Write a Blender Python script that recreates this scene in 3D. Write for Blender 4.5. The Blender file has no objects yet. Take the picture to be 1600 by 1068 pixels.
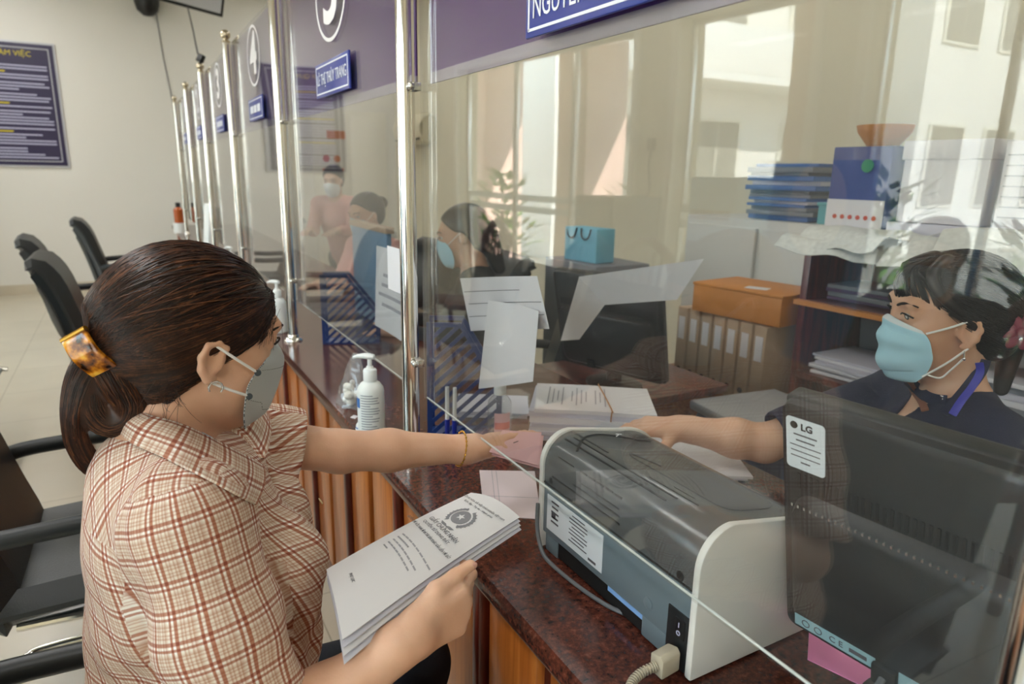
LAMP_L, LAMP_S, EXPO = 20.0, 4.0, 0.18
SKY, SUNE = 8.0, 34.0
import bpy, bmesh, math, random
import numpy as np
from mathutils import Vector, Matrix, Euler, Quaternion
random.seed(7); np.random.seed(7)
SC = bpy.context.scene
COL = SC.collection
V = Vector
PI = math.pi
# ------------------------------------------------------------------ camera model
F_PX, CX, CY = 1060.0, 800.0, 534.0
def _ray(px, py):
    return V((px-CX, -(py-CY), -F_PX)).normalized()
_yv = _ray(187, 260)
_up = -_ray(715, 4800)
_up = (_up - _yv*_up.dot(_yv)).normalized()
_xv = _yv.cross(_up)
R_CAM = Matrix((_xv, _yv, _up))            # world = R_CAM @ camera
CAM = V((0, 0, 1.40))
def wray(px, py): return R_CAM @ V(((px-CX)/F_PX, -(py-CY)/F_PX, -1))
def at(px, py, d): return CAM + wray(px, py)*d
def onz(px, py, z):
    r = wray(px, py); return CAM + r*((z-CAM.z)/r.z)
def onx(px, py, x):
    r = wray(px, py); return CAM + r*((x-CAM.x)/r.x)
def ony(px, py, y):
    r = wray(px, py); return CAM + r*((y-CAM.y)/r.y)
# ------------------------------------------------------------------ materials
MATS = {}
def newmat(name):
    m = bpy.data.materials.new(name); m.use_nodes = True
    nt = m.node_tree; nt.nodes.clear()
    out = nt.nodes.new('ShaderNodeOutputMaterial')
    b = nt.nodes.new('ShaderNodeBsdfPrincipled')
    nt.links.new(b.outputs[0], out.inputs[0])
    MATS[name] = m
    return m, nt, b, out
def srgb(h):
    if isinstance(h, str):
        h = h.lstrip('#'); h = tuple(int(h[i:i+2], 16)/255 for i in (0, 2, 4))
    return tuple((c/12.92 if c <= 0.04045 else ((c+0.055)/1.055)**2.4) for c in h) + (1.0,)
def mat(name, col, rough=0.5, metal=0.0, var=0.0, scale=20.0, bump=0.0, bscale=None, spec=None, coat=0.0, sss=0.0, alpha=1.0, emis=0.0):
    """plain procedural surface with a little noise in its colour and relief"""
    if name in MATS: return MATS[name]
    m, nt, b, out = newmat(name)
    c = srgb(col) if isinstance(col, str) else tuple(col) + ((1.0,) if len(col) == 3 else ())
    b.inputs['Base Color'].default_value = c
    b.inputs['Roughness'].default_value = rough
    b.inputs['Metallic'].default_value = metal
    if spec is not None: b.inputs['Specular IOR Level'].default_value = spec
    if coat: b.inputs['Coat Weight'].default_value = coat; b.inputs['Coat Roughness'].default_value = 0.08
    if sss:
        b.inputs['Subsurface Weight'].default_value = sss
        b.inputs['Subsurface Radius'].default_value = (1.0, 0.35, 0.2)
        b.inputs['Subsurface Scale'].default_value = 0.008
    if alpha < 1: b.inputs['Alpha'].default_value = alpha
    if emis:
        b.inputs['Emission Color'].default_value = c; b.inputs['Emission Strength'].default_value = emis
    if var or bump:
        tc = nt.nodes.new('ShaderNodeTexCoord')
        n = nt.nodes.new('ShaderNodeTexNoise'); n.inputs['Scale'].default_value = scale; n.inputs['Detail'].default_value = 5
        nt.links.new(tc.outputs['Object'], n.inputs['Vector'])
        if var:
            r = nt.nodes.new('ShaderNodeValToRGB')
            r.color_ramp.elements[0].position = 0.3; r.color_ramp.elements[1].position = 0.7
            r.color_ramp.elements[0].color = tuple(x*(1-var) for x in c[:3])+(1,)
            r.color_ramp.elements[1].color = tuple(min(1, x*(1+var)) for x in c[:3])+(1,)
            nt.links.new(n.outputs['Fac'], r.inputs['Fac']); nt.links.new(r.outputs['Color'], b.inputs['Base Color'])
        if bump:
            n2 = nt.nodes.new('ShaderNodeTexNoise'); n2.inputs['Scale'].default_value = bscale or scale; n2.inputs['Detail'].default_value = 4
            nt.links.new(tc.outputs['Object'], n2.inputs['Vector'])
            bp = nt.nodes.new('ShaderNodeBump'); bp.inputs['Strength'].default_value = bump; bp.inputs['Distance'].default_value = 0.01
            nt.links.new(n2.outputs['Fac'], bp.inputs['Height']); nt.links.new(bp.outputs['Normal'], b.inputs['Normal'])
    return m
def N(nt, t, **kw):
    n = nt.nodes.new(t)
    for k, v in kw.items():
        if k.startswith('i_'):
            key = k[2:]; key = int(key) if key.isdigit() else key.replace('_', ' ')
            n.inputs[key].default_value = v
        else: setattr(n, k, v)
    return n
def ramp(nt, stops):
    r = nt.nodes.new('ShaderNodeValToRGB'); e = r.color_ramp.elements
    while len(e) < len(stops): e.new(0.5)
    for i, (p, c) in enumerate(stops):
        e[i].position = p; e[i].color = srgb(c) if isinstance(c, str) else c
    return r
def m_granite():
    m, nt, b, out = newmat('granite'); L = nt.links.new
    tc = N(nt, 'ShaderNodeTexCoord')
    n1 = N(nt, 'ShaderNodeTexNoise', i_Scale=100.0, i_Detail=8.0, i_Roughness=0.7)
    n2 = N(nt, 'ShaderNodeTexVoronoi', i_Scale=120.0)
    n3 = N(nt, 'ShaderNodeTexNoise', i_Scale=9.0, i_Detail=3.0)
    for n in (n1, n2, n3): L(tc.outputs['Object'], n.inputs['Vector'])
    r1 = ramp(nt, [(0.32, '#241a18'), (0.46, '#4d2a22'), (0.57, '#68382b'), (0.72, '#8a5c4b')])
    L(n1.outputs['Fac'], r1.inputs['Fac'])
    r2 = ramp(nt, [(0.0, (0.25, 0.22, 0.22, 1)), (0.32, (1, 1, 1, 1))]); L(n2.outputs['Distance'], r2.inputs['Fac'])
    r3 = ramp(nt, [(0.35, (0.75, 0.75, 0.78, 1)), (0.65, (1.05, 1, 0.95, 1))]); L(n3.outputs['Fac'], r3.inputs['Fac'])
    x = N(nt, 'ShaderNodeMixRGB', blend_type='MULTIPLY'); x.inputs[0].default_value = 0.7
    L(r1.outputs['Color'], x.inputs[1]); L(r2.outputs['Color'], x.inputs[2])
    y = N(nt, 'ShaderNodeMixRGB', blend_type='MULTIPLY'); y.inputs[0].default_value = 1
    L(x.outputs[0], y.inputs[1]); L(r3.outputs['Color'], y.inputs[2])
    L(y.outputs[0], b.inputs['Base Color']); b.inputs['Roughness'].default_value = 0.16
m_granite()
def m_wood(name, c0, c1, c2, scale=(3, 3, 1), rough=0.28, coat=0.3):
    m, nt, b, out = newmat(name); L = nt.links.new
    tc = N(nt, 'ShaderNodeTexCoord'); mp = N(nt, 'ShaderNodeMapping'); mp.inputs['Scale'].default_value = scale
    L(tc.outputs['Object'], mp.inputs['Vector'])
    n = N(nt, 'ShaderNodeTexNoise', i_Scale=9.0, i_Detail=8.0, i_Distortion=1.2); L(mp.outputs[0], n.inputs['Vector'])
    r = ramp(nt, [(0.3, c0), (0.5, c1), (0.72, c2)]); L(n.outputs['Fac'], r.inputs['Fac'])
    L(r.outputs['Color'], b.inputs['Base Color']); b.inputs['Roughness'].default_value = rough
    b.inputs['Coat Weight'].default_value = coat; b.inputs['Coat Roughness'].default_value = 0.15
m_wood('counter_wood', '#a0561f', '#b4662a', '#c47838', (5, 5, 0.30))
m_wood('red_wood', '#3a120c', '#5b1d12', '#7a2c1b', (4, 4, 0.5))
m_wood('shelf_wood', '#6f3b20', '#92552f', '#ab6d42', (1, 4, 4), 0.4, 0.1)
def m_floor():
    m, nt, b, out = newmat('floor_tiles'); L = nt.links.new
    tc = N(nt, 'ShaderNodeTexCoord'); mp = N(nt, 'ShaderNodeMapping'); mp.inputs['Location'].default_value = (0.18, 0.32, 0)
    L(tc.outputs['Object'], mp.inputs['Vector'])
    br = N(nt, 'ShaderNodeTexBrick', offset=0.0, squash=1.0)
    br.inputs['Scale'].default_value = 1.0; br.inputs['Mortar Size'].default_value = 0.0025
    br.inputs['Brick Width'].default_value = 0.6; br.inputs['Row Height'].default_value = 0.6
    br.inputs['Color1'].default_value = srgb('#cfc6b2'); br.inputs['Color2'].default_value = srgb('#cac0ab'); br.inputs['Mortar'].default_value = srgb('#a79d88')
    L(mp.outputs[0], br.inputs['Vector'])
    n = N(nt, 'ShaderNodeTexNoise', i_Scale=3.0, i_Detail=6.0); L(tc.outputs['Object'], n.inputs['Vector'])
    r = ramp(nt, [(0.3, (0.9, 0.9, 0.9, 1)), (0.7, (1, 1, 1, 1))]); L(n.outputs['Fac'], r.inputs['Fac'])
    x = N(nt, 'ShaderNodeMixRGB', blend_type='MULTIPLY'); x.inputs[0].default_value = 1
    L(br.outputs['Color'], x.inputs[1]); L(r.outputs['Color'], x.inputs[2]); L(x.outputs[0], b.inputs['Base Color'])
    b.inputs['Roughness'].default_value = 0.30
m_floor()
def m_clear(name, tint=(1, 1, 1), ior=1.5, gain=1.0, haze=0.0, hazecol=(0.8, 0.8, 0.8), rough=0.0):
    """thin clear sheet: fresnel mix of see-through and mirror, with a trace of surface dust"""
    m = bpy.data.materials.new(name); m.use_nodes = True; nt = m.node_tree; nt.nodes.clear(); L = nt.links.new
    out = N(nt, 'ShaderNodeOutputMaterial')
    g = N(nt, 'ShaderNodeNewGeometry')
    mr = N(nt, 'ShaderNodeMapRange'); mr.inputs['To Min'].default_value = ior; mr.inputs['To Max'].default_value = 1/ior
    L(g.outputs['Backfacing'], mr.inputs['Value'])
    fr = N(nt, 'ShaderNodeFresnel'); L(mr.outputs[0], fr.inputs['IOR'])
    mu = N(nt, 'ShaderNodeMath', operation='MULTIPLY', use_clamp=True); mu.inputs[1].default_value = gain; L(fr.outputs[0], mu.inputs[0])
    t = N(nt, 'ShaderNodeBsdfTransparent'); t.inputs[0].default_value = tuple(tint)+(1,)
    s = N(nt, 'ShaderNodeBsdfGlossy'); s.inputs['Roughness'].default_value = rough
    mx = N(nt, 'ShaderNodeMixShader'); L(mu.outputs[0], mx.inputs[0]); L(t.outputs[0], mx.inputs[1]); L(s.outputs[0], mx.inputs[2])
    last = mx
    if haze:
        d = N(nt, 'ShaderNodeBsdfDiffuse'); d.inputs[0].default_value = tuple(hazecol)+(1,)
        m2 = N(nt, 'ShaderNodeMixShader'); m2.inputs[0].default_value = haze
        L(mx.outputs[0], m2.inputs[1]); L(d.outputs[0], m2.inputs[2]); last = m2
    L(last.outputs[0], out.inputs[0]); MATS[name] = m
    return m
m_clear('acrylic', (0.985, 0.99, 0.985), 1.5, 1.2, 0.010)
m_clear('window_glass', (0.97, 0.985, 0.975), 1.45)
m_clear('frosted', (0.75, 0.8, 0.8), 1.45, 1.0, 0.55, (0.72, 0.8, 0.8))
m_clear('clear_bag', (0.97, 0.97, 0.97), 1.5, 1.6, 0.10, (0.9, 0.9, 0.9), 0.08)
m_clear('clear_plastic', (0.93, 0.95, 0.95), 1.45, 1.2, 0.06, (0.9, 0.9, 0.9), 0.05)
mat('chrome', (0.82, 0.80, 0.77), 0.09, 1.0)
mat('steel', (0.62, 0.62, 0.60), 0.22, 1.0)
mat('brass_ball', (0.62, 0.55, 0.42), 0.18, 1.0)
mat('lilac_rail', '#a39aa6', 0.25)
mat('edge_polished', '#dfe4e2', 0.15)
mat('wall_paint', '#d6cfb8', 0.55, var=0.015, scale=1.5)
mat('wall_far', '#e3e1da', 0.5, var=0.015, scale=1.2)
mat('ceiling_paint', '#e6e3d8', 0.7)
mat('purple_vinyl', '#4d2670', 0.32)
mat('white_vinyl', '#f2f0f2', 0.4)
mat('blue_plate', '#2b3a92', 0.3)
mat('plate_white', '#e8ebf4', 0.4)
mat('white_plastic', '#eceeec', 0.3)
mat('black_plastic', '#17181a', 0.38, bump=0.08, bscale=900)
mat('dark_plastic', '#1d2022', 0.42)
mat('paper', '#dcdadd', 0.6, var=0.01, scale=8)
mat('paper_edge', '#cbcad6', 0.7)
mat('ink', '#55545a', 0.7)
mat('faint_ink', '#a09fa6', 0.7)
mat('yellow_ink', '#d8c32a', 0.6)
mat('white_ink', '#b9b9d6', 0.6)
# ------------------------------------------------------------------ mesh building
def frame_of(d, upv=V((0, 0, 1))):
    d = d.normalized()
    if abs(d.dot(upv)) > 0.98: upv = V((1, 0, 0))
    s = upv.cross(d).normalized(); u = d.cross(s)
    return s, u, d
class MB:
    def __init__(s): s.v = []; s.f = []; s.uv = None
    def add(s, vs, fs):
        o = len(s.v); s.v += [tuple(p) for p in vs]; s.f += [tuple(i+o for i in f) for f in fs]; return s
    def box(s, c, d, rot=None):
        x, y, z = d[0]/2, d[1]/2, d[2]/2
        p = [V((a*x, b*y, e*z)) for a in (-1, 1) for b in (-1, 1) for e in (-1, 1)]
        if rot is not None:
            if not isinstance(rot, Matrix): rot = Euler(rot).to_matrix()
            p = [rot @ q for q in p]
        c = V(c); return s.add([c+q for q in p], [(0, 1, 3, 2), (4, 6, 7, 5), (0, 4, 5, 1), (2, 3, 7, 6), (0, 2, 6, 4), (1, 5, 7, 3)])
    def span(s, a, b):
        a, b = V(a), V(b); return s.box((a+b)/2, [abs(b[i]-a[i]) for i in range(3)])
    def rings(s, rings, cap=True, close=True):
        n = len(rings[0]); o = len(s.v)
        for r in rings: s.v += [tuple(p) for p in r]
        for i in range(len(rings)-1):
            for j in range(n if close else n-1):
                k = (j+1) % n
                s.f.append((o+i*n+j, o+i*n+k, o+(i+1)*n+k, o+(i+1)*n+j))
        if cap and close:
            s.f.append(tuple(o+j for j in range(n))[::-1]); s.f.append(tuple(o+(len(rings)-1)*n+j for j in range(n)))
        return s
    def cyl(s, a, b, r, r2=None, n=20):
        return s.tube([a, b], [r, r if r2 is None else r2], n)
    def tube(s, pts, r, n=12, cap=True, flat=1.0, upv=V((0, 0, 1))):
        pts = [V(p) for p in pts]
        if not hasattr(r, '__len__'): r = [r]*len(pts)
        rg = []; prev = None
        for i, p in enumerate(pts):
            d = (pts[min(i+1, len(pts)-1)]-pts[max(i-1, 0)])
            if d.length < 1e-9: d = V((0, 0, 1))
            d.normalize()
            if prev is None: a, b, _ = frame_of(d, upv)
            else:
                a = (prev - d*prev.dot(d)); a.normalize(); b = d.cross(a)
            prev = a
            rg.append([p + a*(math.cos(2*PI*j/n)*r[i]) + b*(math.sin(2*PI*j/n)*r[i]*flat) for j in range(n)])
        return s.rings(rg, cap)
    def lathe(s, prof, c=(0, 0, 0), n=32, axis=None, sx=1.0, sy=1.0):
        c = V(c)
        if axis is None: a, b, d = V((1, 0, 0)), V((0, 1, 0)), V((0, 0, 1))
        else: a, b, d = frame_of(V(axis))
        return s.rings([[c + a*(math.cos(2*PI*j/n)*r*sx) + b*(math.sin(2*PI*j/n)*r*sy) + d*z for j in range(n)] for r, z in prof], True)
    def prism(s, poly, ext):
        """poly: list of 3-D points, ext: vector"""
        poly = [V(p) for p in poly]; e = V(ext); return s.rings([poly, [p+e for p in poly]])
    def grid(s, P, thick=0.0):
        """P[i][j] points -> sheet (with a back face when thick)"""
        h, w = len(P), len(P[0]); o = len(s.v)
        for r in P: s.v += [tuple(p) for p in r]
        for i in range(h-1):
            for j in range(w-1):
                a = o+i*w+j; s.f.append((a, a+1, a+w+1, a+w))
        if thick:
            nor = []
            for i in range(h):
                for j in range(w):
                    du = V(P[i][min(j+1, w-1)])-V(P[i][max(j-1, 0)]); dv = V(P[min(i+1, h-1)][j])-V(P[max(i-1, 0)][j])
                    q = du.cross(dv); nor.append(q.normalized() if q.length > 1e-12 else V((0, 0, 1)))
            o2 = len(s.v)
            s.v += [tuple(V(P[i][j])-nor[i*w+j]*thick) for i in range(h) for j in range(w)]
            for i in range(h-1):
                for j in range(w-1):
                    a = o2+i*w+j; s.f.append((a, a+w, a+w+1, a+1))
            bd = [(0, j) for j in range(w)]+[(i, w-1) for i in range(1, h)]+[(h-1, j) for j in range(w-2, -1, -1)]+[(i, 0) for i in range(h-2, 0, -1)]
            for k in range(len(bd)):
                a = bd[k][0]*w+bd[k][1]; b = bd[(k+1) % len(bd)]; b = b[0]*w+b[1]
                s.f.append((o+b, o+a, o2+a, o2+b))
        return s
    def ball(s, c, r, n=20, m=12, sc=(1, 1, 1), rot=None):
        rg = []
        c = V(c)
        for i in range(1, m):
            t = PI*i/m
            ring = []
            for j in range(n):
                q = V((math.sin(t)*math.cos(2*PI*j/n)*sc[0], math.sin(t)*math.sin(2*PI*j/n)*sc[1], -math.cos(t)*sc[2]))*r
                ring.append(c + (rot @ q if rot is not None else q))
            rg.append(ring)
        return s.rings(rg)
    def xf(s, M, start=0):
        s.v[start:] = [tuple(M @ V(p)) for p in s.v[start:]]; return s
    def build(s, name, m, parent=None, bevel=0.0, seg=2, ang=35, loc=None, weld=False, recalc=True):
        me = bpy.data.meshes.new(name); me.from_pydata(s.v, [], s.f)
        bm = bmesh.new(); bm.from_mesh(me)
        if weld: bmesh.ops.remove_doubles(bm, verts=bm.verts, dist=1e-5)
        if recalc: bmesh.ops.recalc_face_normals(bm, faces=bm.faces)
        if bevel:
            es = [e for e in bm.edges if len(e.link_faces) == 2 and e.calc_face_angle(0) > math.radians(40)]
            bmesh.ops.bevel(bm, geom=es, offset=bevel, segments=seg, profile=0.5, affect='EDGES', clamp_overlap=True)
        for f in bm.faces: f.smooth = True
        for e in bm.edges:
            e.smooth = not (len(e.link_faces) == 2 and e.calc_face_angle(0) > math.radians(ang))
        bm.to_mesh(me); bm.free()
        return link(name, me, m, parent, loc)
def link(name, data, m, parent=None, loc=None):
    o = bpy.data.objects.new(name, data); COL.objects.link(o)
    if m is not None: data.materials.append(MATS[m] if isinstance(m, str) else m)
    if loc is not None: o.location = loc
    if parent is not None: setpar(o, parent)
    return o
def setpar(o, p):
    """parent while keeping world placement (parents carry plain transforms)"""
    o.parent = p; o.matrix_parent_inverse = wm(p).inverted()
def wm(p):
    M = p.matrix_basis.copy()
    if p.parent is not None: M = wm(p.parent) @ p.matrix_parent_inverse @ M
    return M
def empty(name, loc=(0, 0, 0), rotz=0.0):
    o = bpy.data.objects.new(name, None); COL.objects.link(o); o.location = loc; o.rotation_euler = (0, 0, rotz); o.empty_display_size = 0.05
    return o
def tag(o, label=None, cat=None, group=None, kind=None):
    if label: o['label'] = label
    if cat: o['category'] = cat
    if group: o['group'] = group
    if kind: o['kind'] = kind
    return o
def struct(mb, name, m, bevel=0.0, parent=None):
    o = mb.build(name, m, parent, bevel)
    if parent is None: o['kind'] = 'structure'
    return o
def copy_tree(o, parent=None):
    c = o.copy(); COL.objects.link(c)
    for k in ('label', 'category', 'group'):
        pass
    if parent is not None:
        c.parent = parent; c.matrix_parent_inverse = o.matrix_parent_inverse.copy()
    for ch in list(o.children): copy_tree(ch, c)
    return c
def text(name, body, size, m, M, parent, align='CENTER', extrude=0.0004, sx=1.0):
    """raised lettering; M: 4x4 with x = reading direction, z = out of the surface"""
    cu = bpy.data.curves.new(name, 'FONT'); cu.body = body; cu.size = size; cu.align_x = align; cu.align_y = 'CENTER'
    cu.extrude = extrude; cu.resolution_u = 3
    o = bpy.data.objects.new(name, cu); COL.objects.link(o); cu.materials.append(MATS[m])
    o.matrix_basis = M @ Matrix.Diagonal((sx, 1, 1, 1))
    if parent is not None: setpar(o, parent)
    return o
def basis(o, x, z):
    """4x4 with origin o, x axis x, z axis z"""
    x = V(x).normalized(); z = V(z); z = (z - x*z.dot(x)).normalized(); y = z.cross(x)
    M = Matrix((x, y, z)).transposed().to_4x4(); M.translation = V(o); return M
def bez(ps, n=16):
    """Catmull-Rom through points"""
    ps = [V(p) for p in ps]; out = []
    for i in range(len(ps)-1):
        p0 = ps[max(i-1, 0)]; p1 = ps[i]; p2 = ps[i+1]; p3 = ps[min(i+2, len(ps)-1)]
        for k in range(n):
            t = k/n
            out.append(0.5*((2*p1)+(p2-p0)*t+(2*p0-5*p1+4*p2-p3)*t*t+(3*p1-p0-3*p2+p3)*t**3))
    out.append(ps[-1]); return out
# ------------------------------------------------------------------ setting
GX = 0.539                                   # plane of the clear screens
CZ = 0.76                                    # top of the granite counter
YB = 9.15                                    # far wall
XW = -2.6                                    # lobby window wall
XS = 3.3                                     # wall behind the staff
ZC = 3.45
Y0 = -3.2
struct(MB().span((XW-0.2, Y0-0.2, -0.1), (XS+0.2, YB+0.2, 0)), 'floor', 'floor_tiles')
struct(MB().span((XW-0.2, Y0-0.2, ZC), (XS+0.2, YB+0.2, ZC+0.15)), 'ceiling', 'ceiling_paint')
struct(MB().span((XW-0.2, YB, 0), (XS+0.2, YB+0.2, ZC)), 'wall_far', 'wall_far')
struct(MB().span((XS, Y0, 0), (XS+0.2, YB, ZC)), 'wall_staff', 'wall_paint')
struct(MB().span((XW-0.2, Y0-0.2, 0), (XS+0.2, Y0, ZC)), 'wall_near', 'wall_paint')
# window wall of the lobby: openings seen mirrored in the screens
OPEN = [(-2.7, -1.1, 0.0, 2.5), (-0.7, 1.05, 0.0, 2.5), (1.35, 2.75, 0.0, 2.5), (3.12, 4.22, 0.0, 2.5), (4.68, 7.25, 0.0, 2.5)]
w = MB(); prev = Y0
for (a, b, z0, z1) in OPEN:
    w.span((XW-0.2, prev, 0), (XW, a, ZC)); w.span((XW-0.2, a, z1), (XW, b, ZC)); prev = b
w.span((XW-0.2, prev, 0), (XW, YB, ZC))
struct(w, 'wall_lobby', 'wall_paint')
mat('trim_white', '#e8e4d6', 0.4)
tr = MB()
for (a, b, z0, z1) in OPEN:
    tr.span((XW-0.02, a-0.07, 0), (XW+0.03, a, z1+0.07)); tr.span((XW-0.02, b, 0), (XW+0.03, b+0.07, z1+0.07)); tr.span((XW-0.02, a, z1), (XW+0.03, b, z1+0.07))
struct(tr, 'trim_1', 'trim_white', 0.008)
k = 0
for (a, b, z0, z1) in OPEN:
    k += 1
    e = empty('window_%d' % k, (XW-0.1, (a+b)/2, 0)); e['kind'] = 'structure'
    n = max(1, round((b-a)/0.8)); fr = MB()
    for i in range(n+1):
        y = a+(b-a)*i/n; fr.span((XW-0.125, y-0.02, 0), (XW-0.085, y+0.02, z1))
    fr.span((XW-0.125, a, z1-0.04), (XW-0.085, b, z1)); fr.span((XW-0.125, a, 0), (XW-0.085, b, 0.05))
    fr.build('window_frame', 'steel', e, 0.004)
    for i in range(n):
        y0, y1 = a+(b-a)*i/n+0.02, a+(b-a)*(i+1)/n-0.02
        MB().span((XW-0.108, y0, 0.05), (XW-0.102, y1, z1-0.04)).build('pane', 'window_glass', e)
        if k >= 4:
            st = MB()
            for z in (1.06, 1.17): st.span((XW-0.1015, y0, z), (XW-0.0995, y1, z+0.06))
            st.build('frosted_strip', 'frosted', e)
struct(MB().span((-2.6, YB-0.012, 0), (0.45, YB, 0.11)), 'baseboard_far', 'floor_tiles')
# ------------------------------------------------------------------ counter
cab = empty('counter_cabinet', (0.5, 3, 0))
tag(cab, 'long orange wood counter front with dark upright battens under the granite top', 'counter')
CY0, CY1 = -0.6, 8.75
MB().span((0.515, CY0, 0.0), (0.80, CY1, 0.72)).build('cabinet_body', 'red_wood', cab, 0.003)
ys = [0.10+0.435*i for i in range(-1, 20)]
fp = MB(); bt = MB(); gr = MB()
for i, y in enumerate(ys):
    if y > CY1-0.3: break
    fp = MB().span((0.497, y+0.030, 0.09), (0.516, y+0.205, 0.695)); fp.build('front_board', 'counter_wood', cab, 0.004)
    fp = MB().span((0.497, y+0.245, 0.09), (0.516, y+0.408, 0.695)); fp.build('front_board', 'counter_wood', cab, 0.004)
    MB().span((0.484, y-0.012, 0.0), (0.516, y+0.016, 0.70)).build('batten', 'red_wood', cab, 0.005)
MB().span((0.500, CY0, 0.0), (0.516, CY1, 0.085)).build('plinth', 'red_wood', cab, 0.003)
MB().span((0.80, CY0, 0.64), (1.16, CY1, 0.722)).build('apron', 'red_wood', cab, 0.003)
gt = MB()
prof = [(0.453, 0.725), (0.450, 0.733), (0.450, 0.750), (0.456, 0.760), (1.20, 0.760), (1.20, 0.722), (0.465, 0.722)]
gt.prism([(x, CY0, z) for x, z in prof], (0, CY1-CY0, 0))
tag(gt.build('granite_worktop', 'granite', None), 'polished red brown speckled granite worktop running under the clear screens', 'worktop')
# ------------------------------------------------------------------ posts, screens, signs
PY = [0.172, 1.37, 2.63, 3.83, 5.07, 6.25, 7.53]
POSTW = ['nearest post at the frame edge beside the black monitor', 'thick chrome post beside the white pump bottle', 'chrome post left of sign five, behind the seated woman',
         'chrome post between signs four and three', 'chrome post between signs three and two, black cable clip on top', 'chrome post between signs two and one', 'farthest chrome post at the counter end']
for i, y in enumerate(PY):
    e = empty('screen_post', (GX-0.018, y, CZ)); tag(e, 'polished '+POSTW[i]+', with ball top', 'post', 'chrome screen posts on the counter')
    x = GX-0.021
    MB().cyl((x, y, CZ), (x, y, 2.0), 0.0185, n=28).build('tube', 'chrome', e)
    MB().lathe([(0.034, 0), (0.034, 0.004), (0.030, 0.010), (0.022, 0.014), (0.020, 0.024), (0.0186, 0.026)], (x, y, CZ), 28).build('base_flange', 'chrome', e)
    MB().lathe([(0.0185, 0), (0.021, 0.003), (0.021, 0.008), (0.012, 0.013), (0.010, 0.018)], (x, y, 2.0), 24).ball((x, y, 2.037), 0.0235, 24, 14).build('ball_finial', 'brass_ball', e)
    for z in (0.995, 1.565):
        MB().cyl((x, y-0.031, z), (x, y+0.031, z), 0.006, n=14).ball((x-0.0, y-0.031, z), 0.008, 12, 8).ball((x, y+0.031, z), 0.008, 12, 8).box((x+0.012, y, z), (0.016, 0.07, 0.016)).build('glass_clip', 'steel', e, 0.001)
ZB = [0.915]*6
for i in range(6):
    y0, y1 = PY[i]+0.028, PY[i+1]-0.028
    e = empty('clear_screen', (GX, (y0+y1)/2, ZB[i]))
    lab = ['clear acrylic screen in front of the printer and the black monitor', 'clear acrylic screen under the sign numbered five', 'clear acrylic screen under the sign numbered four',
           'clear acrylic screen under the sign numbered three', 'clear acrylic screen under the sign numbered two', 'farthest clear acrylic screen at the counter end'][i]
    tag(e, lab, 'screen', 'clear counter screens')
    # the sheets are a little bowed, as hung acrylic is
    bow = 0.010 if i == 0 else 0.004
    P = []
    nz, ny = 14, 14
    for a in range(nz+1):
        t = a/nz; row = []
        for b in range(ny+1):
            u = b/ny
            row.append(V((GX+0.004+bow*(math.sin(PI*t)*0.9)*math.sin(PI*u), y0+(y1-y0)*u, ZB[i]+(2.0-ZB[i])*t)))
        P.append(row)
    g = MB().grid(P, 0.005).build('pane', 'acrylic', e, recalc=True)
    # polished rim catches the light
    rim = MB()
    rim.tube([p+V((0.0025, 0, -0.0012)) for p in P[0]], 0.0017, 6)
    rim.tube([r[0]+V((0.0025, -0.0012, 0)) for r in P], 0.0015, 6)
    rim.build('polished_edge', 'edge_polished', e)
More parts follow.
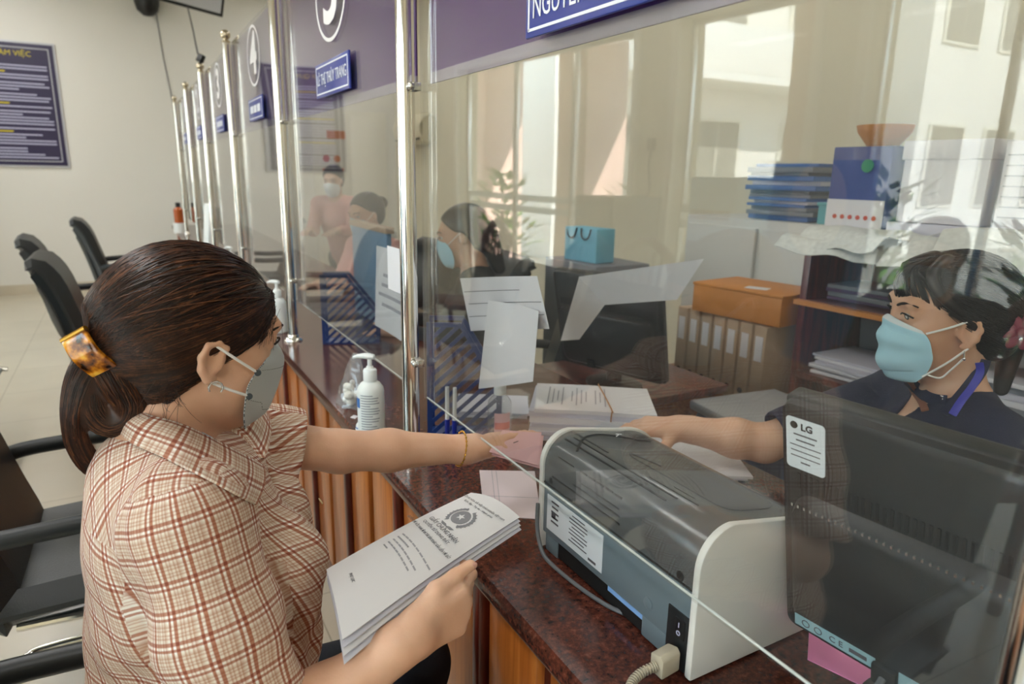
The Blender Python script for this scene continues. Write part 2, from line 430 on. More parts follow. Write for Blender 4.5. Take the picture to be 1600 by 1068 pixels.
# signs stuck behind the sheets
def ellipse_ring(c, ry, rz, wdt, n=64, dx=0.0012):
    P = []
    for k in range(n+1):
        a = 2*PI*k/n; d = V((0, math.cos(a), math.sin(a)))
        P.append([V((c[0], c[1]+d.y*(ry-wdt), c[2]+d.z*(rz-wdt))), V((c[0], c[1]+d.y*ry, c[2]+d.z*rz))])
    return MB().grid(P, dx)
NAMES = ['NGUYỄN THỊ', 'LÊ THỊ THÙY TRANG', '', '', '', '']
for i in range(6):
    y0, y1 = PY[i]+0.030, PY[i+1]-0.030
    yc = (y0+y1)/2
    num = [None, '5', '4', '3', '2', '1'][i]
    e = empty('counter_sign', (GX, yc, 1.593))
    lab = ['plain deep purple sign band with a large blue name plate, nearest bay', 'purple sign band numbered five with blue name plate', 'purple sign band numbered four with blue name plate', 'purple sign band numbered three with blue name plate',
           'narrow looking purple sign band numbered two', 'farthest purple sign band, at the counter end'][i]
    tag(e, lab, 'sign', 'purple counter signs')
    SX = GX+(0.024 if i == 0 else 0.018)
    MB().span((SX-0.0035, y0, 1.593), (SX-0.0005, y1, 2.0)).build('band', 'purple_vinyl', e)
    MB().span((SX-0.004, y0, 1.572), (SX-0.0005, y1, 1.593)).build('lower_rail', 'lilac_rail', e)
    if num:
        ellipse_ring((GX-0.0006, yc-0.02, 1.862), 0.150, 0.120, 0.010).build('number_ring', 'white_vinyl', e)
        M = basis((GX-0.0012, yc-0.02, 1.862), (0, -1, 0), (-1, 0, 0))
        text('number', num, 0.22, 'white_vinyl', M, e, extrude=0.0006, sx=1.40).data.offset = 0.007
    # name plate
    pc = V((SX-0.006, (0.745 if i == 0 else yc-0.03), 1.650 if i else 1.635)); hw, hh = 0.170, 0.046
    SX = GX; pc.x = GX-0.006; np_ = MB().box(pc, (0.006, hw*2, hh*2)).build('name_plate', 'blue_plate', e, 0.002)
    r = MB(); x = pc.x-0.0034
    for s in (-1, 1):
        r.box((x, pc.y, pc.z+s*(hh-0.010)), (0.0008, hw*2-0.018, 0.004)); r.box((x, pc.y+s*(hw-0.010), pc.z), (0.0008, 0.004, hh*2-0.018))
    r.build('plate_border', 'plate_white', np_)
    M = basis((x-0.0004, pc.y, pc.z-(0 if i else 0.008)), (0, -1, 0), (-1, 0, 0))
    if i == 0: M = basis((x-0.0004, pc.y+hw-0.020, pc.z-0.008), (0, -1, 0), (-1, 0, 0))
    if NAMES[i]:
        t = text('plate_lettering', NAMES[i], 0.042 if i else 0.046, 'plate_white', M, np_, extrude=0.0004, sx=0.74 if i else 0.70, align='CENTER' if i else 'LEFT')
    else:
        q = MB()
        for s, a, b in ((0, -0.12, -0.05), (0, -0.035, 0.03), (0, 0.045, 0.12)): q.box((x-0.0002, pc.y+(a+b)/2, pc.z), (0.0006, b-a, 0.03))
        q.build('plate_lettering', 'plate_white', np_)
# ------------------------------------------------------------------ laser printer
mat('printer_grey', '#66747d', 0.36, bump=0.04, bscale=700)
mat('printer_cover', '#55585a', 0.22)
mat('printer_white', '#e4e3df', 0.35)
mat('label_white', '#cfd6dc', 0.4)
mat('slot_black', '#0c0d0e', 0.6)
mat('label_blue', '#7fa9e0', 0.4)
mat('beige_plug', '#b9b09c', 0.45)
mat('cable_grey', '#63676b', 0.4)
pr = empty('laser_printer', (0.70, 0.72, CZ)); tag(pr, 'grey and white laser printer with vented curved cover, on the granite behind the screen', 'printer')
PX0, PX1, PA, PB = 0.578, 0.832, 0.535, 0.918
def plate_prof(x0, x1, z0, z1, r, n=9):
    p = [(x0, z0)]
    for k in range(n+1):
        a = PI - (PI/2)*k/n; p.append((x0+r+r*math.cos(a), z1-r+r*math.sin(a)))
    for k in range(n+1):
        a = PI/2 - (PI/2)*k/n; p.append((x1-r*1.6+r*1.6*math.cos(a), z1-0.02-r*1.2+r*1.2*math.sin(a)))
    p.append((x1, z0)); return p
pp = plate_prof(PX0, PX1, CZ+0.004, CZ+0.216, 0.055)
for y in (PA, PB-0.012):
    MB().prism([(x, y, z) for x, z in pp], (0, 0.012, 0)).build('side_plate', 'printer_white', pr, 0.003, 2)
bx0, bx1 = PX0+0.004, PX1-0.004
mp_ = plate_prof(bx0, bx1, CZ+0.040, CZ+0.2125, 0.054, 12)
lower = [(bx0, CZ+0.036), (bx0, CZ+0.128), (bx1, CZ+0.128), (bx1, CZ+0.012), (bx0+0.05, CZ+0.012), (bx0+0.05, CZ+0.036)]
MB().prism([(x, PA+0.012, z) for x, z in lower], (0, PB-PA-0.024, 0)).build('back_housing', 'printer_grey', pr, 0.002)
cov = [(bx0, CZ+0.130)]+[p for p in mp_[1:-1] if p[1] > CZ+0.13]+[(bx1, CZ+0.130)]
MB().prism([(x, PA+0.012, z) for x, z in cov], (0, PB-PA-0.024, 0)).build('top_cover', 'printer_cover', pr, 0.0008)
MB().span((bx0-0.0015, PA+0.013, CZ+0.128), (bx0+0.01, PB-0.013, CZ+0.1305)).build('cover_seam', 'slot_black', pr)
# foot and near pillar with the power inlet
MB().span((bx0, PA+0.052, CZ+0.004), (bx0+0.05, PA+0.105, CZ+0.04)).build('foot_block', 'printer_grey', pr, 0.004)
MB().span((bx0+0.004, PB-0.055, CZ+0.0), (bx0+0.045, PB-0.014, CZ+0.04)).build('foot_block', 'printer_grey', pr, 0.004)
MB().span((bx0-0.002, PA+0.014, CZ+0.006), (bx0+0.02, PA+0.052, CZ+0.088)).build('inlet_recess', 'dark_plastic', pr, 0.001)
sw = MB().span((bx0-0.0045, PA+0.018, CZ+0.052), (bx0+0.002, PA+0.036, CZ+0.080)).build('power_switch', 'black_plastic', pr, 0.0015)
MB().box((bx0-0.0052, PA+0.027, CZ+0.072), (0.0006, 0.0015, 0.007)).build('switch_mark', 'white_ink', sw)
ellipse_ring((bx0-0.0049, PA+0.027, CZ+0.060), 0.0035, 0.0035, 0.0012, 20, 0.0006).build('switch_mark', 'white_ink', sw)
pl = MB().prism([(bx0-0.008, PA+0.016, CZ+0.012), (bx0-0.008, PA+0.040, CZ+0.012), (bx0-0.008, PA+0.040, CZ+0.038), (bx0-0.008, PA+0.022, CZ+0.044), (bx0-0.008, PA+0.016, CZ+0.038)], (-0.030, 0, -0.004))
plug = pl.build('power_plug', 'beige_plug', pr, 0.002)
strain = MB(); c = V((bx0-0.038, PA+0.028, CZ+0.022)); dirn = V((-0.85, 0.12, -0.28)).normalized()
cur = bez([c, c+V((-0.022, 0.004, -0.006)), c+V((-0.043, -0.002, -0.012)), c+V((-0.062, -0.028, -0.014)), c+V((-0.06, -0.09, -0.0145)), c+V((-0.05, -0.2, -0.0145)), c+V((-0.03, -0.35, -0.0145))], 12)
strain.tube(cur, 0.0042, 10).build('power_cable', 'beige_plug', plug)
rb = MB()
for k in range(0, 34, 2):
    p = cur[k]; q = cur[k+1]; rb.tube([p, p+(q-p).normalized()*0.0018], 0.0066, 12)
rb.build('cable_boot', 'beige_plug', plug)
# printed labels on the back
lb = MB().span((bx0-0.0008, 0.735, CZ+0.048), (bx0+0.001, 0.893, CZ+0.112)).build('rating_label', 'label_white', pr)
tx = MB(); x = bx0-0.0012
for i in range(8): tx.box((x, 0.80-0.0, CZ+0.106-i*0.0065), (0.0005, 0.05 if i % 3 else 0.035, 0.0016))
for i in range(5): tx.box((x, 0.868, CZ+0.104-i*0.009), (0.0005, 0.022-0.003*(i % 2), 0.003))
tx.box((x, 0.872, CZ+0.080), (0.0005, 0.012, 0.010)); tx.box((x, 0.760, CZ+0.055), (0.0005, 0.02, 0.004))
tx.build('label_print', 'ink', lb)
MB().span((bx0+0.003, 0.640, CZ+0.026), (bx0+0.006, 0.722, CZ+0.036)).build('blue_sticker', 'label_blue', pr)
MB().span((bx0+0.006, 0.625, CZ+0.004), (bx0+0.05, 0.87, CZ+0.037)).build('gap_shade', 'slot_black', pr)  # black block fills the gap below the housing, painting its shade
MB().lathe([(0.009, 0), (0.009, 0.001), (0.006, 0.002), (0.0001, 0.0022)], (bx0-0.0, 0.628, CZ+0.062), 20, (-1, 0, 0)).build('round_button', 'printer_grey', pr)
MB().lathe([(0.007, 0), (0.007, 0.0012), (0.0001, 0.0013)], (bx0+0.001, 0.572, CZ+0.137), 20, (-1, 0, 0)).build('screw_hole', 'slot_black', pr)
MB().lathe([(0.005, 0), (0.005, 0.0012), (0.0001, 0.0013)], (bx0+0.001, 0.885, CZ+0.139), 20, (-1, 0, 0)).build('screw_hole', 'slot_black', pr)
# vent slots: black strips along the curved cover paint the shade inside the openings
def cover_pt(s, y):
    """s = metres along the cover profile from the seam"""
    acc = 0
    for (a, b) in zip(cov[:-1], cov[1:]):
        d = math.hypot(b[0]-a[0], b[1]-a[1])
        if acc+d >= s:
            t = (s-acc)/d; nx, nz = -(b[1]-a[1])/d, (b[0]-a[0])/d
            return V((a[0]+(b[0]-a[0])*t, y, a[1]+(b[1]-a[1])*t)), V((nx, 0, nz))
        acc += d
    return V((cov[-1][0], y, cov[-1][1])), V((1, 0, 0))
def slot(mb, s, ya, yb, wd):
    a, n = cover_pt(s-wd/2, ya); b, _ = cover_pt(s+wd/2, ya); e = 0.0009; wd = wd*1.5
    mb.prism([a+n*e, b+n*e, b-n*0.002, a-n*0.002], (0, yb-ya, 0))
for s, ya, yb, wd in [(0.018, 0.700, 0.880, 0.0026), (0.030, 0.700, 0.820, 0.0022), (0.040, 0.705, 0.800, 0.0022),
                      (0.088, 0.640, 0.890, 0.0028), (0.100, 0.630, 0.880, 0.0024), (0.110, 0.800, 0.880, 0.0022), (0.110, 0.600, 0.700, 0.0022), (0.122, 0.62, 0.66, 0.002)]:
    m = MB(); slot(m, s, ya, yb, wd); m.build('vent_slot', 'slot_black', pr)
m = MB()
for k in range(5): slot(m, 0.056, 0.706+k*0.022, 0.724+k*0.022, 0.003)
slot(m, 0.056, 0.83, 0.875, 0.0022)
m.build('vent_slot', 'slot_black', pr)
# output tray: darker patch laid on the cover paints the shade of its hollow
mat('tray_shade', '#3f4244', 0.25)
def cover_patch(name, s0, s1, ya, yb, lift=0.0006, rnd=0.02, n_=14):
    P = []
    for i in range(n_+1):
        u = i/n_; c_ = 2*u-1; e_ = rnd*(1-math.sqrt(max(0, 1-c_**4)))
        row = []
        for j in range(9):
            y = (ya+e_)+((yb-e_)-(ya+e_))*j/8; p, n = cover_pt(s0+(s1-s0)*u, y); row.append(p+n*lift)
        P.append(row)
    return MB().grid(P, 0.0005).build(name, 'tray_shade', pr)
cover_patch('tray_shade_patch', 0.140, 0.245, 0.575, 0.800)
tp = []
for y_, s_ in ((0.790, 0.150), (0.790, 0.215), (0.735, 0.165)):
    p, n = cover_pt(s_, y_); tp.append(p+n*0.0012)
MB().prism(tp, (0, 0, 0.001)).build('paper_stop', 'printer_cover', pr)
ar = []
for k in range(17):
    u = k/16; p, n = cover_pt(0.080+0.16*u, 0.845+0.040*math.sin(PI*u)); ar.append(p+n*0.0004)
MB().tube(ar, 0.0028, 8, flat=0.4).build('panel_arc', 'slot_black', pr)
v = MB(); v.box((0.690, 0.850, CZ+0.2132), (0.010, 0.0016, 0.0008), (0, 0, 0.5)).box((0.696, 0.854, CZ+0.2132), (0.010, 0.0016, 0.0008), (0, 0, -0.6)); v.build('cover_mark', 'white_vinyl', pr)
# the mains lead lying along the printer
cb = bez([(bx0-0.006, 0.915, CZ+0.085), (bx0-0.012, 0.905, CZ+0.045), (bx0-0.016, 0.88, CZ+0.012), (bx0-0.016, 0.84, CZ+0.0045), (bx0-0.010, 0.76, CZ+0.0045), (bx0+0.004, 0.70, CZ+0.0045), (bx0+0.03, 0.66, CZ+0.0045)], 8)
tag(MB().tube(cb, 0.0035, 10).build('data_cable', 'cable_grey'), 'thin dark cable lying along the foot of the grey printer', 'cable')
# ------------------------------------------------------------------ monitor with its back to the customer
mon = empty('computer_monitor', (0.73, 0.33, CZ)); tag(mon, 'black computer monitor with its back to the customer and a white maker sticker', 'monitor')
tilt = math.radians(13)
u = V((0.10, -1, 0)).normalized(); up_ = V((-math.sin(tilt), 0, math.cos(tilt))); nrm = up_.cross(u); nrm.normalize()
if nrm.x > 0: nrm = -nrm
up_ = (up_ - u*up_.dot(u)).normalized()
O = V((0.748, 0.528, CZ+0.045))
MM = Matrix((u, up_, nrm)).transposed().to_4x4(); MM.translation = O        # local: x along width, y up, z out of the back
mw, mh = 0.415, 0.350
def L2(mb): return mb.xf(MM)
L2(MB().box((mw/2, mh/2, -0.022), (mw, mh, 0.030))).build('front_bezel', 'dark_plastic', mon, 0.006, 3)
back = MB(); ring0 = []
def rrect(x0, y0, x1, y1, r, z, n=6):
    o = []
    for cx_, cy_, a0 in ((x1-r, y1-r, 0), (x0+r, y1-r, PI/2), (x0+r, y0+r, PI), (x1-r, y0+r, 1.5*PI)):
        for k in range(n+1):
            a = a0+PI/2*k/n; o.append(V((cx_+r*math.cos(a), cy_+r*math.sin(a), z)))
    return o
back.rings([rrect(0.002, 0.002, mw-0.002, mh-0.002, 0.012, -0.007), rrect(0.004, 0.004, mw-0.004, mh-0.004, 0.014, 0.004), rrect(0.012, 0.010, mw-0.012, mh-0.012, 0.016, 0.008)])
L2(back).build('rear_shell', 'black_plastic', mon)
h = MB(); h.rings([rrect(0.020, 0.020, mw-0.020, mh*0.66, 0.03, 0.006), rrect(0.024, 0.024, mw-0.024, mh*0.64, 0.03, 0.020), rrect(0.034, 0.032, mw-0.034, mh*0.60, 0.035, 0.028)])
L2(h).build('rear_housing', 'black_plastic', mon)
vs = MB()
for k in range(46):
    x = 0.028+k*0.0080; yy = mh*0.70-0.018*math.sin(PI*(x-0.02)/(mw-0.04))*0.0
    vs.box((x, yy, 0.0084), (0.0034, 0.022, 0.0016))
L2(vs).build('vent_row', 'slot_black', mon)
vs2 = MB()
for k in range(46): vs2.box((0.028+k*0.0080, mh*0.625, 0.0225), (0.0024, 0.004, 0.003))
L2(vs2).build('vent_lip', 'steel', mon)
st = MB(); st.rings([rrect(0.012, mh-0.088, 0.062, mh-0.018, 0.005, 0.0070), rrect(0.012, mh-0.088, 0.062, mh-0.018, 0.005, 0.0088)])
st = L2(st).build('sticker', 'label_white', mon)
def onmon(x, y, z=0.0090): return MM @ V((x, y, z))
def monM(x, y, z=0.0090): 
    M = MM.copy(); M.translation = onmon(x, y, z); return M
L2(MB().lathe([(0.0048, 0), (0.0048, 0.0005), (0.0001, 0.0006)], (0.0225, mh-0.028, 0.0088), 20)).build('maker_emblem', 'slot_black', st)
text('maker_lettering', 'LG', 0.0125, 'slot_black', monM(0.039, mh-0.029), st, extrude=0.0002).data.offset = 0.0004
sl = MB()
for k, (wd, t) in enumerate([(0.030, 0.0018), (0.024, 0.0018), (0.040, 0.0012), (0.038, 0.0012), (0.038, 0.0012), (0.012, 0.0018)]):
    sl.box((0.037, mh-0.040-k*0.0075, 0.0090), (wd, t, 0.0004))
L2(sl).build('sticker_print', 'ink', st)
mat('label_teal', '#8fb3bd', 0.4)
q = L2(MB().box((0.085, 0.045, 0.0285), (0.105, 0.017, 0.001))).build('rating_label', 'label_teal', mon)
mk = MB()
for k in range(2):
    cx_ = 0.048+k*0.017; rr = []
    for a in range(25):
        A = 2*PI*a/24; rr.append([V((cx_+0.0042*math.cos(A), 0.045+0.0042*math.sin(A), 0.0294)), V((cx_+0.0055*math.cos(A), 0.045+0.0055*math.sin(A), 0.0294))])
    mk.grid(rr, 0.0003)
L2(mk).build('approval_marks', 'ink', q)
text('approval_lettering', 'C E', 0.0125, 'ink', monM(0.089, 0.045, 0.0293), q, extrude=0.0002)
L2(MB().box((0.117, 0.045, 0.0293), (0.022, 0.006, 0.0003))).build('label_print', 'ink', q)
q = L2(MB().box((0.190, 0.045, 0.0285), (0.050, 0.017, 0.001))).build('rating_label', 'label_teal', mon)
L2(MB().box((0.150, 0.036, 0.029), (0.03, 0.03, 0.012))).build('socket', 'slot_black', mon, 0.003)
cc = bez([onmon(0.150, 0.036, 0.035), onmon(0.150, 0.028, 0.055), onmon(0.142, 0.0, 0.066), onmon(0.128, -0.03, 0.07), onmon(0.10, -0.042, 0.085), onmon(0.05, -0.044, 0.12)], 8)
cc = [V((p.x, p.y, max(p.z, CZ+0.006))) for p in cc]
MB().tube(cc, 0.0045, 10).build('monitor_cable', 'cable_grey', mon)
L2(MB().box((mw/2, 0.03, -0.01), (0.10, 0.05, 0.03))).build('neck', 'black_plastic', mon, 0.004)
ft = MB().lathe([(0.001, 0), (0.105, 0), (0.105, 0.008), (0.09, 0.014), (0.03, 0.018), (0.028, 0.10), (0.001, 0.10)], (O.x+u.x*mw/2+0.02, O.y+u.y*mw/2, CZ), 36, sx=0.8)
ft.build('stand_base', 'black_plastic', mon)
mat('pink_paper', '#ff9ad0', 0.6)
pk = [onz(1272, 975, CZ+0.0012), onz(1262, 1028, CZ+0.0012), onz(1385, 1085, CZ+0.0012), onz(1432, 1062, CZ+0.0012)]
pk = [V((0.826, 0.545, CZ)), V((0.756, 0.494, CZ)), V((0.80, 0.35, CZ)), V((0.87, 0.40, CZ))]
tag(MB().prism(pk, (0, 0, 0.0015)).build('pink_paper', 'pink_paper'), 'bright pink sheet of paper under the black monitor', 'paper')
# ------------------------------------------------------------------ bottles and small things
mat('bottle_white', '#e6e9e6', 0.32, sss=0.1)
mat('print_grey', '#8f949b', 0.6)
mat('soft_blue', '#3d6fb0', 0.5)
def pump_bottle(name, c, label, rotz, sc=1.0, body='bottle_white', clear=False, lbl=None):
    e = empty(name, c, 0); tag(e, label, 'bottle')
    x, y, z = c; s = sc
    prof = [(0.001, 0), (0.030, 0), (0.0335, 0.004), (0.0335, 0.112), (0.0315, 0.122), (0.024, 0.133), (0.0165, 0.138), (0.0155, 0.141), (0.0155, 0.146), (0.001, 0.146)]
    MB().lathe([(r*s, q*s) for r, q in prof], c, 40, sy=1.0).build('bottle_body', body, e)
    cap = MB().lathe([(0.001, 0.142*s), (0.0168*s, 0.142*s), (0.0168*s, 0.166*s), (0.015*s, 0.169*s), (0.009*s, 0.171*s), (0.0085*s, 0.176*s), (0.001, 0.176*s)], c, 28).build('pump_collar', 'white_plastic', e)
    d = V((math.cos(rotz), math.sin(rotz), 0)); p = V(c)
    MB().cyl(p+V((0, 0, 0.174*s)), p+V((0, 0, 0.197*s)), 0.0055*s, n=16).build('pump_stem', 'white_plastic', e)
    hd = MB(); a = p+V((0, 0, 0.200*s))
    rings = []
    sd = V((-d.y, d.x, 0))
    for t, w_, h_, dz in ((-0.012, 0.007, 0.006, 0), (0.0, 0.010, 0.0075, 0.001), (0.014, 0.0085, 0.007, 0.0015), (0.030, 0.0055, 0.005, 0.0), (0.042, 0.0038, 0.004, -0.004)):
        rings.append([a+d*(t*s)+V((0, 0, dz*s))+sd*(math.cos(2*PI*k/12)*w_*s)+V((0, 0, math.sin(2*PI*k/12)*h_*s)) for k in range(12)])
    hd.rings(rings).build('pump_head', 'white_plastic', e)
    return e
pb = pump_bottle('pump_bottle', (0.486, 1.565, CZ), 'white pump bottle of hand rub on the granite beside the thick chrome post', 2.5)
def wrap(c, r, a0, a1, z0, z1, n=14):
    return MB().grid([[V((c[0]+r*math.cos(a0+(a1-a0)*k/n), c[1]+r*math.sin(a0+(a1-a0)*k/n), z)) for k in range(n+1)] for z in (z0, z1)], 0.0004)
cl = MB(); vd = -1.92
for i in range(15):
    z = CZ+0.108-i*0.0066; w_ = [0.62, 0.9, 0.86, 0.95, 0.5, 0.9, 0.97, 0.9, 0.6, 0.95, 0.9, 0.55, 0.8, 0.9, 0.4][i]
    t = wrap((0.486, 1.565), 0.0339, vd-0.75, vd-0.75+1.5*w_, z, z+0.0022); cl.add(t.v, t.f)
cl.build('label_print', 'print_grey', pb)
wrap((0.486, 1.565), 0.0339, 2.8, 3.5, CZ+0.075, CZ+0.10).build('blue_mark', 'soft_blue', pb)
pump_bottle('pump_bottle', (0.498, 2.80, CZ), 'white pump bottle standing before the chrome post behind the woman', 2.3, 1.02)
pump_bottle('pump_bottle', (0.50, 4.15, CZ), 'small white pump bottle far along the counter, behind the woman and her hair', 2.3, 1.02)
e = pump_bottle('pump_bottle', (0.745, 1.37, CZ), 'clear pump bottle with pink and red label behind the screen', 2.6, 0.88, 'clear_plastic')
mat('pink_label', '#e9b9bd', 0.5); mat('red_label', '#d7726f', 0.5)
wrap((0.745, 1.37), 0.0301, -2.5, -1.1, CZ+0.02, CZ+0.085).build('label', 'pink_label', e)
wrap((0.745, 1.37), 0.0306, -2.45, -1.15, CZ+0.045, CZ+0.062).build('label_band', 'red_label', e)
MB().lathe([(0.001, 0.002), (0.0275, 0.002), (0.0285, 0.006), (0.0285, 0.05), (0.001, 0.05)], (0.745, 1.37, CZ), 28).build('liquid', 'clear_plastic', e)
e = empty('cap_disc', (0.473, 1.602, CZ)); tag(e, 'small white domed cap with a blue rim beside the pump bottle', 'cap')
MB().lathe([(0.001, 0), (0.017, 0), (0.0175, 0.003), (0.0165, 0.006)], (0.473, 1.602, CZ), 24).build('base', 'white_plastic', e)
MB().lathe([(0.0167, 0.006), (0.0167, 0.009), (0.001, 0.009)], (0.473, 1.602, CZ), 24).build('rim', 'soft_blue', e)
MB().lathe([(0.016, 0.009), (0.0155, 0.014), (0.012, 0.019), (0.006, 0.0215), (0.0001, 0.022)], (0.473, 1.602, CZ), 24).build('dome', 'white_plastic', e)
# clear bag with cotton inside
e = empty('clear_bag', (0.50, 1.80, CZ)); tag(e, 'clear plastic bag holding white cotton wool, leaning near the white pump bottle', 'bag')
bc = V((0.502, 1.80, CZ)); rg = []
for k in range(11):
    t = k/10; z = 0.0015+0.145*t; hw = 0.058*(1-0.72*t**1.5); hd = 0.030*(1-0.85*t)+0.002
    rg.append([bc+V((0.02*t, 0, z))+V((-0.30, 0.95, 0))*(math.cos(2*PI*j/18)*hw*(1+0.10*math.sin(3*j+5*t)))+V((0.95, 0.30, 0))*(math.sin(2*PI*j/18)*hd*(1+0.25*math.sin(4*j+9*t))) for j in range(18)])
MB().rings(rg).build('bag_film', 'clear_bag', e)
mat('cotton', '#e9e6dc', 0.9, bump=0.6, bscale=120)
cw = MB()
for k in range(14):
    cw.ball(bc+V((random.uniform(-0.012, 0.012)-0.004, random.uniform(-0.026, 0.018), 0.016+0.0045*k*random.uniform(0.6, 1))), random.uniform(0.011, 0.017)*(1-0.03*k), 12, 8)
cw.build('cotton_wool', 'cotton', e)
tag(MB().prism([(0.470, 1.70, CZ), (0.478, 1.685, CZ), (0.492, 1.70, CZ), (0.483, 1.713, CZ)], (0, 0, 0.0012)).build('paper_scrap', 'paper'), 'tiny scrap of white paper on the granite near the bag', 'paper')
# magazine racks: slotted navy side walls
mat('navy_plastic', '#14316b', 0.3)
def rack(name, o, label, yaw, s=1.0, depth=0.24, h=0.27, w_=0.085):
    """file box: two slotted cheeks, a back, a floor"""
    e = empty(name, o, 0); tag(e, label, 'rack', 'navy slotted file racks')
    M = Matrix.Translation(o) @ Matrix.Rotation(yaw, 4, 'Z') @ Matrix.Scale(s, 4)
    t = 0.0025
    for sx in (-w_/2, w_/2):
        m = MB(); near = (sx > 0)
        # outline bars
        out = [(0, 0), (depth, 0), (depth, h*0.45), (depth*0.45, h), (0, h)]
        for a, b in zip(out, out[1:]+out[:1]):
            pa, pb_ = V((sx, a[0], a[1])), V((sx, b[0], b[1])); d = (pb_-pa)
            m.box((pa+pb_)/2, (t, d.length+0.010, 0.012), Matrix.Rotation(math.atan2(d.z, d.y), 3, 'X'))
        # slanted bars between slots
        n = 15
        for k in range(-6, n+6) if near else ():
            c0 = k*0.030
            pts = []
            for q in range(61):
                yy = q/60*depth; zz = (yy*0.95)+c0-0.05
                top = h if yy < depth*0.45 else h-(yy-depth*0.45)/(depth*0.55)*(h*0.55)
                if 0 <= zz <= top: pts.append((yy, zz))
            if len(pts) > 3:
                a, b = pts[0], pts[-1]; pa, pb_ = V((sx, a[0], a[1])), V((sx, b[0], b[1])); d = pb_-pa
                m.box((pa+pb_)/2, (t, d.length, 0.0095), Matrix.Rotation(math.atan2(d.z, d.y), 3, 'X'))
        m.xf(M).build('side_wall', 'navy_plastic', e)
    MB().box((0, depth/2, t), (w_, depth, 2*t)).xf(M).build('rack_shell', 'navy_plastic', e)
    return e
rack('file_rack', V((0.625, 2.56, CZ)), 'navy slotted file rack behind the screen, left of the notice sheet', -1.95, 1.0, 0.20, 0.26)
rack('file_rack', V((0.620, 1.50, CZ)), 'navy slotted file rack just right of the thick chrome post', -2.05, 1.0, 0.17, 0.29, 0.08)
# pens in a stand
e = empty('pen_stand', (0.622, 1.385, CZ)); tag(e, 'white round pen stand holding two blue and white pens', 'pen stand')
MB().lathe([(0.001, 0), (0.022, 0), (0.022, 0.004), (0.014, 0.010), (0.009, 0.022), (0.001, 0.022)], (0.622, 1.385, CZ), 24).build('base', 'white_plastic', e)
mat('pen_blue', '#1b2f9a', 0.3)
for k, (x, y) in enumerate([(0.616, 1.392), (0.628, 1.378)]):
    p = empty('ballpoint_pen', (x, y, CZ)); tag(p, ['blue and white pen standing upright, the left of the pair in the stand', 'blue and white pen standing upright, the right of the pair in the stand'][k], 'pen', 'pens in the stand')
    a = V((x, y, CZ+0.020)); dd = V((0.01*(k-0.5), -0.01, 1)).normalized()
    MB().cyl(a, a+dd*0.055, 0.0052, 0.0062, 14).build('cap', 'pen_blue', p)
    MB().cyl(a+dd*0.055, a+dd*0.135, 0.0050, 0.0046, 14).build('barrel', 'white_plastic', p)
# ------------------------------------------------------------------ papers
def sheet(name, corners, label, m='paper', thick=0.0006, bend=0.0, lines=None, n=8, cat='paper', group=None, inkm='ink'):
    """corners: tl, tr, br, bl"""
    a, b, c, d = [V(p) for p in corners]; nr = (b-a).cross(d-a).normalized()
    P = [[(a*(1-x)+b*x)*(1-y)+(d*(1-x)+c*x)*y + nr*(bend*math.sin(PI*x)*(1)) for x in [i/n for i in range(n+1)]] for y in [j/n for j in range(n+1)]]
    o = MB().grid(P, thick).build(name, m, None, recalc=True)
    if label: tag(o, label, cat, group)
    if lines:
        q = MB()
        for (x0, x1, y, h) in lines:
            for k in range(6):
                xa = x0+(x1-x0)*k/6; xb = x0+(x1-x0)*(k+1)/6
                def pt(x, yy):
                    return (a*(1-x)+b*x)*(1-yy)+(d*(1-x)+c*x)*yy+nr*(bend*math.sin(PI*x))
                tow = nr if (CAM-a).dot(nr) > 0 else -nr
                q.prism([pt(xa, y)+tow*0.0007, pt(xb, y)+tow*0.0007, pt(xb, y+h)+tow*0.0007, pt(xa, y+h)+tow*0.0007], tow*0.0003)
        q.build('printed_lines', inkm, o)
    return o
# notice on the screen and the small card by the post
sheet('notice_sheet', [(0.563, 1.72, 1.213), (0.563, 1.485, 1.213), (0.575, 1.545, 0.985), (0.575, 1.79, 0.985)], 'white printed notice hanging on the screen behind the white pump bottle', bend=0.004,
      lines=[(0.22, 0.8, 0.30, 0.04), (0.18, 0.85, 0.42, 0.04), (0.10, 0.92, 0.54, 0.04), (0.2, 0.8, 0.66, 0.04)], inkm='faint_ink')
cd = MB().span((0.5350, 1.447, 1.127), (0.5362, 1.556, 1.230)).build('white_card', 'paper'); tag(cd, 'small white card stuck on the screen beside the thick chrome post', 'card')
MB().span((0.5346, 1.456, 1.133), (0.5350, 1.47, 1.16)).span((0.5346, 1.455, 1.185), (0.5350, 1.462, 1.20)).build('printed_lines', 'faint_ink', cd)
# rubber-banded stack of documents on the staff side
def stack(cx_, cy_, z0, n, yaw, label, w_=0.297, h_=0.21, t=0.009, jit=0.012, band=False, group='document stacks on the counter'):
    e = empty('document_stack', (cx_, cy_, z0)); tag(e, label, 'papers')
    z = z0
    for k in range(n):
        tt = t*random.uniform(0.6, 1.3); a = yaw+random.uniform(-0.05, 0.05)
        c = V((cx_+random.uniform(-jit, jit), cy_+random.uniform(-jit, jit), z))
        P = []; top = MB(); rg = []
        W, Hh = w_/2, h_/2
        R_ = Matrix.Rotation(a, 3, 'Z'); nb = 8
        for (zz) in (0, tt):
            P = []
            for j in range(nb+1):
                x = -W+2*W*j/nb; sag = 0.010*(j/nb)**2*random.uniform(0.8, 1.2)*(k/n)
                P.append([c+R_ @ V((x, y, 0))+V((0, 0, zz+(-sag if j > nb*0.6 else 0)*0.5)) for y in (-Hh, Hh)])
            rg.append(P)
        loops = [[rg[0][j][0], rg[0][j][1], rg[1][j][1], rg[1][j][0]] for j in range(nb+1)]
        top.rings(loops).build('paper_bundle', 'paper' if k % 2 == 0 else 'paper_edge', e, ang=30)
        z += tt
    return e, z
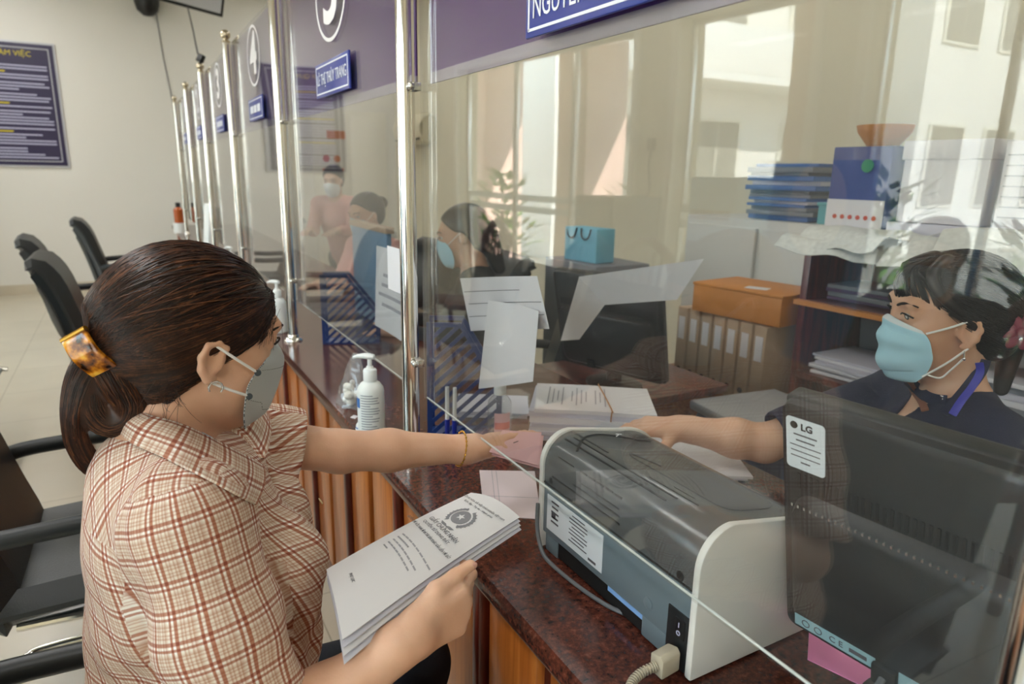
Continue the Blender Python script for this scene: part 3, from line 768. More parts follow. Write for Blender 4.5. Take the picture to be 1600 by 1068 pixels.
e, zt = stack(1.0, 1.345, CZ+0.002, 9, -0.62, 'thick stack of documents held by a brown rubber band, behind the printer', jit=0.006, t=0.0105)
mat('rubber_band', '#b5804f', 0.6)
R_ = Matrix.Rotation(-0.62, 3, 'Z'); c = V((1.0, 1.345, 0)); bp = []
for (x, y, z) in [(0.045, -0.108, CZ+0.004), (0.048, -0.1085, zt-0.004), (0.05, -0.104, zt+0.001), (0.035, 0, zt+0.003), (0.02, 0.104, zt+0.001), (0.02, 0.1085, zt-0.004), (0.02, 0.1085, CZ+0.004)]:
    bp.append(c+R_ @ V((x, y, 0))+V((0, 0, z)))
MB().tube(bez(bp, 6), 0.0016, 8).build('rubber_band', 'rubber_band', e)
lines = MB()
for k in range(13):
    if k % 5 == 4: continue
    lines.box(c+R_ @ V((-0.05+0.012*k-0.06, 0, 0))+V((0, 0, zt+0.0012)), (0.003, 0.14-0.03*(k % 3), 0.0006), Matrix.Rotation(-0.62, 3, 'Z'))
lines.build('printed_lines', 'faint_ink', e)
stack(1.045, 1.085, CZ+0.001, 5, -0.55, 'lower splayed pile of white forms beside the banded stack', jit=0.02, t=0.006)
stack(0.85, 1.60, CZ+0.001, 4, -0.5, 'low pile of white papers at the left of the banded stack', w_=0.20, h_=0.15, jit=0.01, t=0.006)
mat('pale_pink_paper', '#dccdd0', 0.6)
fl = [(0.628, 1.245), (0.735, 1.185), (0.635, 0.995), (0.545, 1.058)]
f_ = MB().prism([(x, y, CZ) for x, y in fl], (0, 0, 0.0015)).build('certificate', 'pale_pink_paper'); tag(f_, 'pale pink certificate lying flat on the granite left of the printer', 'paper')
q = MB()
a, b, c_, d = [V((x, y, CZ+0.0016)) for x, y in fl]
for s in (0.22, 0.30): q.tube([a*(1-s)+b*s, d*(1-s)+c_*s], 0.0005, 4)
q.tube([a*0.4+d*0.6, b*0.4+c_*0.6], 0.0004, 4); q.build('printed_lines', 'faint_ink', f_)
# white sheets leaning behind the screen
sheet('lined_sheet', [(0.70, 1.50, 1.150), (0.70, 1.14, 1.205), (0.72, 1.12, 1.10), (0.72, 1.48, 1.02)], 'white ruled form standing behind the screen right of the chrome post', bend=0.006,
      lines=[(0.02, 0.75, 0.25, 0.012), (0.05, 0.98, 0.48, 0.012), (0.02, 0.98, 0.72, 0.012)])
sheet('plastic_sleeve', [(0.69, 1.33, 1.125), (0.70, 1.13, 1.135), (0.70, 1.145, 0.985), (0.675, 1.345, 0.915)], 'crumpled white sheet hanging in front of the ruled form', bend=0.02)
wb = sheet('folded_poster', [at(905, 432, 2.0), at(1100, 404, 1.85), at(1058, 468, 1.9), at(945, 476, 2.0)], 'big blank white sheet standing above the dark monitor on the staff side', 'paper', 0.001)
sheet('folded_poster', [at(905, 432, 2.0), at(945, 476, 2.0), at(905, 530, 2.02), at(876, 532, 2.0)], 'narrow white flap hanging left of the big blank sheet', 'paper', 0.001)
# certificate booklet in the customer's hand
# ------------------------------------------------------------------ black leather visitor chairs
mat('leather', '#26292a', 0.40, bump=0.12, bscale=260)
mat('arm_pad', '#1f2223', 0.42)
def cushion(mb, sec, half, nw=12, edge=0.045, bulge=0.0):
    """sec(t) -> (centre point in xz, half thickness, normal xz); extruded along y with rounded sides"""
    rows = []
    n = 18
    for i in range(nw+1):
        s = -1+2*i/nw
        y = half*s; k = max(0.0, 1-((abs(s)-0.80)/0.20)**2*1.0) if abs(s) > 0.80 else 1.0
        k = math.sqrt(max(k, 0.02)) if abs(s) > 0.80 else 1.0
        ring = []
        m = 16
        for j in range(m+1):
            (cx_, cz_), h, (nx, nz) = sec(j/m); ring.append(V((cx_+nx*h*k, y, cz_+nz*h*k)))
        for j in range(m, -1, -1):
            (cx_, cz_), h, (nx, nz) = sec(j/m); ring.append(V((cx_-nx*h*k, y, cz_-nz*h*k)))
        rows.append(ring)
    return mb.rings(rows)
def path_sec(ps, hs, nseg=16):
    pts = bez([(p[0], 0, p[1]) for p in ps], 8)
    def f(t):
        q = t*(len(pts)-1); i = min(int(q), len(pts)-2); fr = q-i
        p = pts[i].lerp(pts[i+1], fr); d = (pts[i+1]-pts[i]).normalized()
        u = t*(len(hs)-1); k = min(int(u), len(hs)-2); h = hs[k]+(hs[k+1]-hs[k])*(u-k)
        e = min(t, 1-t)/0.06
        if e < 1: h *= math.sqrt(max(0.03, 1-(1-e)**2))
        return (p.x, p.z), h, (-d.z, d.x)
    return f
def make_chair(label):
    e = empty('office_chair', (0, 0, 0)); tag(e, label, 'chair', 'black leather visitor chairs')
    cushion(MB(), path_sec([(-0.27, 0.445), (-0.1, 0.450), (0.12, 0.455), (0.25, 0.445), (0.275, 0.40)], [0.045, 0.05, 0.052, 0.05, 0.035]), 0.26).build('seat', 'leather', e)
    cushion(MB(), path_sec([(-0.215, 0.40), (-0.245, 0.50), (-0.27, 0.62), (-0.315, 0.78), (-0.365, 0.93), (-0.415, 1.01), (-0.455, 1.005)], [0.05, 0.062, 0.05, 0.052, 0.058, 0.050, 0.025]), 0.255).build('backrest', 'leather', e)
    b = MB()
    cushion(b, path_sec([(-0.275, 0.42), (-0.305, 0.55), (-0.335, 0.68), (-0.375, 0.83), (-0.415, 0.93)], [0.02, 0.03, 0.028, 0.028, 0.02]), 0.225)
    b.build('back_panel', 'leather', e)
    for s in (-1, 1):
        y = s*0.292
        a = MB().tube(bez([(-0.275, y-s*0.02, 0.655), (-0.20, y, 0.665), (0.0, y, 0.672), (0.14, y, 0.672), (0.205, y, 0.655), (0.235, y, 0.60), (0.235, y, 0.50), (0.225, y-s*0.02, 0.42)], 6), 0.0185, 12, flat=1.25)
        a.build('armrest', 'arm_pad', e)
    c = MB()
    c.tube(bez([(0.20, -0.24, 0.395), (0.27, -0.24, 0.36), (0.30, -0.245, 0.25), (0.31, -0.245, 0.08), (0.285, -0.245, 0.018), (0.15, -0.245, 0.014), (-0.20, -0.245, 0.014), (-0.285, -0.22, 0.014), (-0.30, -0.12, 0.014), (-0.30, 0.12, 0.014), (-0.285, 0.22, 0.014), (-0.20, 0.245, 0.014), (0.15, 0.245, 0.014), (0.285, 0.245, 0.018), (0.31, 0.245, 0.08), (0.30, 0.245, 0.25), (0.27, 0.24, 0.36), (0.20, 0.24, 0.395)], 5), 0.0135, 12)
    c.tube([(0.20, -0.24, 0.395), (-0.20, -0.22, 0.395)], 0.011, 10).tube([(0.20, 0.24, 0.395), (-0.20, 0.22, 0.395)], 0.011, 10)
    c.build('cantilever_base', 'chrome', e)
    return e
chair0 = make_chair('black leather chair with a chrome base, nearest of the far three at the left')
chair0.location = (0.02, 3.90, 0); chair0.scale = (0.95, 0.97, 0.94)
for lab, x, y, rz in [('lone black leather chair farthest back, against the pale far wall', 0.045, 6.55, 0.02),
                      ('black leather chair half hidden behind the nearest of the far three', -0.14, 4.95, 0.06),
                      ('large black leather chair cut by the left frame edge, behind the seated woman', -0.115, 1.93, -0.03),
                      ('black leather chair the plaid shirted woman sits on, only its armrest showing', -0.10, 0.87, -0.12)]:
    c = copy_tree(chair0); c.location = (x, y, 0); c.rotation_euler = (0, 0, rz); c['label'] = lab
# ------------------------------------------------------------------ far wall poster, camera, hung monitor
mat('poster_navy', '#2c2548', 0.35)
mat('poster_frame', '#c7c9cf', 0.35)
po = empty('rules_poster', (-0.93, YB-0.01, 1.37)); tag(po, 'large dark navy notice board of rules in yellow and white print on the far wall', 'poster')
x0, x1, z0, z1 = -1.50, -0.475, 1.375, 2.645
MB().span((x0, YB-0.022, z0), (x1, YB, z1)).build('frame', 'poster_frame', po, 0.004)
MB().span((x0+0.02, YB-0.025, z0+0.02), (x1-0.02, YB-0.021, z1-0.02)).build('board', 'poster_navy', po)
b = MB()
for (xa, za, xb, zb) in [(x0+0.06, z0+0.06, x1-0.06, z0+0.068), (x0+0.06, z1-0.068, x1-0.06, z1-0.06), (x1-0.068, z0+0.06, x1-0.06, z1-0.06), (x0+0.06, z0+0.06, x0+0.068, z1-0.06)]:
    b.span((xa, YB-0.0265, za), (xb, YB-0.0245, zb))
b.build('inner_border', 'poster_frame', po)
MW = basis((-1.01, YB-0.027, z1-0.125), (1, 0, 0), (0, -1, 0))
text('title_lettering', 'NỘI QUY LÀM VIỆC', 0.072, 'yellow_ink', MW, po)
ln = MB(); yl = MB(); z = z1-0.235; random.seed(3)
plan = 'wwyw ww ww w w ww ywwwww wwyww wwww ww wwwww wwwww'
for i, chn in enumerate('wwyww www wwwyw wwwww wywwww wwww wwwww ww'):
    if z < z0+0.09: break
    if chn == ' ': z -= 0.018; continue
    wd = random.choice([0.80, 0.82, 0.78, 0.55, 0.82, 0.7]) if chn == 'w' else 0.45
    (ln if chn == 'w' else yl).span((x0+0.11, YB-0.0265, z-0.014), (x0+0.11+wd, YB-0.0245, z)); z -= 0.031
ln.build('printed_lines', 'white_ink', po); yl.build('printed_headings', 'yellow_ink', po)
cam_ = empty('dome_camera', (0.44, YB-0.1, 3.1)); tag(cam_, 'black dome security camera high on the far wall', 'camera')
MB().cyl((0.44, YB, 3.27), (0.44, YB-0.06, 3.27), 0.07).build('wall_plate', 'white_plastic', cam_)
MB().lathe([(0.001, -0.16), (0.05, -0.15), (0.105, -0.10), (0.125, -0.03), (0.13, 0.06), (0.11, 0.12), (0.001, 0.13)], (0.44, YB-0.14, 3.16), 28).build('dome', 'black_plastic', cam_)
tag(MB().tube([(0.52, YB-0.006, 3.2), (0.56, YB-0.006, 2.6), (0.66, YB-0.006, 1.7), (0.70, YB-0.006, 1.4)], 0.005, 6).build('wall_wire', 'cable_grey'), 'thin dark wire running down the far wall from the dome camera', 'wire')
hm = empty('hanging_monitor', (0.75, 7.9, 2.9)); tag(hm, 'dark hanging display above the counter end, cut by the top of the frame', 'monitor')
Rm = Euler((0.25, 0.1, 0.25)).to_matrix()
MB().box((0.80, 7.9, 3.13), (0.62, 0.05, 0.42), Rm).build('casing', 'dark_plastic', hm, 0.01)
MB().box(V((0.80, 7.9, 3.13))+Rm @ V((0, -0.027, 0)), (0.56, 0.004, 0.36), Rm).build('screen_glass', 'poster_frame', hm)
MB().cyl((0.80, 7.92, 3.3), (0.80, 7.92, ZC), 0.02).build('ceiling_rod', 'steel', hm)
tag(MB().tube(bez([(0.74, 7.9, 2.93), (0.68, 7.0, 2.6), (0.55, 5.4, 2.12), (0.539, 5.09, 2.085)], 6), 0.006, 6).build('display_cable', 'black_plastic'), 'black cable dropping from the hanging display to the post by sign three', 'cable')
cl = MB().box((0.525, 5.07, 2.085), (0.03, 0.05, 0.05), (0.3, 0.3, 0.6)); tag(cl.build('cable_clip', 'black_plastic', None, 0.006), 'black clip on top of the post by sign three', 'clip')
bt = empty('amber_bottle', (0.47, 7.7, CZ)); tag(bt, 'small amber bottle with a dark cap at the far counter end', 'bottle')
mat('amber', '#b2551f', 0.25)
MB().lathe([(0.001, 0), (0.045, 0), (0.045, 0.13), (0.02, 0.16), (0.001, 0.16)], (0.47, 7.7, CZ+0.10), 20).build('body', 'amber', bt)
MB().lathe([(0.001, 0), (0.06, 0), (0.06, 0.10), (0.001, 0.10)], (0.47, 7.7, CZ), 20).build('stand', 'white_plastic', bt)
MB().lathe([(0.024, 0.155), (0.024, 0.20), (0.001, 0.20)], (0.47, 7.7, CZ+0.10), 20).build('cap', 'black_plastic', bt)
fb = empty('paper_holder', (0.51, 5.2, CZ)); tag(fb, 'tall white leaflet holder far along the counter', 'holder')
MB().box((0.505, 5.25, CZ+0.20), (0.05, 0.16, 0.40), (0, 0.1, 0.1)).build('holder_body', 'white_plastic', fb, 0.01)
MB().box((0.535, 5.2, CZ+0.2), (0.02, 0.16, 0.36), (0, 0.1, 0.1)).build('holder_back', 'cable_grey', fb, 0.004)
# far wall behind the staff: white door with red signs
d = empty('door_1', (2.62, YB, 0)); d['kind'] = 'structure'
MB().span((2.18, YB-0.03, 0), (3.16, YB, 2.16)).build('door_frame', 'trim_white', d, 0.006)
MB().span((2.26, YB-0.045, 0.01), (2.66, YB-0.02, 2.10)).span((2.68, YB-0.045, 0.01), (3.08, YB-0.02, 2.10)).build('door_leaf', 'trim_white', d, 0.006)
mat('sign_red', '#c9563c', 0.4); mat('sign_orange', '#d98a4a', 0.4)
s = MB().span((2.36, YB-0.052, 1.80), (2.60, YB-0.045, 1.90)); tag(s.build('door_plate', 'sign_orange'), 'small orange plate on the white door at the back', 'sign')
s = empty('no_entry_notice', (2.42, YB-0.05, 1.5)); tag(s, 'pale notice with two warning discs and a red line on the back door', 'sign')
MB().span((2.28, YB-0.050, 1.30), (2.58, YB-0.045, 1.66)).build('notice_board', 'trim_white', s)
MB().cyl((2.34, YB-0.055, 1.55), (2.34, YB-0.05, 1.55), 0.045).build('warning_disc', 'sign_red', s)
MB().cyl((2.48, YB-0.055, 1.55), (2.48, YB-0.05, 1.55), 0.045).build('warning_disc', 'sign_orange', s)
MB().span((2.29, YB-0.055, 1.38), (2.56, YB-0.05, 1.43)).build('notice_line', 'sign_red', s)
ac = empty('air_conditioner', (XS-0.12, 8.3, 1.95)); tag(ac, 'beige wall air conditioner over the staff at the back', 'air conditioner')
mat('ac_beige', '#cfc7ae', 0.4)
cushion(MB(), path_sec([(XS-0.02, 1.75), (XS-0.16, 1.78), (XS-0.2, 1.95), (XS-0.1, 2.05), (XS-0.02, 2.05)], [0.02, 0.03, 0.03, 0.03, 0.02]), 0.45).xf(Matrix.Translation((0, 8.2, 0))).span((XS-0.16, 7.77, 1.76), (XS-0.005, 8.63, 2.04)).build('casing', 'ac_beige', ac)
MB().span((XS-0.20, 7.8, 1.775), (XS-0.17, 8.6, 1.80)).build('air_vent', 'slot_black', ac)
# ------------------------------------------------------------------ outdoors, as mirrored in the screens
mat('facade_cream', '#e9e1cc', 0.8, var=0.03, scale=0.8)
mat('facade_white', '#efece4', 0.8, var=0.03, scale=0.8)
mat('column_pink', '#dcbcb0', 0.7, var=0.03, scale=1.2)
mat('paving', '#7f7b72', 0.8, var=0.08, scale=2.0)
mat('roof_tile', '#b5765c', 0.8, var=0.1, scale=6)
mat('shade_glass', '#77776f', 0.25)
mat('leaf_green', '#5e8a3a', 0.7, var=0.35, scale=14)
mat('leaf_dark', '#3c5e30', 0.7, var=0.35, scale=14)
mat('terracotta', '#a4512f', 0.7)
struct(MB().span((-60, -40, -0.25), (XW-0.2, 70, -0.1)), 'ground', 'paving')
struct(MB().span((-4.5, Y0-2, -0.1), (XW-0.2, 20, -0.01)), 'terrace', 'floor_tiles')
struct(MB().span((-4.6, Y0-2, 3.15), (XW-0.2, 20, 3.45)), 'portico_roof', 'ceiling_paint')
for y in (-2.0, 1.0, 4.0, 7.0, 8.9, 12.0):
    struct(MB().span((-4.15, y-0.24, -0.05), (-3.67, y+0.24, 3.15)).span((-4.19, y-0.28, -0.05), (-3.63, y+0.28, 0.25)), 'column', 'column_pink', 0.01)
def building(label, x, y0, y1, h, fm, floors, depth=8, bal=True, win=2.6):
    e = empty('building', (x, (y0+y1)/2, -0.1)); tag(e, label, 'building')
    MB().span((x-depth, y0, -0.1), (x, y1, h)).build('walls', fm, e)
    n = int((y1-y0)/win)
    for f in range(floors):
        z = 0.9+f*3.3
        for k in range(n):
            y = y0+(k+0.5)*(y1-y0)/n
            w = MB().span((x-0.02, y-0.62, z), (x+0.04, y+0.62, z+1.75)).build('window_frame', 'trim_white', e)
            MB().span((x+0.03, y-0.54, z+0.06), (x+0.05, y-0.02, z+1.69)).span((x+0.03, y+0.02, z+0.06), (x+0.05, y+0.54, z+1.69)).build('pane', 'shade_glass', w)
        if bal and f:
            MB().span((x, y0+0.6, z-1.0), (x+1.1, y1-0.6, z-0.85)).span((x+1.0, y0+0.6, z-0.85), (x+1.1, y1-0.6, z-0.02)).build('balcony', 'facade_white', e, 0.02)
    MB().span((x-depth, y0-0.2, h), (x+0.5, y1+0.2, h+0.3)).build('cornice', 'facade_white', e, 0.03)
    return e
ba = building('white building with long balconies mirrored at the middle of the near screen', 0, -3.5, 3.5, 9.5, 'facade_white', 3, depth=4, win=2.2)
ba.location = (-10.0, 11.6, -0.1); ba.rotation_euler = (0, 0, -PI/2)
b3 = building('cream building glimpsed between the two left pink columns', 0, -4.5, 4.5, 9.0, 'facade_cream', 2)
b3.location = (-13.5, 22.5, -0.1); b3.rotation_euler = (0, 0, -PI/2)
bw = building('tall white building with shuttered windows and a louvre strip mirrored top right', 0, -2.9, 2.9, 12.5, 'facade_white', 4, bal=False, win=1.7, depth=2.5)
lv = MB()
for k in range(42): lv.box((0.07, -2.55, 0.6+k*0.27), (0.10, 0.62, 0.10), (0, 0.5, 0))
lv.build('louvre_strip', 'cable_grey', bw)
bw.location = (-16.3, 9.6, -0.1); bw.rotation_euler = (0, 0, -PI/2)
hs = empty('house', (-34, 14, -0.1)); tag(hs, 'small cream house with a red hipped roof mirrored at the far right', 'house')
MB().span((-38, 13.0, -0.1), (-30, 20.0, 4.6)).build('walls', 'facade_cream', hs)
MB().add([(-38.5, 12.4, 4.6), (-29.5, 12.4, 4.6), (-29.5, 20.6, 4.6), (-38.5, 20.6, 4.6), (-36, 16.5, 7.2), (-32, 16.5, 7.2)], [(0, 1, 5, 4), (1, 2, 5), (2, 3, 4, 5), (3, 0, 4), (0, 3, 2, 1)]).build('roof', 'roof_tile', hs)
for x in (-36.5, -34, -31.5): MB().span((x-0.7, 12.95, 1.4), (x+0.7, 13.02, 3.6)).build('window', 'shade_glass', hs)
building('low cream building mirrored beyond the entrance doors', -24, -30, 1.0, 6.5, 'facade_cream', 2, bal=False)
def plant(label, x, y, h, r, m, grp='potted shrubs on the terrace'):
    e = empty('potted_shrub', (x, y, -0.01)); tag(e, label, 'plant', grp)
    MB().lathe([(0.001, 0), (0.16, 0), (0.22, 0.34), (0.20, 0.35), (0.18, 0.32), (0.001, 0.32)], (x, y, -0.01), 20).build('pot', 'terracotta', e)
    b = MB()
    for k in range(150):
        a = random.uniform(0, 2*PI); t = random.uniform(0, 1); q = r*(0.35+0.65*math.sin(PI*(0.15+0.8*t)))*math.sqrt(random.random())
        p = V((x+q*math.cos(a), y+q*math.sin(a), 0.32+t*h)); d = V((math.cos(a), math.sin(a), random.uniform(0.1, 1))).normalized(); s = d.cross(V((0, 0, 1))).normalized()*0.035
        b.add([p, p+d*0.09+s, p+d*0.2, p+d*0.09-s], [(0, 1, 2, 3)])
    b.build('foliage', m, e, recalc=False)
    MB().cyl((x, y, 0.3), (x, y, 0.32+h*0.6), 0.02, n=8).build('stem', 'red_wood', e)
for i, (x, y, h, r, m) in enumerate([(-3.4, 5.5, 1.0, 0.42, 'leaf_green'), (-3.45, 7.9, 1.1, 0.4, 'leaf_green'), (-3.6, 10.2, 1.2, 0.45, 'leaf_dark'), (-3.45, 3.1, 1.1, 0.35, 'leaf_green'), (-3.5, 2.1, 0.8, 0.4, 'leaf_dark')]):
    plant('green potted shrub on the terrace, %s' % ['between the two pink columns in the middle', 'before the second pink column', 'farthest down the terrace', 'mirrored right of the dark kiosk', 'mirrored before the white building'][i], x, y, h, r, m)
# ------------------------------------------------------------------ lobby furniture mirrored in the screens
def slat_chair(label, x, y, rz):
    e = empty('wooden_chair', (0, 0, 0)); tag(e, label, 'chair', 'slatted wooden chairs in the lobby')
    MB().box((0, 0, 0.44), (0.44, 0.44, 0.04)).build('seat', 'red_wood', e, 0.008)
    for sy in (-1, 1):
        MB().tube([(0.19, sy*0.19, 0), (0.19, sy*0.19, 0.43)], 0.02, 8).build('leg', 'red_wood', e)
        MB().tube([(-0.20, sy*0.19, 0), (-0.20, sy*0.19, 0.45), (-0.26, sy*0.20, 0.92)], 0.021, 8).build('leg', 'red_wood', e)
    MB().tube(bez([(-0.26, -0.20, 0.90), (-0.27, -0.15, 0.98), (-0.275, 0, 1.06), (-0.27, 0.15, 0.98), (-0.26, 0.20, 0.90)], 6), 0.028, 10).build('crest_rail', 'red_wood', e)
    for k in range(5):
        yy = -0.12+0.06*k; MB().tube([(-0.205, yy*0.95, 0.47), (-0.268, yy, 1.0)], 0.011, 8).build('slat', 'red_wood', e)
    MB().tube([(-0.215, -0.19, 0.56), (-0.215, 0.19, 0.56)], 0.014, 8).build('back_rail', 'red_wood', e)
    e.location = (x, y, 0); e.rotation_euler = (0, 0, rz); return e
sc0 = slat_chair('wooden slat back chair mirrored above the steel bench, the farthest of three', -1.30, 4.75, 0.1)
for lab, x, y, rz in [('wooden slat back chair mirrored right of the steel bench, the middle of three', -1.35, 3.75, 0.0), ('wooden slat back chair mirrored beside the dark kiosk, the nearest of three', -1.35, 3.2, -0.15), ('wooden slat back chair mirrored on the black monitor', -1.25, 1.25, 0.5)]:
    c = copy_tree(sc0); c.location = (x, y, 0); c.rotation_euler = (0, 0, rz); c['label'] = lab
bn = empty('steel_bench', (-0.95, 3.4, 0)); tag(bn, 'row of perforated grey steel waiting seats mirrored in the near screen', 'bench')
mat('perforated', '#5d605c', 0.35, metal=0.6, bump=0.5, bscale=220)
for k in range(3):
    y = 2.75+0.56*k; o = MB(); P = []
    for (x, z) in [(-0.62, 0.40), (-0.75, 0.42), (-0.92, 0.40), (-1.00, 0.47), (-1.03, 0.62), (-1.07, 0.80), (-1.10, 0.92)]:
        P.append([V((x, y+0.26*s*(1-0.05*(z > 0.85)), z)) for s in (-1, -0.5, 0, 0.5, 1)])
    MB().grid(P, 0.012).build('seat_shell', 'perforated', bn)
    for s in (-0.265, 0.265): MB().tube(bez([(-0.60, y+s, 0.39), (-0.78, y+s, 0.415), (-0.95, y+s, 0.41), (-1.01, y+s, 0.5), (-1.05, y+s, 0.65), (-1.11, y+s, 0.93)], 5), 0.012, 8).build('edge_tube', 'chrome', bn)
MB().span((-0.86, 2.4, 0.33), (-0.80, 4.25, 0.38)).build('beam', 'dark_plastic', bn)
for y in (2.7, 3.95): MB().span((-0.85, y-0.025, 0.02), (-0.81, y+0.025, 0.34)).span((-1.1, y-0.03, 0), (-0.58, y+0.03, 0.03)).build('leg', 'chrome', bn)
ko = empty('information_kiosk', (-2.3, 4.45, 0)); tag(ko, 'tall dark kiosk cabinet mirrored in the middle of the near screen', 'kiosk')
MB().span((-2.5, 4.2, 0), (-2.1, 4.62, 1.28)).build('cabinet', 'dark_plastic', ko, 0.01)
MB().span((-2.1, 4.26, 0.75), (-2.09, 4.56, 1.2)).build('display', 'slot_black', ko)
tag(MB().tube(bez([(XW+0.015, 4.45, 1.62), (XW+0.02, 4.46, 1.5), (XW+0.02, 4.44, 1.3), (-2.45, 4.44, 1.282)], 6), 0.008, 6).box((XW+0.02, 4.45, 1.66), (0.03, 0.06, 0.09)).build('kiosk_cable', 'black_plastic'), 'black cable from the wall socket down to the dark kiosk', 'cable')
mat('light_blue', '#8fc3dc', 0.5); mat('mid_blue', '#3f86bd', 0.5); mat('navy_card', '#27305e', 0.5)
bx = empty('blue_cabinet', (-1.9, 2.9, 0)); tag(bx, 'light blue stacked tray cabinet mirrored right of the dark kiosk', 'cabinet')
MB().span((-2.0, 2.72, 0), (-1.7, 3.05, 1.42)).build('cabinet_body', 'light_blue', bx, 0.01)
for k in range(3): MB().span((-1.70, 2.75, 0.86+k*0.17), (-1.69, 3.02, 0.91+k*0.17)).build('tray_slot', 'navy_card', bx)
so = empty('standing_board', (-1.85, 2.35, 0)); tag(so, 'blue standing poster with a pale oval mirrored left of the folder pile', 'poster')
MB().box((-1.85, 2.35, 0.85), (0.03, 0.55, 1.3)).build('board', 'mid_blue', so, 0.004)
MB().lathe([(0.0001, 0), (0.16, 0), (0.16, 0.004), (0.0001, 0.004)], (-1.835, 2.35, 1.28), 32, (1, 0, 0), sx=1.0, sy=1.4).build('oval_print', 'paper', so)
MB().span((-1.834, 2.14, 0.86), (-1.828, 2.32, 1.12)).build('card_print', 'navy_card', so)
MB().span((-2.0, 2.1, 0.0), (-1.7, 2.6, 0.03)).span((-1.87, 2.33, 0.03), (-1.83, 2.37, 0.22)).build('stand', 'steel', so)
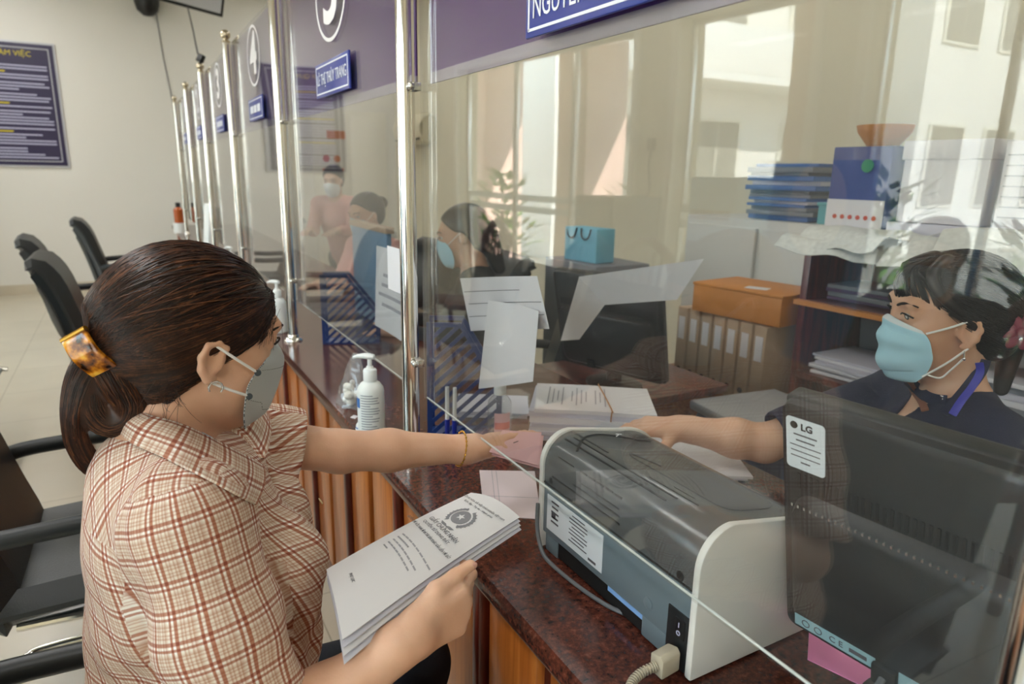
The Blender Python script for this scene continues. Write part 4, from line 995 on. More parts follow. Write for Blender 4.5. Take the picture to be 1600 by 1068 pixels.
# ------------------------------------------------------------------ organic surfaces: smooth-blended distance fields turned into one mesh
def _a(p): return np.array(p, dtype=float)
class Field:
    def __init__(s): s.p = []; s.fold = None
    def cap(s, a, b, ra, rb=None, op='u', k=0.02):
        a, b = _a(a), _a(b); rb = ra if rb is None else rb; ab = b-a; L2 = max(ab @ ab, 1e-12)
        def f(P):
            t = np.clip(((P-a) @ ab)/L2, 0, 1)
            q = P-a-t[:, None]*ab
            return np.sqrt((q*q).sum(1))-(ra+(rb-ra)*t)
        s.p.append((f, (a+b)/2, np.sqrt(L2)/2+max(ra, rb), op, k)); return s
    def ell(s, c, r, M=None, op='u', k=0.02):
        c = _a(c); r = _a(r) if hasattr(r, '__len__') else _a([r]*3); Mt = None if M is None else _a(M)
        def f(P):
            q = P-c
            if Mt is not None: q = q @ Mt          # columns of M are the local axes
            k0 = np.sqrt(((q/r)**2).sum(1)); k1 = np.sqrt(((q/(r*r))**2).sum(1))
            return k0*(k0-1)/np.maximum(k1, 1e-9)
        s.p.append((f, c, r.max(), op, k)); return s
    def fun(s, f, c, r, op='i', k=0.01): s.p.append((f, _a(c), r, op, k)); return s
    def ev(s, P, bc=None, br=0):
        d = np.full(len(P), 1.0)
        for f, c, r, op, k in s.p:
            if bc is not None and op != 'i' and np.linalg.norm(c-bc)-r > br+0.05: continue
            e = f(P)
            if op == 'u':
                h = np.clip(0.5+0.5*(e-d)/k, 0, 1); d = e*(1-h)+d*h-k*h*(1-h)
            elif op == 's':
                h = np.clip(0.5-0.5*(d+e)/k, 0, 1); d = d*(1-h)-e*h+k*h*(1-h)
            else:
                h = np.clip(0.5-0.5*(e-d)/k, 0, 1); d = e*(1-h)+d*h+k*h*(1-h)
        if s.fold is not None: d = d+s.fold(P)
        return d
    def mesh(s, h, lo, hi, B=12):
        lo, hi = _a(lo), _a(hi); n = np.ceil((hi-lo)/(h*B)).astype(int)
        g = np.stack(np.meshgrid(*[np.arange(k) for k in n], indexing='ij'), -1).reshape(-1, 3)
        ctr = lo+(g+0.5)*h*B; rad = 0.5*math.sqrt(3)*h*B
        keep = np.abs(s.ev(ctr)) < rad*1.5+0.012
        loc = np.stack(np.meshgrid(*[np.arange(B+1)]*3, indexing='ij'), -1).reshape(-1, 3)
        N1 = B+1; big = (n*B+4).astype(np.int64)
        keys = []; pos = []; qf = []
        def key(ijk): return (ijk[..., 0]*big[1]+ijk[..., 1])*big[2]+ijk[..., 2]
        for b in g[keep]:
            o = b*B; P = lo+(loc+o)*h
            d = s.ev(P, lo+(b+0.5)*B*h, rad+0.01).reshape(N1, N1, N1)
            if d.min() > 0 or d.max() < 0: continue
            ins = d < 0
            # cell vertices
            cor = [(i, j, k) for i in (0, 1) for j in (0, 1) for k in (0, 1)]
            cs = np.zeros((B, B, B), int)
            for i, j, k in cor: cs += ins[i:B+i, j:B+j, k:B+k]
            ci = np.argwhere((cs > 0) & (cs < 8))
            if not len(ci): continue
            acc = np.zeros((len(ci), 3)); cnt = np.zeros(len(ci))
            for ia in range(8):
                for ib in range(ia+1, 8):
                    A, Bc = _a(cor[ia]), _a(cor[ib])
                    if np.abs(A-Bc).sum() != 1: continue
                    ca = ci+np.array(cor[ia]); cb = ci+np.array(cor[ib])
                    da = d[ca[:, 0], ca[:, 1], ca[:, 2]]; db = d[cb[:, 0], cb[:, 1], cb[:, 2]]
                    m = (da < 0) != (db < 0); t = np.where(m, da/np.where(m, da-db, 1), 0)
                    acc += np.where(m[:, None], A+t[:, None]*(Bc-A), 0); cnt += m
            keys.append(key((ci+o).astype(np.int64))); pos.append(lo+(ci+o+acc/cnt[:, None])*h)
            # faces: each grid edge owned by this block
            for ax in range(3):
                u, v = (ax+1) % 3, (ax+2) % 3
                sl0 = [slice(0, B)]*3; sl1 = [slice(0, B)]*3; sl1[ax] = slice(1, B+1)
                a0 = ins[tuple(sl0)]; a1 = ins[tuple(sl1)]
                e = np.argwhere(a0 != a1)
                if not len(e): continue
                fl = a0[e[:, 0], e[:, 1], e[:, 2]]; e = (e+o).astype(np.int64)
                du = np.zeros(3, np.int64); du[u] = 1; dv = np.zeros(3, np.int64); dv[v] = 1
                q = np.stack([key(e-du-dv), key(e-dv), key(e), key(e-du)], 1)
                q = np.where(fl[:, None], q, q[:, ::-1]); qf.append(q)
        K = np.concatenate(keys); Pp = np.concatenate(pos); Q = np.concatenate(qf)
        K, ix = np.unique(K, return_index=True); Pp = Pp[ix]
        J = np.searchsorted(K, Q); J = np.clip(J, 0, len(K)-1); ok = (K[J] == Q).all(1)
        return Pp, J[ok]
def np_mesh(name, Pv, Fq, m, parent=None, uv=None, smooth_it=0):
    if smooth_it:
        e = np.concatenate([Fq[:, [0, 1]], Fq[:, [1, 2]], Fq[:, [2, 3]], Fq[:, [3, 0]]])
        for _ in range(smooth_it):
            acc = np.zeros_like(Pv); c = np.zeros(len(Pv))
            np.add.at(acc, e[:, 0], Pv[e[:, 1]]); np.add.at(acc, e[:, 1], Pv[e[:, 0]]); np.add.at(c, e[:, 0], 1); np.add.at(c, e[:, 1], 1)
            Pv = Pv*0.4+0.6*acc/np.maximum(c, 1)[:, None]
    me = bpy.data.meshes.new(name); nv, nf = len(Pv), len(Fq)
    me.vertices.add(nv); me.vertices.foreach_set('co', Pv.astype(np.float32).ravel())
    me.loops.add(nf*4); me.loops.foreach_set('vertex_index', Fq.astype(np.int32).ravel())
    me.polygons.add(nf); me.polygons.foreach_set('loop_start', np.arange(0, nf*4, 4, dtype=np.int32))
    me.polygons.foreach_set('use_smooth', np.ones(nf, bool))
    me.update(calc_edges=True)
    if uv is not None:
        l = me.uv_layers.new(name='UVMap'); l.data.foreach_set('uv', uv.astype(np.float32).reshape(-1))
    me.validate()
    return link(name, me, m, parent)
# ------------------------------------------------------------------ people
def m_skin(name, c0, c1):
    m, nt, b, out = newmat(name); L = nt.links.new
    tc = N(nt, 'ShaderNodeTexCoord'); n = N(nt, 'ShaderNodeTexNoise', i_Scale=14.0, i_Detail=6.0); L(tc.outputs['Object'], n.inputs['Vector'])
    r = ramp(nt, [(0.35, c0), (0.65, c1)]); L(n.outputs['Fac'], r.inputs['Fac']); L(r.outputs['Color'], b.inputs['Base Color'])
    b.inputs['Roughness'].default_value = 0.45; b.inputs['Subsurface Weight'].default_value = 0.12
    b.inputs['Subsurface Radius'].default_value = (1.0, 0.35, 0.2); b.inputs['Subsurface Scale'].default_value = 0.006
    n2 = N(nt, 'ShaderNodeTexNoise', i_Scale=420.0, i_Detail=3.0); L(tc.outputs['Object'], n2.inputs['Vector'])
    bp = N(nt, 'ShaderNodeBump'); bp.inputs['Strength'].default_value = 0.10; bp.inputs['Distance'].default_value = 0.002
    L(n2.outputs['Fac'], bp.inputs['Height']); L(bp.outputs['Normal'], b.inputs['Normal'])
m_skin('skin', '#d3a284', '#e0b498')
m_skin('skin_pale', '#c99a80', '#d8ad92')
def m_hair(name, c0, c1, c2, rough=0.36, sc=60.0):
    m, nt, b, out = newmat(name); L = nt.links.new
    tc = N(nt, 'ShaderNodeTexCoord'); n = N(nt, 'ShaderNodeTexNoise', i_Scale=sc, i_Detail=4.0); L(tc.outputs['Object'], n.inputs['Vector'])
    r = ramp(nt, [(0.32, c0), (0.52, c1), (0.70, c2)]); L(n.outputs['Fac'], r.inputs['Fac']); L(r.outputs['Color'], b.inputs['Base Color'])
    b.inputs['Roughness'].default_value = rough; b.inputs['Specular IOR Level'].default_value = 0.45
m_hair('hair_brown', '#27150f', '#351d14', '#44271b')
m_hair('hair_dark', '#150c0a', '#20120e', '#2c1912')
m_hair('hair_light', '#4a2a1b', '#5e3722', '#754a2f')
m_hair('hair_black', '#0b0a0b', '#141314', '#232021')
mat('eye_white', '#d9d4cf', 0.15); mat('iris_dark', '#1c120e', 0.1); mat('brow_hair', '#1f1613', 0.7)
mat('mask_grey', '#c2c8cb', 0.75, bump=0.1, bscale=500); mat('mask_white', '#dfe6ea', 0.75); mat('mask_seam', '#4b5155', 0.8)
mat('mask_blue', '#b4dfee', 0.7, var=0.03, scale=40); mat('strap_white', '#ece9e6', 0.7)
mat('silver', '#d9d9dc', 0.2, 0.9); mat('gold', '#d6a84a', 0.25, 1.0); mat('nail', '#d8a493', 0.25)
mat('trousers_navy', '#1a2230', 0.8, bump=0.1, bscale=300); mat('shoe_black', '#141414', 0.4)
mat('uniform_navy', '#1d2340', 0.75, bump=0.15, bscale=300); mat('lanyard', '#3d3fb0', 0.5); mat('blouse_pink', '#d79f98', 0.75); mat('blouse_black', '#1c1b1d', 0.8)
class Fr:
    """local frame: x forward, y to the person's left, z up"""
    def __init__(s, o, F, L, U, sc=1.0):
        s.o = _a(o); s.M = np.stack([_a(F), _a(L), _a(U)], 1); s.s = sc
    def __call__(s, x, y=0, z=0):
        return s.o+s.M @ (_a([x, y, z])*s.s)
    def V(s, x, y=0, z=0): return V(s(x, y, z))
    def inv(s, P): return ((P-s.o) @ s.M)/s.s
def head_prims(fd, H, neck, detail=True):
    s = H.s; M = H.M
    def e(c, r, **k): fd.ell(H(*c), _a(r)*s, M, **k)
    def c(a, b, ra, rb=None, **k): fd.cap(H(*a), H(*b), ra*s, (ra if rb is None else rb)*s, **k)
    e((-0.012, 0, 0.045), (0.097, 0.075, 0.083))
    e((0.036, 0, -0.008), (0.058, 0.061, 0.075), k=0.03*s)
    e((0.040, 0, -0.058), (0.048, 0.051, 0.048), k=0.03*s)
    e((0.074, 0, -0.086), (0.021, 0.024, 0.020), k=0.025*s)
    for y in (-1, 1): e((0.058, y*0.034, -0.012), (0.025, 0.025, 0.028), k=0.02*s)
    c((0.081, -0.034, 0.050), (0.081, 0.034, 0.050), 0.013, k=0.02*s)
    c((0.090, 0, 0.036), (0.104, 0, -0.008), 0.007, 0.009, k=0.014*s)
    for y in (-1, 1): e((0.096, y*0.011, -0.013), (0.012, 0.008, 0.008), k=0.008*s)
    if detail:
        for y in (-1, 1): e((0.098, y*0.033, 0.031), (0.014, 0.018, 0.012), op='s', k=0.014*s)
        for y in (-1, 1): e((0.0775, y*0.032, 0.030), (0.0142, 0.0150, 0.0135), k=0.006*s)
        for y in (-1, 1): e((0.095, y*0.033, 0.0290), (0.013, 0.0135, 0.0062), op='s', k=0.002*s)
        c((0.094, -0.016, -0.052), (0.094, 0.016, -0.052), 0.006, k=0.012*s)
    for y in (-1, 1):
        e((-0.006, y*0.074, 0.002), (0.015, 0.008, 0.027), k=0.008*s)
        if detail:
            pts = [(0.006, 0.075, 0.010), (0.010, 0.077, 0.022), (-0.002, 0.080, 0.030), (-0.015, 0.083, 0.025), (-0.020, 0.083, 0.008), (-0.016, 0.080, -0.010), (-0.005, 0.075, -0.025), (0.004, 0.072, -0.024)]
            for p, q in zip(pts[:-1], pts[1:]): c((p[0], y*p[1], p[2]), (q[0], y*q[1], q[2]), 0.0048, k=0.005*s)
            e((-0.001, y*0.0825, 0.003), (0.008, 0.0045, 0.012), op='s', k=0.006*s)
            c((0.009, y*0.072, 0.006), (0.008, y*0.072, -0.006), 0.0048, k=0.005*s)
    fd.cap(H(-0.024, 0, -0.045), neck, 0.050*s, 0.055*s, k=0.03)
def eyes(H, parent, gaze=(1, 0, -0.25)):
    g = V(gaze).normalized()
    for y in (-1, 1):
        c = H(0.0772, y*0.032, 0.030); r = 0.0125*H.s
        d = V(H.M @ _a([g.x, g.y, g.z])).normalized()
        o = MB().ball(c, r, 18, 12).build('eye', 'eye_white', parent)
        MB().lathe([(0.0001, 0.0006), (0.0036, 0.0004), (0.0064, 0)], V(c)+d*(r*0.905), 20, d).build('iris', 'iris_dark', o)
def brows(H, parent, m='brow_hair'):
    for y in (-1, 1):
        pts = [H.V(0.0965, y*0.013, 0.046), H.V(0.0950, y*0.026, 0.052), H.V(0.0875, y*0.040, 0.054), H.V(0.0765, y*0.051, 0.049)]
        q = bez(pts, 5); n = len(q)
        MB().tube(q, [0.0022+0.0016*math.sin(PI*min(1, (i+2)/n)) for i in range(n)], 8, flat=0.7).build('eyebrow', m, parent)
    for y in (-1, 1):
        q = bez([H.V(0.0925, y*0.020, 0.030), H.V(0.0945, y*0.030, 0.0345), H.V(0.0905, y*0.042, 0.0325), H.V(0.083, y*0.050, 0.0285)], 5)
        MB().tube(q, 0.0015, 6).build('eyelashes', m, parent)
def hand_prims(fd, W, d, n, left, sz=1.0, curl=None, thumb=(0.2, 0.25), spread=0.10, th_dir=None):
    d = _a(d); d /= np.linalg.norm(d); n = _a(n); n = n-d*(n @ d); n /= np.linalg.norm(n)
    t = np.cross(n, d) if left else np.cross(d, n); W = _a(W); tips = []
    kn = [(0.086, 0.027), (0.090, 0.009), (0.085, -0.009), (0.076, -0.026)]
    ln = [(0.040, 0.024, 0.020), (0.044, 0.028, 0.021), (0.041, 0.026, 0.021), (0.032, 0.020, 0.018)]
    rr = [0.0092, 0.0094, 0.0089, 0.0078]
    curl = curl or [(0.3, 0.3, 0.2)]*4
    fd.cap(W-d*0.02*sz, W+d*0.012*sz, 0.025*sz, 0.024*sz, k=0.02)
    for i in range(4):
        K = W+(d*kn[i][0]+t*kn[i][1])*sz
        fd.cap(W+(d*0.012+t*kn[i][1]*0.65)*sz, K, 0.0145*sz, 0.0108*sz, k=0.014*sz)
        df = d+t*spread*(1.5-i)*0.5; df /= np.linalg.norm(df); a = 0; p = K
        for j in range(3):
            a += curl[i][j]; q = p+(df*math.cos(a)+n*math.sin(a))*ln[i][j]*sz
            r0 = rr[i]*(1-0.10*j)*sz; fd.cap(p, q, r0, r0*0.90, k=0.0045*sz); p0, p = p, q
        tips.append((p, (p-p0)/np.linalg.norm(p-p0), df*-math.sin(a)*-1 if False else (-n*math.cos(a)+df*math.sin(a)), r0))
    b = W+(d*0.018+t*0.018+n*0.008)*sz
    td = _a(th_dir) if th_dir is not None else d*0.75+t*0.6+n*0.25; td /= np.linalg.norm(td)
    m1 = b+(td*0.6+t*0.35)/np.linalg.norm(td*0.6+t*0.35)*0.040*sz
    fd.cap(b, m1, 0.0150*sz, 0.0118*sz, k=0.014*sz)
    m2 = m1+td*0.034*sz; fd.cap(m1, m2, 0.0108*sz, 0.0098*sz, k=0.006*sz)
    td2 = td+n*thumb[1]; td2 /= np.linalg.norm(td2); m3 = m2+td2*0.027*sz
    fd.cap(m2, m3, 0.0100*sz, 0.0084*sz, k=0.005*sz)
    tips.append((m3, td2, -n if th_dir is None else np.cross(np.cross(td2, -n), td2), 0.0084*sz))
    return tips
def nails(tips, parent):
    for p, d, u, r in tips:
        d = V(d); u = V(u); u = (u-d*u.dot(d)).normalized(); s_ = d.cross(u); Mx = Matrix((d, s_, u)).transposed()
        MB().ball(V(p)+u*(r*0.62)+d*(r*0.15), r, 14, 8, (0.85, 0.66, 0.34), Mx).build('fingernail', 'nail', parent)
def strands(name, paths, radius, m, parent):
    """many fine hairs: three-sided tubes gathered in one mesh"""
    vs, fs, o = [], [], 0
    for P in paths:
        P = np.asarray(P, float); n = len(P); d = np.gradient(P, axis=0); d /= np.maximum(np.linalg.norm(d, axis=1), 1e-9)[:, None]
        s_ = np.cross(d, _a((0.31, 0.52, 0.79))); s_ /= np.maximum(np.linalg.norm(s_, axis=1), 1e-9)[:, None]; u_ = np.cross(d, s_)
        rad = radius*(0.35+0.65*np.sin(PI*np.clip((np.arange(n)+1.2)/(n+1), 0, 1))**0.6)[:, None]
        for k in range(3):
            a = 2*PI*k/3; vs.append(P+(s_*math.cos(a)+u_*math.sin(a))*rad)
        i = np.arange(n-1)
        for k in range(3):
            b = o+k*n; c = o+((k+1) % 3)*n; fs.append(np.stack([b+i, b+i+1, c+i+1, c+i], 1))
        o += 3*n
    return np_mesh(name, np.concatenate(vs), np.concatenate(fs), m, parent)
# ------------------------------------------------------------------ the customer
def m_plaid():
    m, nt, b, out = newmat('plaid_cloth'); L = nt.links.new
    uv = N(nt, 'ShaderNodeUVMap'); uv.uv_map = 'UVMap'
    nz = N(nt, 'ShaderNodeTexNoise', i_Scale=30.0, i_Detail=2.0); L(uv.outputs[0], nz.inputs['Vector'])
    sp = N(nt, 'ShaderNodeSeparateXYZ'); L(uv.outputs[0], sp.inputs[0])
    cols = []
    for ax, per in (('X', 0.036), ('Y', 0.031)):
        d = N(nt, 'ShaderNodeMath', operation='DIVIDE'); d.inputs[1].default_value = per; L(sp.outputs[ax], d.inputs[0])
        f = N(nt, 'ShaderNodeMath', operation='FRACT'); L(d.outputs[0], f.inputs[0])
        W, C, B, T = '#fcfaf7', '#ece5da', '#ae6f56', '#c79c84'
        r = ramp(nt, [(0.0, C), (0.06, T), (0.09, C), (0.17, T), (0.20, C), (0.28, C), (0.30, B), (0.41, B), (0.44, W), (0.50, W), (0.53, B), (0.60, B), (0.63, W), (0.69, C), (0.81, T), (0.84, C), (0.92, T), (0.95, C)])
        r.color_ramp.interpolation = 'LINEAR'; L(f.outputs[0], r.inputs['Fac']); cols.append(r)
    mx = N(nt, 'ShaderNodeMixRGB', blend_type='MULTIPLY'); mx.inputs[0].default_value = 0.95
    L(cols[0].outputs[0], mx.inputs[1]); L(cols[1].outputs[0], mx.inputs[2])
    g = N(nt, 'ShaderNodeGamma'); g.inputs[1].default_value = 0.80; L(mx.outputs[0], g.inputs[0])
    L(g.outputs[0], b.inputs['Base Color']); b.inputs['Roughness'].default_value = 0.85
    tc = N(nt, 'ShaderNodeTexCoord'); n2 = N(nt, 'ShaderNodeTexNoise', i_Scale=900.0); L(tc.outputs['Object'], n2.inputs['Vector'])
    n3 = N(nt, 'ShaderNodeTexNoise', i_Scale=28.0, i_Detail=3.0, i_Distortion=1.5); L(tc.outputs['Object'], n3.inputs['Vector'])
    bp = N(nt, 'ShaderNodeBump'); bp.inputs['Strength'].default_value = 0.25; bp.inputs['Distance'].default_value = 0.006; L(n3.outputs['Fac'], bp.inputs['Height'])
    L(bp.outputs['Normal'], b.inputs['Normal'])
m_plaid()
cu_ = empty('person', (0.0, 0.93, 0.0)); tag(cu_, 'seated woman in a brown plaid shirt and grey mask, handing over a card', 'person')
HC = Fr((0.072, 0.985, 1.162), (0.964, 0.13, -0.242), (-0.12, 0.991, 0.051), (0.246, -0.02, 0.971), 0.96)
C7 = _a((-0.005, 0.962, 1.035))
RS, LS = _a((0.030, 0.795, 0.998)), _a((0.105, 1.125, 0.975))
RE, RW = _a((0.070, 0.705, 0.745)), _a((0.256, 0.695, 0.838))
LE, LW = _a((0.285, 1.105, 0.925)), np.array(at(738, 700, 1.295))
PEL, CH = _a((-0.04, 0.93, 0.52)), _a((0.045, 0.950, 0.85))
KR, KL = _a((0.345, 0.83, 0.52)), _a((0.375, 1.02, 0.52))
AR, AL = _a((0.30, 0.85, 0.08)), _a((0.33, 1.02, 0.08))
def torso(fd, g=0.0, loose=False):
    fd.ell(CH, _a((0.108, 0.150, 0.150))+g, k=0.05)
    fd.cap(RS+_a((0, 0.03, -0.01)), LS+_a((0, -0.03, -0.01)), 0.052+g, k=0.05)
    fd.cap(C7+_a((0, 0, -0.03)), RS+_a((0, 0.03, 0.012)), 0.046+g, 0.042+g, k=0.04)
    fd.cap(C7+_a((0, 0, -0.03)), LS+_a((0, -0.03, 0.012)), 0.046+g, 0.042+g, k=0.04)
    for y in (0.885, 1.025): fd.ell((0.128+(y-0.9)*0.10, y, 0.868), _a((0.062, 0.064, 0.066))+g, k=0.04)
    fd.ell((0.015, 0.938, 0.68), _a((0.118, 0.142, 0.20))+g, k=0.06)
    fd.ell(PEL, _a((0.145, 0.175, 0.13))+g, k=0.06)
    if loose:
        fd.ell((0.075, 0.93, 0.745), _a((0.118, 0.142, 0.17)), k=0.05)
        fd.ell((-0.03, 0.94, 0.90), _a((0.062, 0.13, 0.13)), k=0.04)
body = Field()
head_prims(body, HC, C7+_a((0.005, 0, -0.02)))
torso(body)
body.cap(RS, RE, 0.047, 0.042, k=0.03).cap(RE, RE*0.6+RW*0.4, 0.041, 0.040, k=0.015).cap(RE*0.6+RW*0.4, RW, 0.040, 0.026, k=0.02)
body.cap(LS, LE, 0.043, 0.036, k=0.03).cap(LE, LE*0.65+LW*0.35, 0.036, 0.0355, k=0.015).cap(LE*0.65+LW*0.35, LW, 0.0355, 0.024, k=0.02)
tipsL = hand_prims(body, LW, np.array(at(822, 668, 1.40))-LW, (-0.10, -0.25, -0.95), True, 0.92, [(0.05, 0.20, 0.12), (0.15, 0.25, 0.15), (0.3, 0.35, 0.2), (0.4, 0.45, 0.25)], (0.2, 0.10), 0.08, (0.86, 0.22, -0.22))
tipsR = hand_prims(body, RW, (0.90, 0.20, 0.04), (-0.10, 0.95, -0.05), False, 0.96, [(0.55, 0.75, 0.4), (0.80, 0.95, 0.5), (0.95, 1.0, 0.5), (1.05, 0.95, 0.5)], (0.2, 0.0), 0.05, (0.94, 0.22, 0.20))
for K, A, s in ((KR, AR, -1), (KL, AL, 1)):
    hp = PEL+_a((0.02, s*0.08, 0)); body.cap(hp, K, 0.085, 0.058, k=0.03).cap(K, A, 0.054, 0.038, k=0.02).cap(A, A+_a((0.13, 0, -0.045)), 0.036, 0.026, k=0.02)
Pv, Fq = body.mesh(0.0027, (-0.26, 0.58, 0.0), (0.80, 1.30, 1.36))
cbody = np_mesh('body', Pv, Fq, 'skin', cu_, smooth_it=1)
nails(tipsL+tipsR[4:], cu_)
eyes(HC, cu_, (1, 0.05, -0.35)); brows(HC, cu_)
# shirt: offset of the torso with sleeves, worn loose
def foldf(P):
    x, y, z = P[:, 0], P[:, 1], P[:, 2]
    a = np.sin(46*z+22*y+9*np.sin(11*x+6*y))*0.0028
    b = np.sin(70*(x*0.7-z*0.75)+6*np.sin(14*y))*0.0022*np.clip((0.92-z)/0.15, 0, 1)
    c = np.sin(88*(0.55*z+0.8*x)+4*np.sin(20*y))*0.0018*np.exp(-((y-0.80)/0.06)**2)
    return a*np.clip((1.0-z)/0.12, 0.15, 1)+b+c
sh = Field(); torso(sh, 0.013, True)
RH = RS+(RE-RS)*0.86; LH = LS+(LE-LS)*0.62
sh.cap(RS+_a((0, 0.0, 0.0)), RS+(RE-RS)*0.45, 0.061, 0.066, k=0.035).cap(RS+(RE-RS)*0.45, RH, 0.066, 0.071, k=0.02)
sh.cap(LS, LS+(LE-LS)*0.4, 0.062, 0.062, k=0.035).cap(LS+(LE-LS)*0.4, LH, 0.062, 0.064, k=0.02)
def flatcut(c, nrm):
    c = _a(c); nrm = _a(nrm)/np.linalg.norm(nrm)
    return lambda P: ((P-c) @ nrm)
def beyond(c, axis, rad):
    """half space past a hem, limited to the sleeve's own neighbourhood"""
    c = _a(c); ax = _a(axis)/np.linalg.norm(axis)
    def f(P):
        q = P-c; h = q @ ax; r = np.sqrt(np.maximum((q*q).sum(1)-h*h, 0))
        return np.maximum(np.maximum(-h, r-rad), h-0.22)
    return f
dR = (RE-RS)/np.linalg.norm(RE-RS); dL = (LE-LS)/np.linalg.norm(LE-LS)
sh.fun(beyond(RH, dR+_a((0.15, 0.0, 0)), 0.11), RH+dR*0.1, 0.2, 's', 0.003)
sh.fun(beyond(LH, dL, 0.10), LH+dL*0.1, 0.2, 's', 0.003)
sh.cap(RH-dR*0.06, RH+dR*0.1, 0.054, 0.066, op='s', k=0.004)
sh.cap(LH-dL*0.05, LH+dL*0.1, 0.046, 0.057, op='s', k=0.004)
NB = C7+_a((0.018, 0.003, 0.0))
sh.cap(NB+_a((0.012, 0, 0.045)), NB+_a((0.05, 0, 0.16)), 0.056, 0.075, op='s', k=0.010)
sh.cap(NB+_a((0.02, 0, -0.02)), NB+_a((0.115, 0.012, -0.075)), 0.045, 0.022, op='s', k=0.015)
sh.fun(flatcut((0, 0, 0.505), (0, 0, -1)), (0, 0.9, 0.4), 1, 'i', 0.004)
sh.fold = foldf
Pv, Fq = sh.mesh(0.0034, (-0.26, 0.58, 0.48), (0.45, 1.34, 1.15))
# cloth coordinates: sleeves, yoke and body panels each cut on their own grain
ctr = Pv[Fq].mean(1)
e1 = Pv[Fq[:, 2]]-Pv[Fq[:, 0]]; e2 = Pv[Fq[:, 3]]-Pv[Fq[:, 1]]; nf = np.cross(e1, e2); nf /= np.maximum(np.linalg.norm(nf, axis=1), 1e-12)[:, None]
def region():
    reg = np.zeros(len(Fq), int)
    for k, (S, D) in ((1, (RS, dR)), (2, (LS, dL))):
        q = ctr-S; h = q @ D; r = np.linalg.norm(q-h[:, None]*D, axis=1)
        side = (q[:, 1] < 0.022-0.10*np.abs(h)*0) if k == 1 else (q[:, 1] > -0.03)
        reg[(h > -0.05) & (h < 0.27) & (r < 0.105) & side] = k
    yoke = (reg == 0) & (ctr[:, 2] > 0.955+0.02*np.sin(9*ctr[:, 1])) & (ctr[:, 0] < 0.075)
    reg[yoke] = 3
    return reg
reg = region(); uv = np.zeros((len(Fq), 4, 2))
for k in range(4):
    m_ = reg == k
    if not m_.any(): continue
    P = Pv[Fq[m_]]                                    # n,4,3
    if k in (1, 2):
        S, D = (RS, dR) if k == 1 else (LS, dL)
        A = np.cross(D, _a((0, 1, 0))); A /= np.linalg.norm(A); Bv = np.cross(D, A)
        q = P-S; h = q @ D; ang = np.arctan2(q @ Bv, q @ A); a0 = ang[:, :1]; ang = a0+(ang-a0+PI) % (2*PI)-PI
        uv[m_, :, 0] = ang*0.072; uv[m_, :, 1] = h
    elif k == 3:
        uv[m_, :, 0] = P[..., 1]*0.92+P[..., 0]*0.38; uv[m_, :, 1] = P[..., 0]*0.92-P[..., 1]*0.38+P[..., 2]*0.45
    else:
        q = P-_a((0.03, 0.94, 0)); ang = np.arctan2(q[..., 1]/1.25, q[..., 0]); a0 = ang[:, :1]; ang = a0+(ang-a0+PI) % (2*PI)-PI
        tw = np.where(q[..., 0] > 0, 0.55*q[..., 1], -0.25*q[..., 1])
        uv[m_, :, 0] = ang*0.155+0.42*(P[..., 2]-0.8); uv[m_, :, 1] = P[..., 2]+tw*0.6
shirt = np_mesh('shirt', Pv, Fq, 'plaid_cloth', cu_, uv=uv, smooth_it=1)
# turned-down collar
def hit(px, py, off, flds=(sh, body)):
    r = np.array(wray(px, py)); c = np.array(CAM); ts = np.arange(0.55, 1.5, 0.003); P = c+r*ts[:, None]
    d = np.minimum.reduce([f.ev(P) for f in flds]); k = int(np.argmax(d < 0)) if (d < 0).any() else len(ts)-1
    return P[k]-r/np.linalg.norm(r)*off
up_e = [(214, 652), (240, 652), (266, 658), (298, 670), (328, 684), (352, 697), (382, 712), (410, 728)]
lo_e = [(180, 676), (206, 690), (232, 704), (274, 724), (314, 744), (344, 760), (374, 776), (399, 789)]
A_ = [hit(*p, 0.013) for p in up_e]; B2 = [hit(*p, 0.009) for p in lo_e]
mN = (LS-RS)*_a((1, 1, 0)); mN /= np.linalg.norm(mN)
def mir(p): return p-2*((p-NB) @ mN)*mN
A_[0] = A_[0]-mN*((A_[0]-NB) @ mN)*0.6; B2[0] = B2[0]-mN*((B2[0]-NB) @ mN)*0.6
top_ = bez([V(mir(p)) for p in A_[::-1]]+[V(p) for p in A_], 4); bot_ = bez([V(mir(p)) for p in B2[::-1]]+[V(p) for p in B2], 4)
n = len(top_); P = []
for j in range(6):
    t = j/5; row = []
    for a_, b__ in zip(top_, bot_):
        q = a_*(1-t)+b__*t; o3 = (q-V(NB)); o3.z = max(o3.z, 0)+0.02; o3.normalize()
        row.append(q+o3*(0.007*math.sin(PI*t)))
    P.append(row)
st_ = [[p+(V(NB+_a((0.01, 0, 0.02)))-p).normalized()*0.007+V((0, 0, -0.022*k)) for p in top_] for k in (2, 1, 0)]
P = [st_[0], st_[1], [p+(V(NB+_a((0.01, 0, 0.02)))-p).normalized()*0.005+V((0, 0, 0.001)) for p in top_]]+P
co_ = MB().grid(P, 0.0025).build('collar', 'plaid_cloth', shirt, ang=60)
uvl = co_.data.uv_layers.new(name='UVMap'); lens = [0.0]
for a_, b__ in zip(top_[:-1], top_[1:]): lens.append(lens[-1]+(b__-a_).length)
for lp_ in co_.data.loops:
    vi = lp_.vertex_index % (n*len(P)); j, i = divmod(vi, n); uvl.data[lp_.index].uv = (lens[i]+0.004, j*0.0105+0.012)
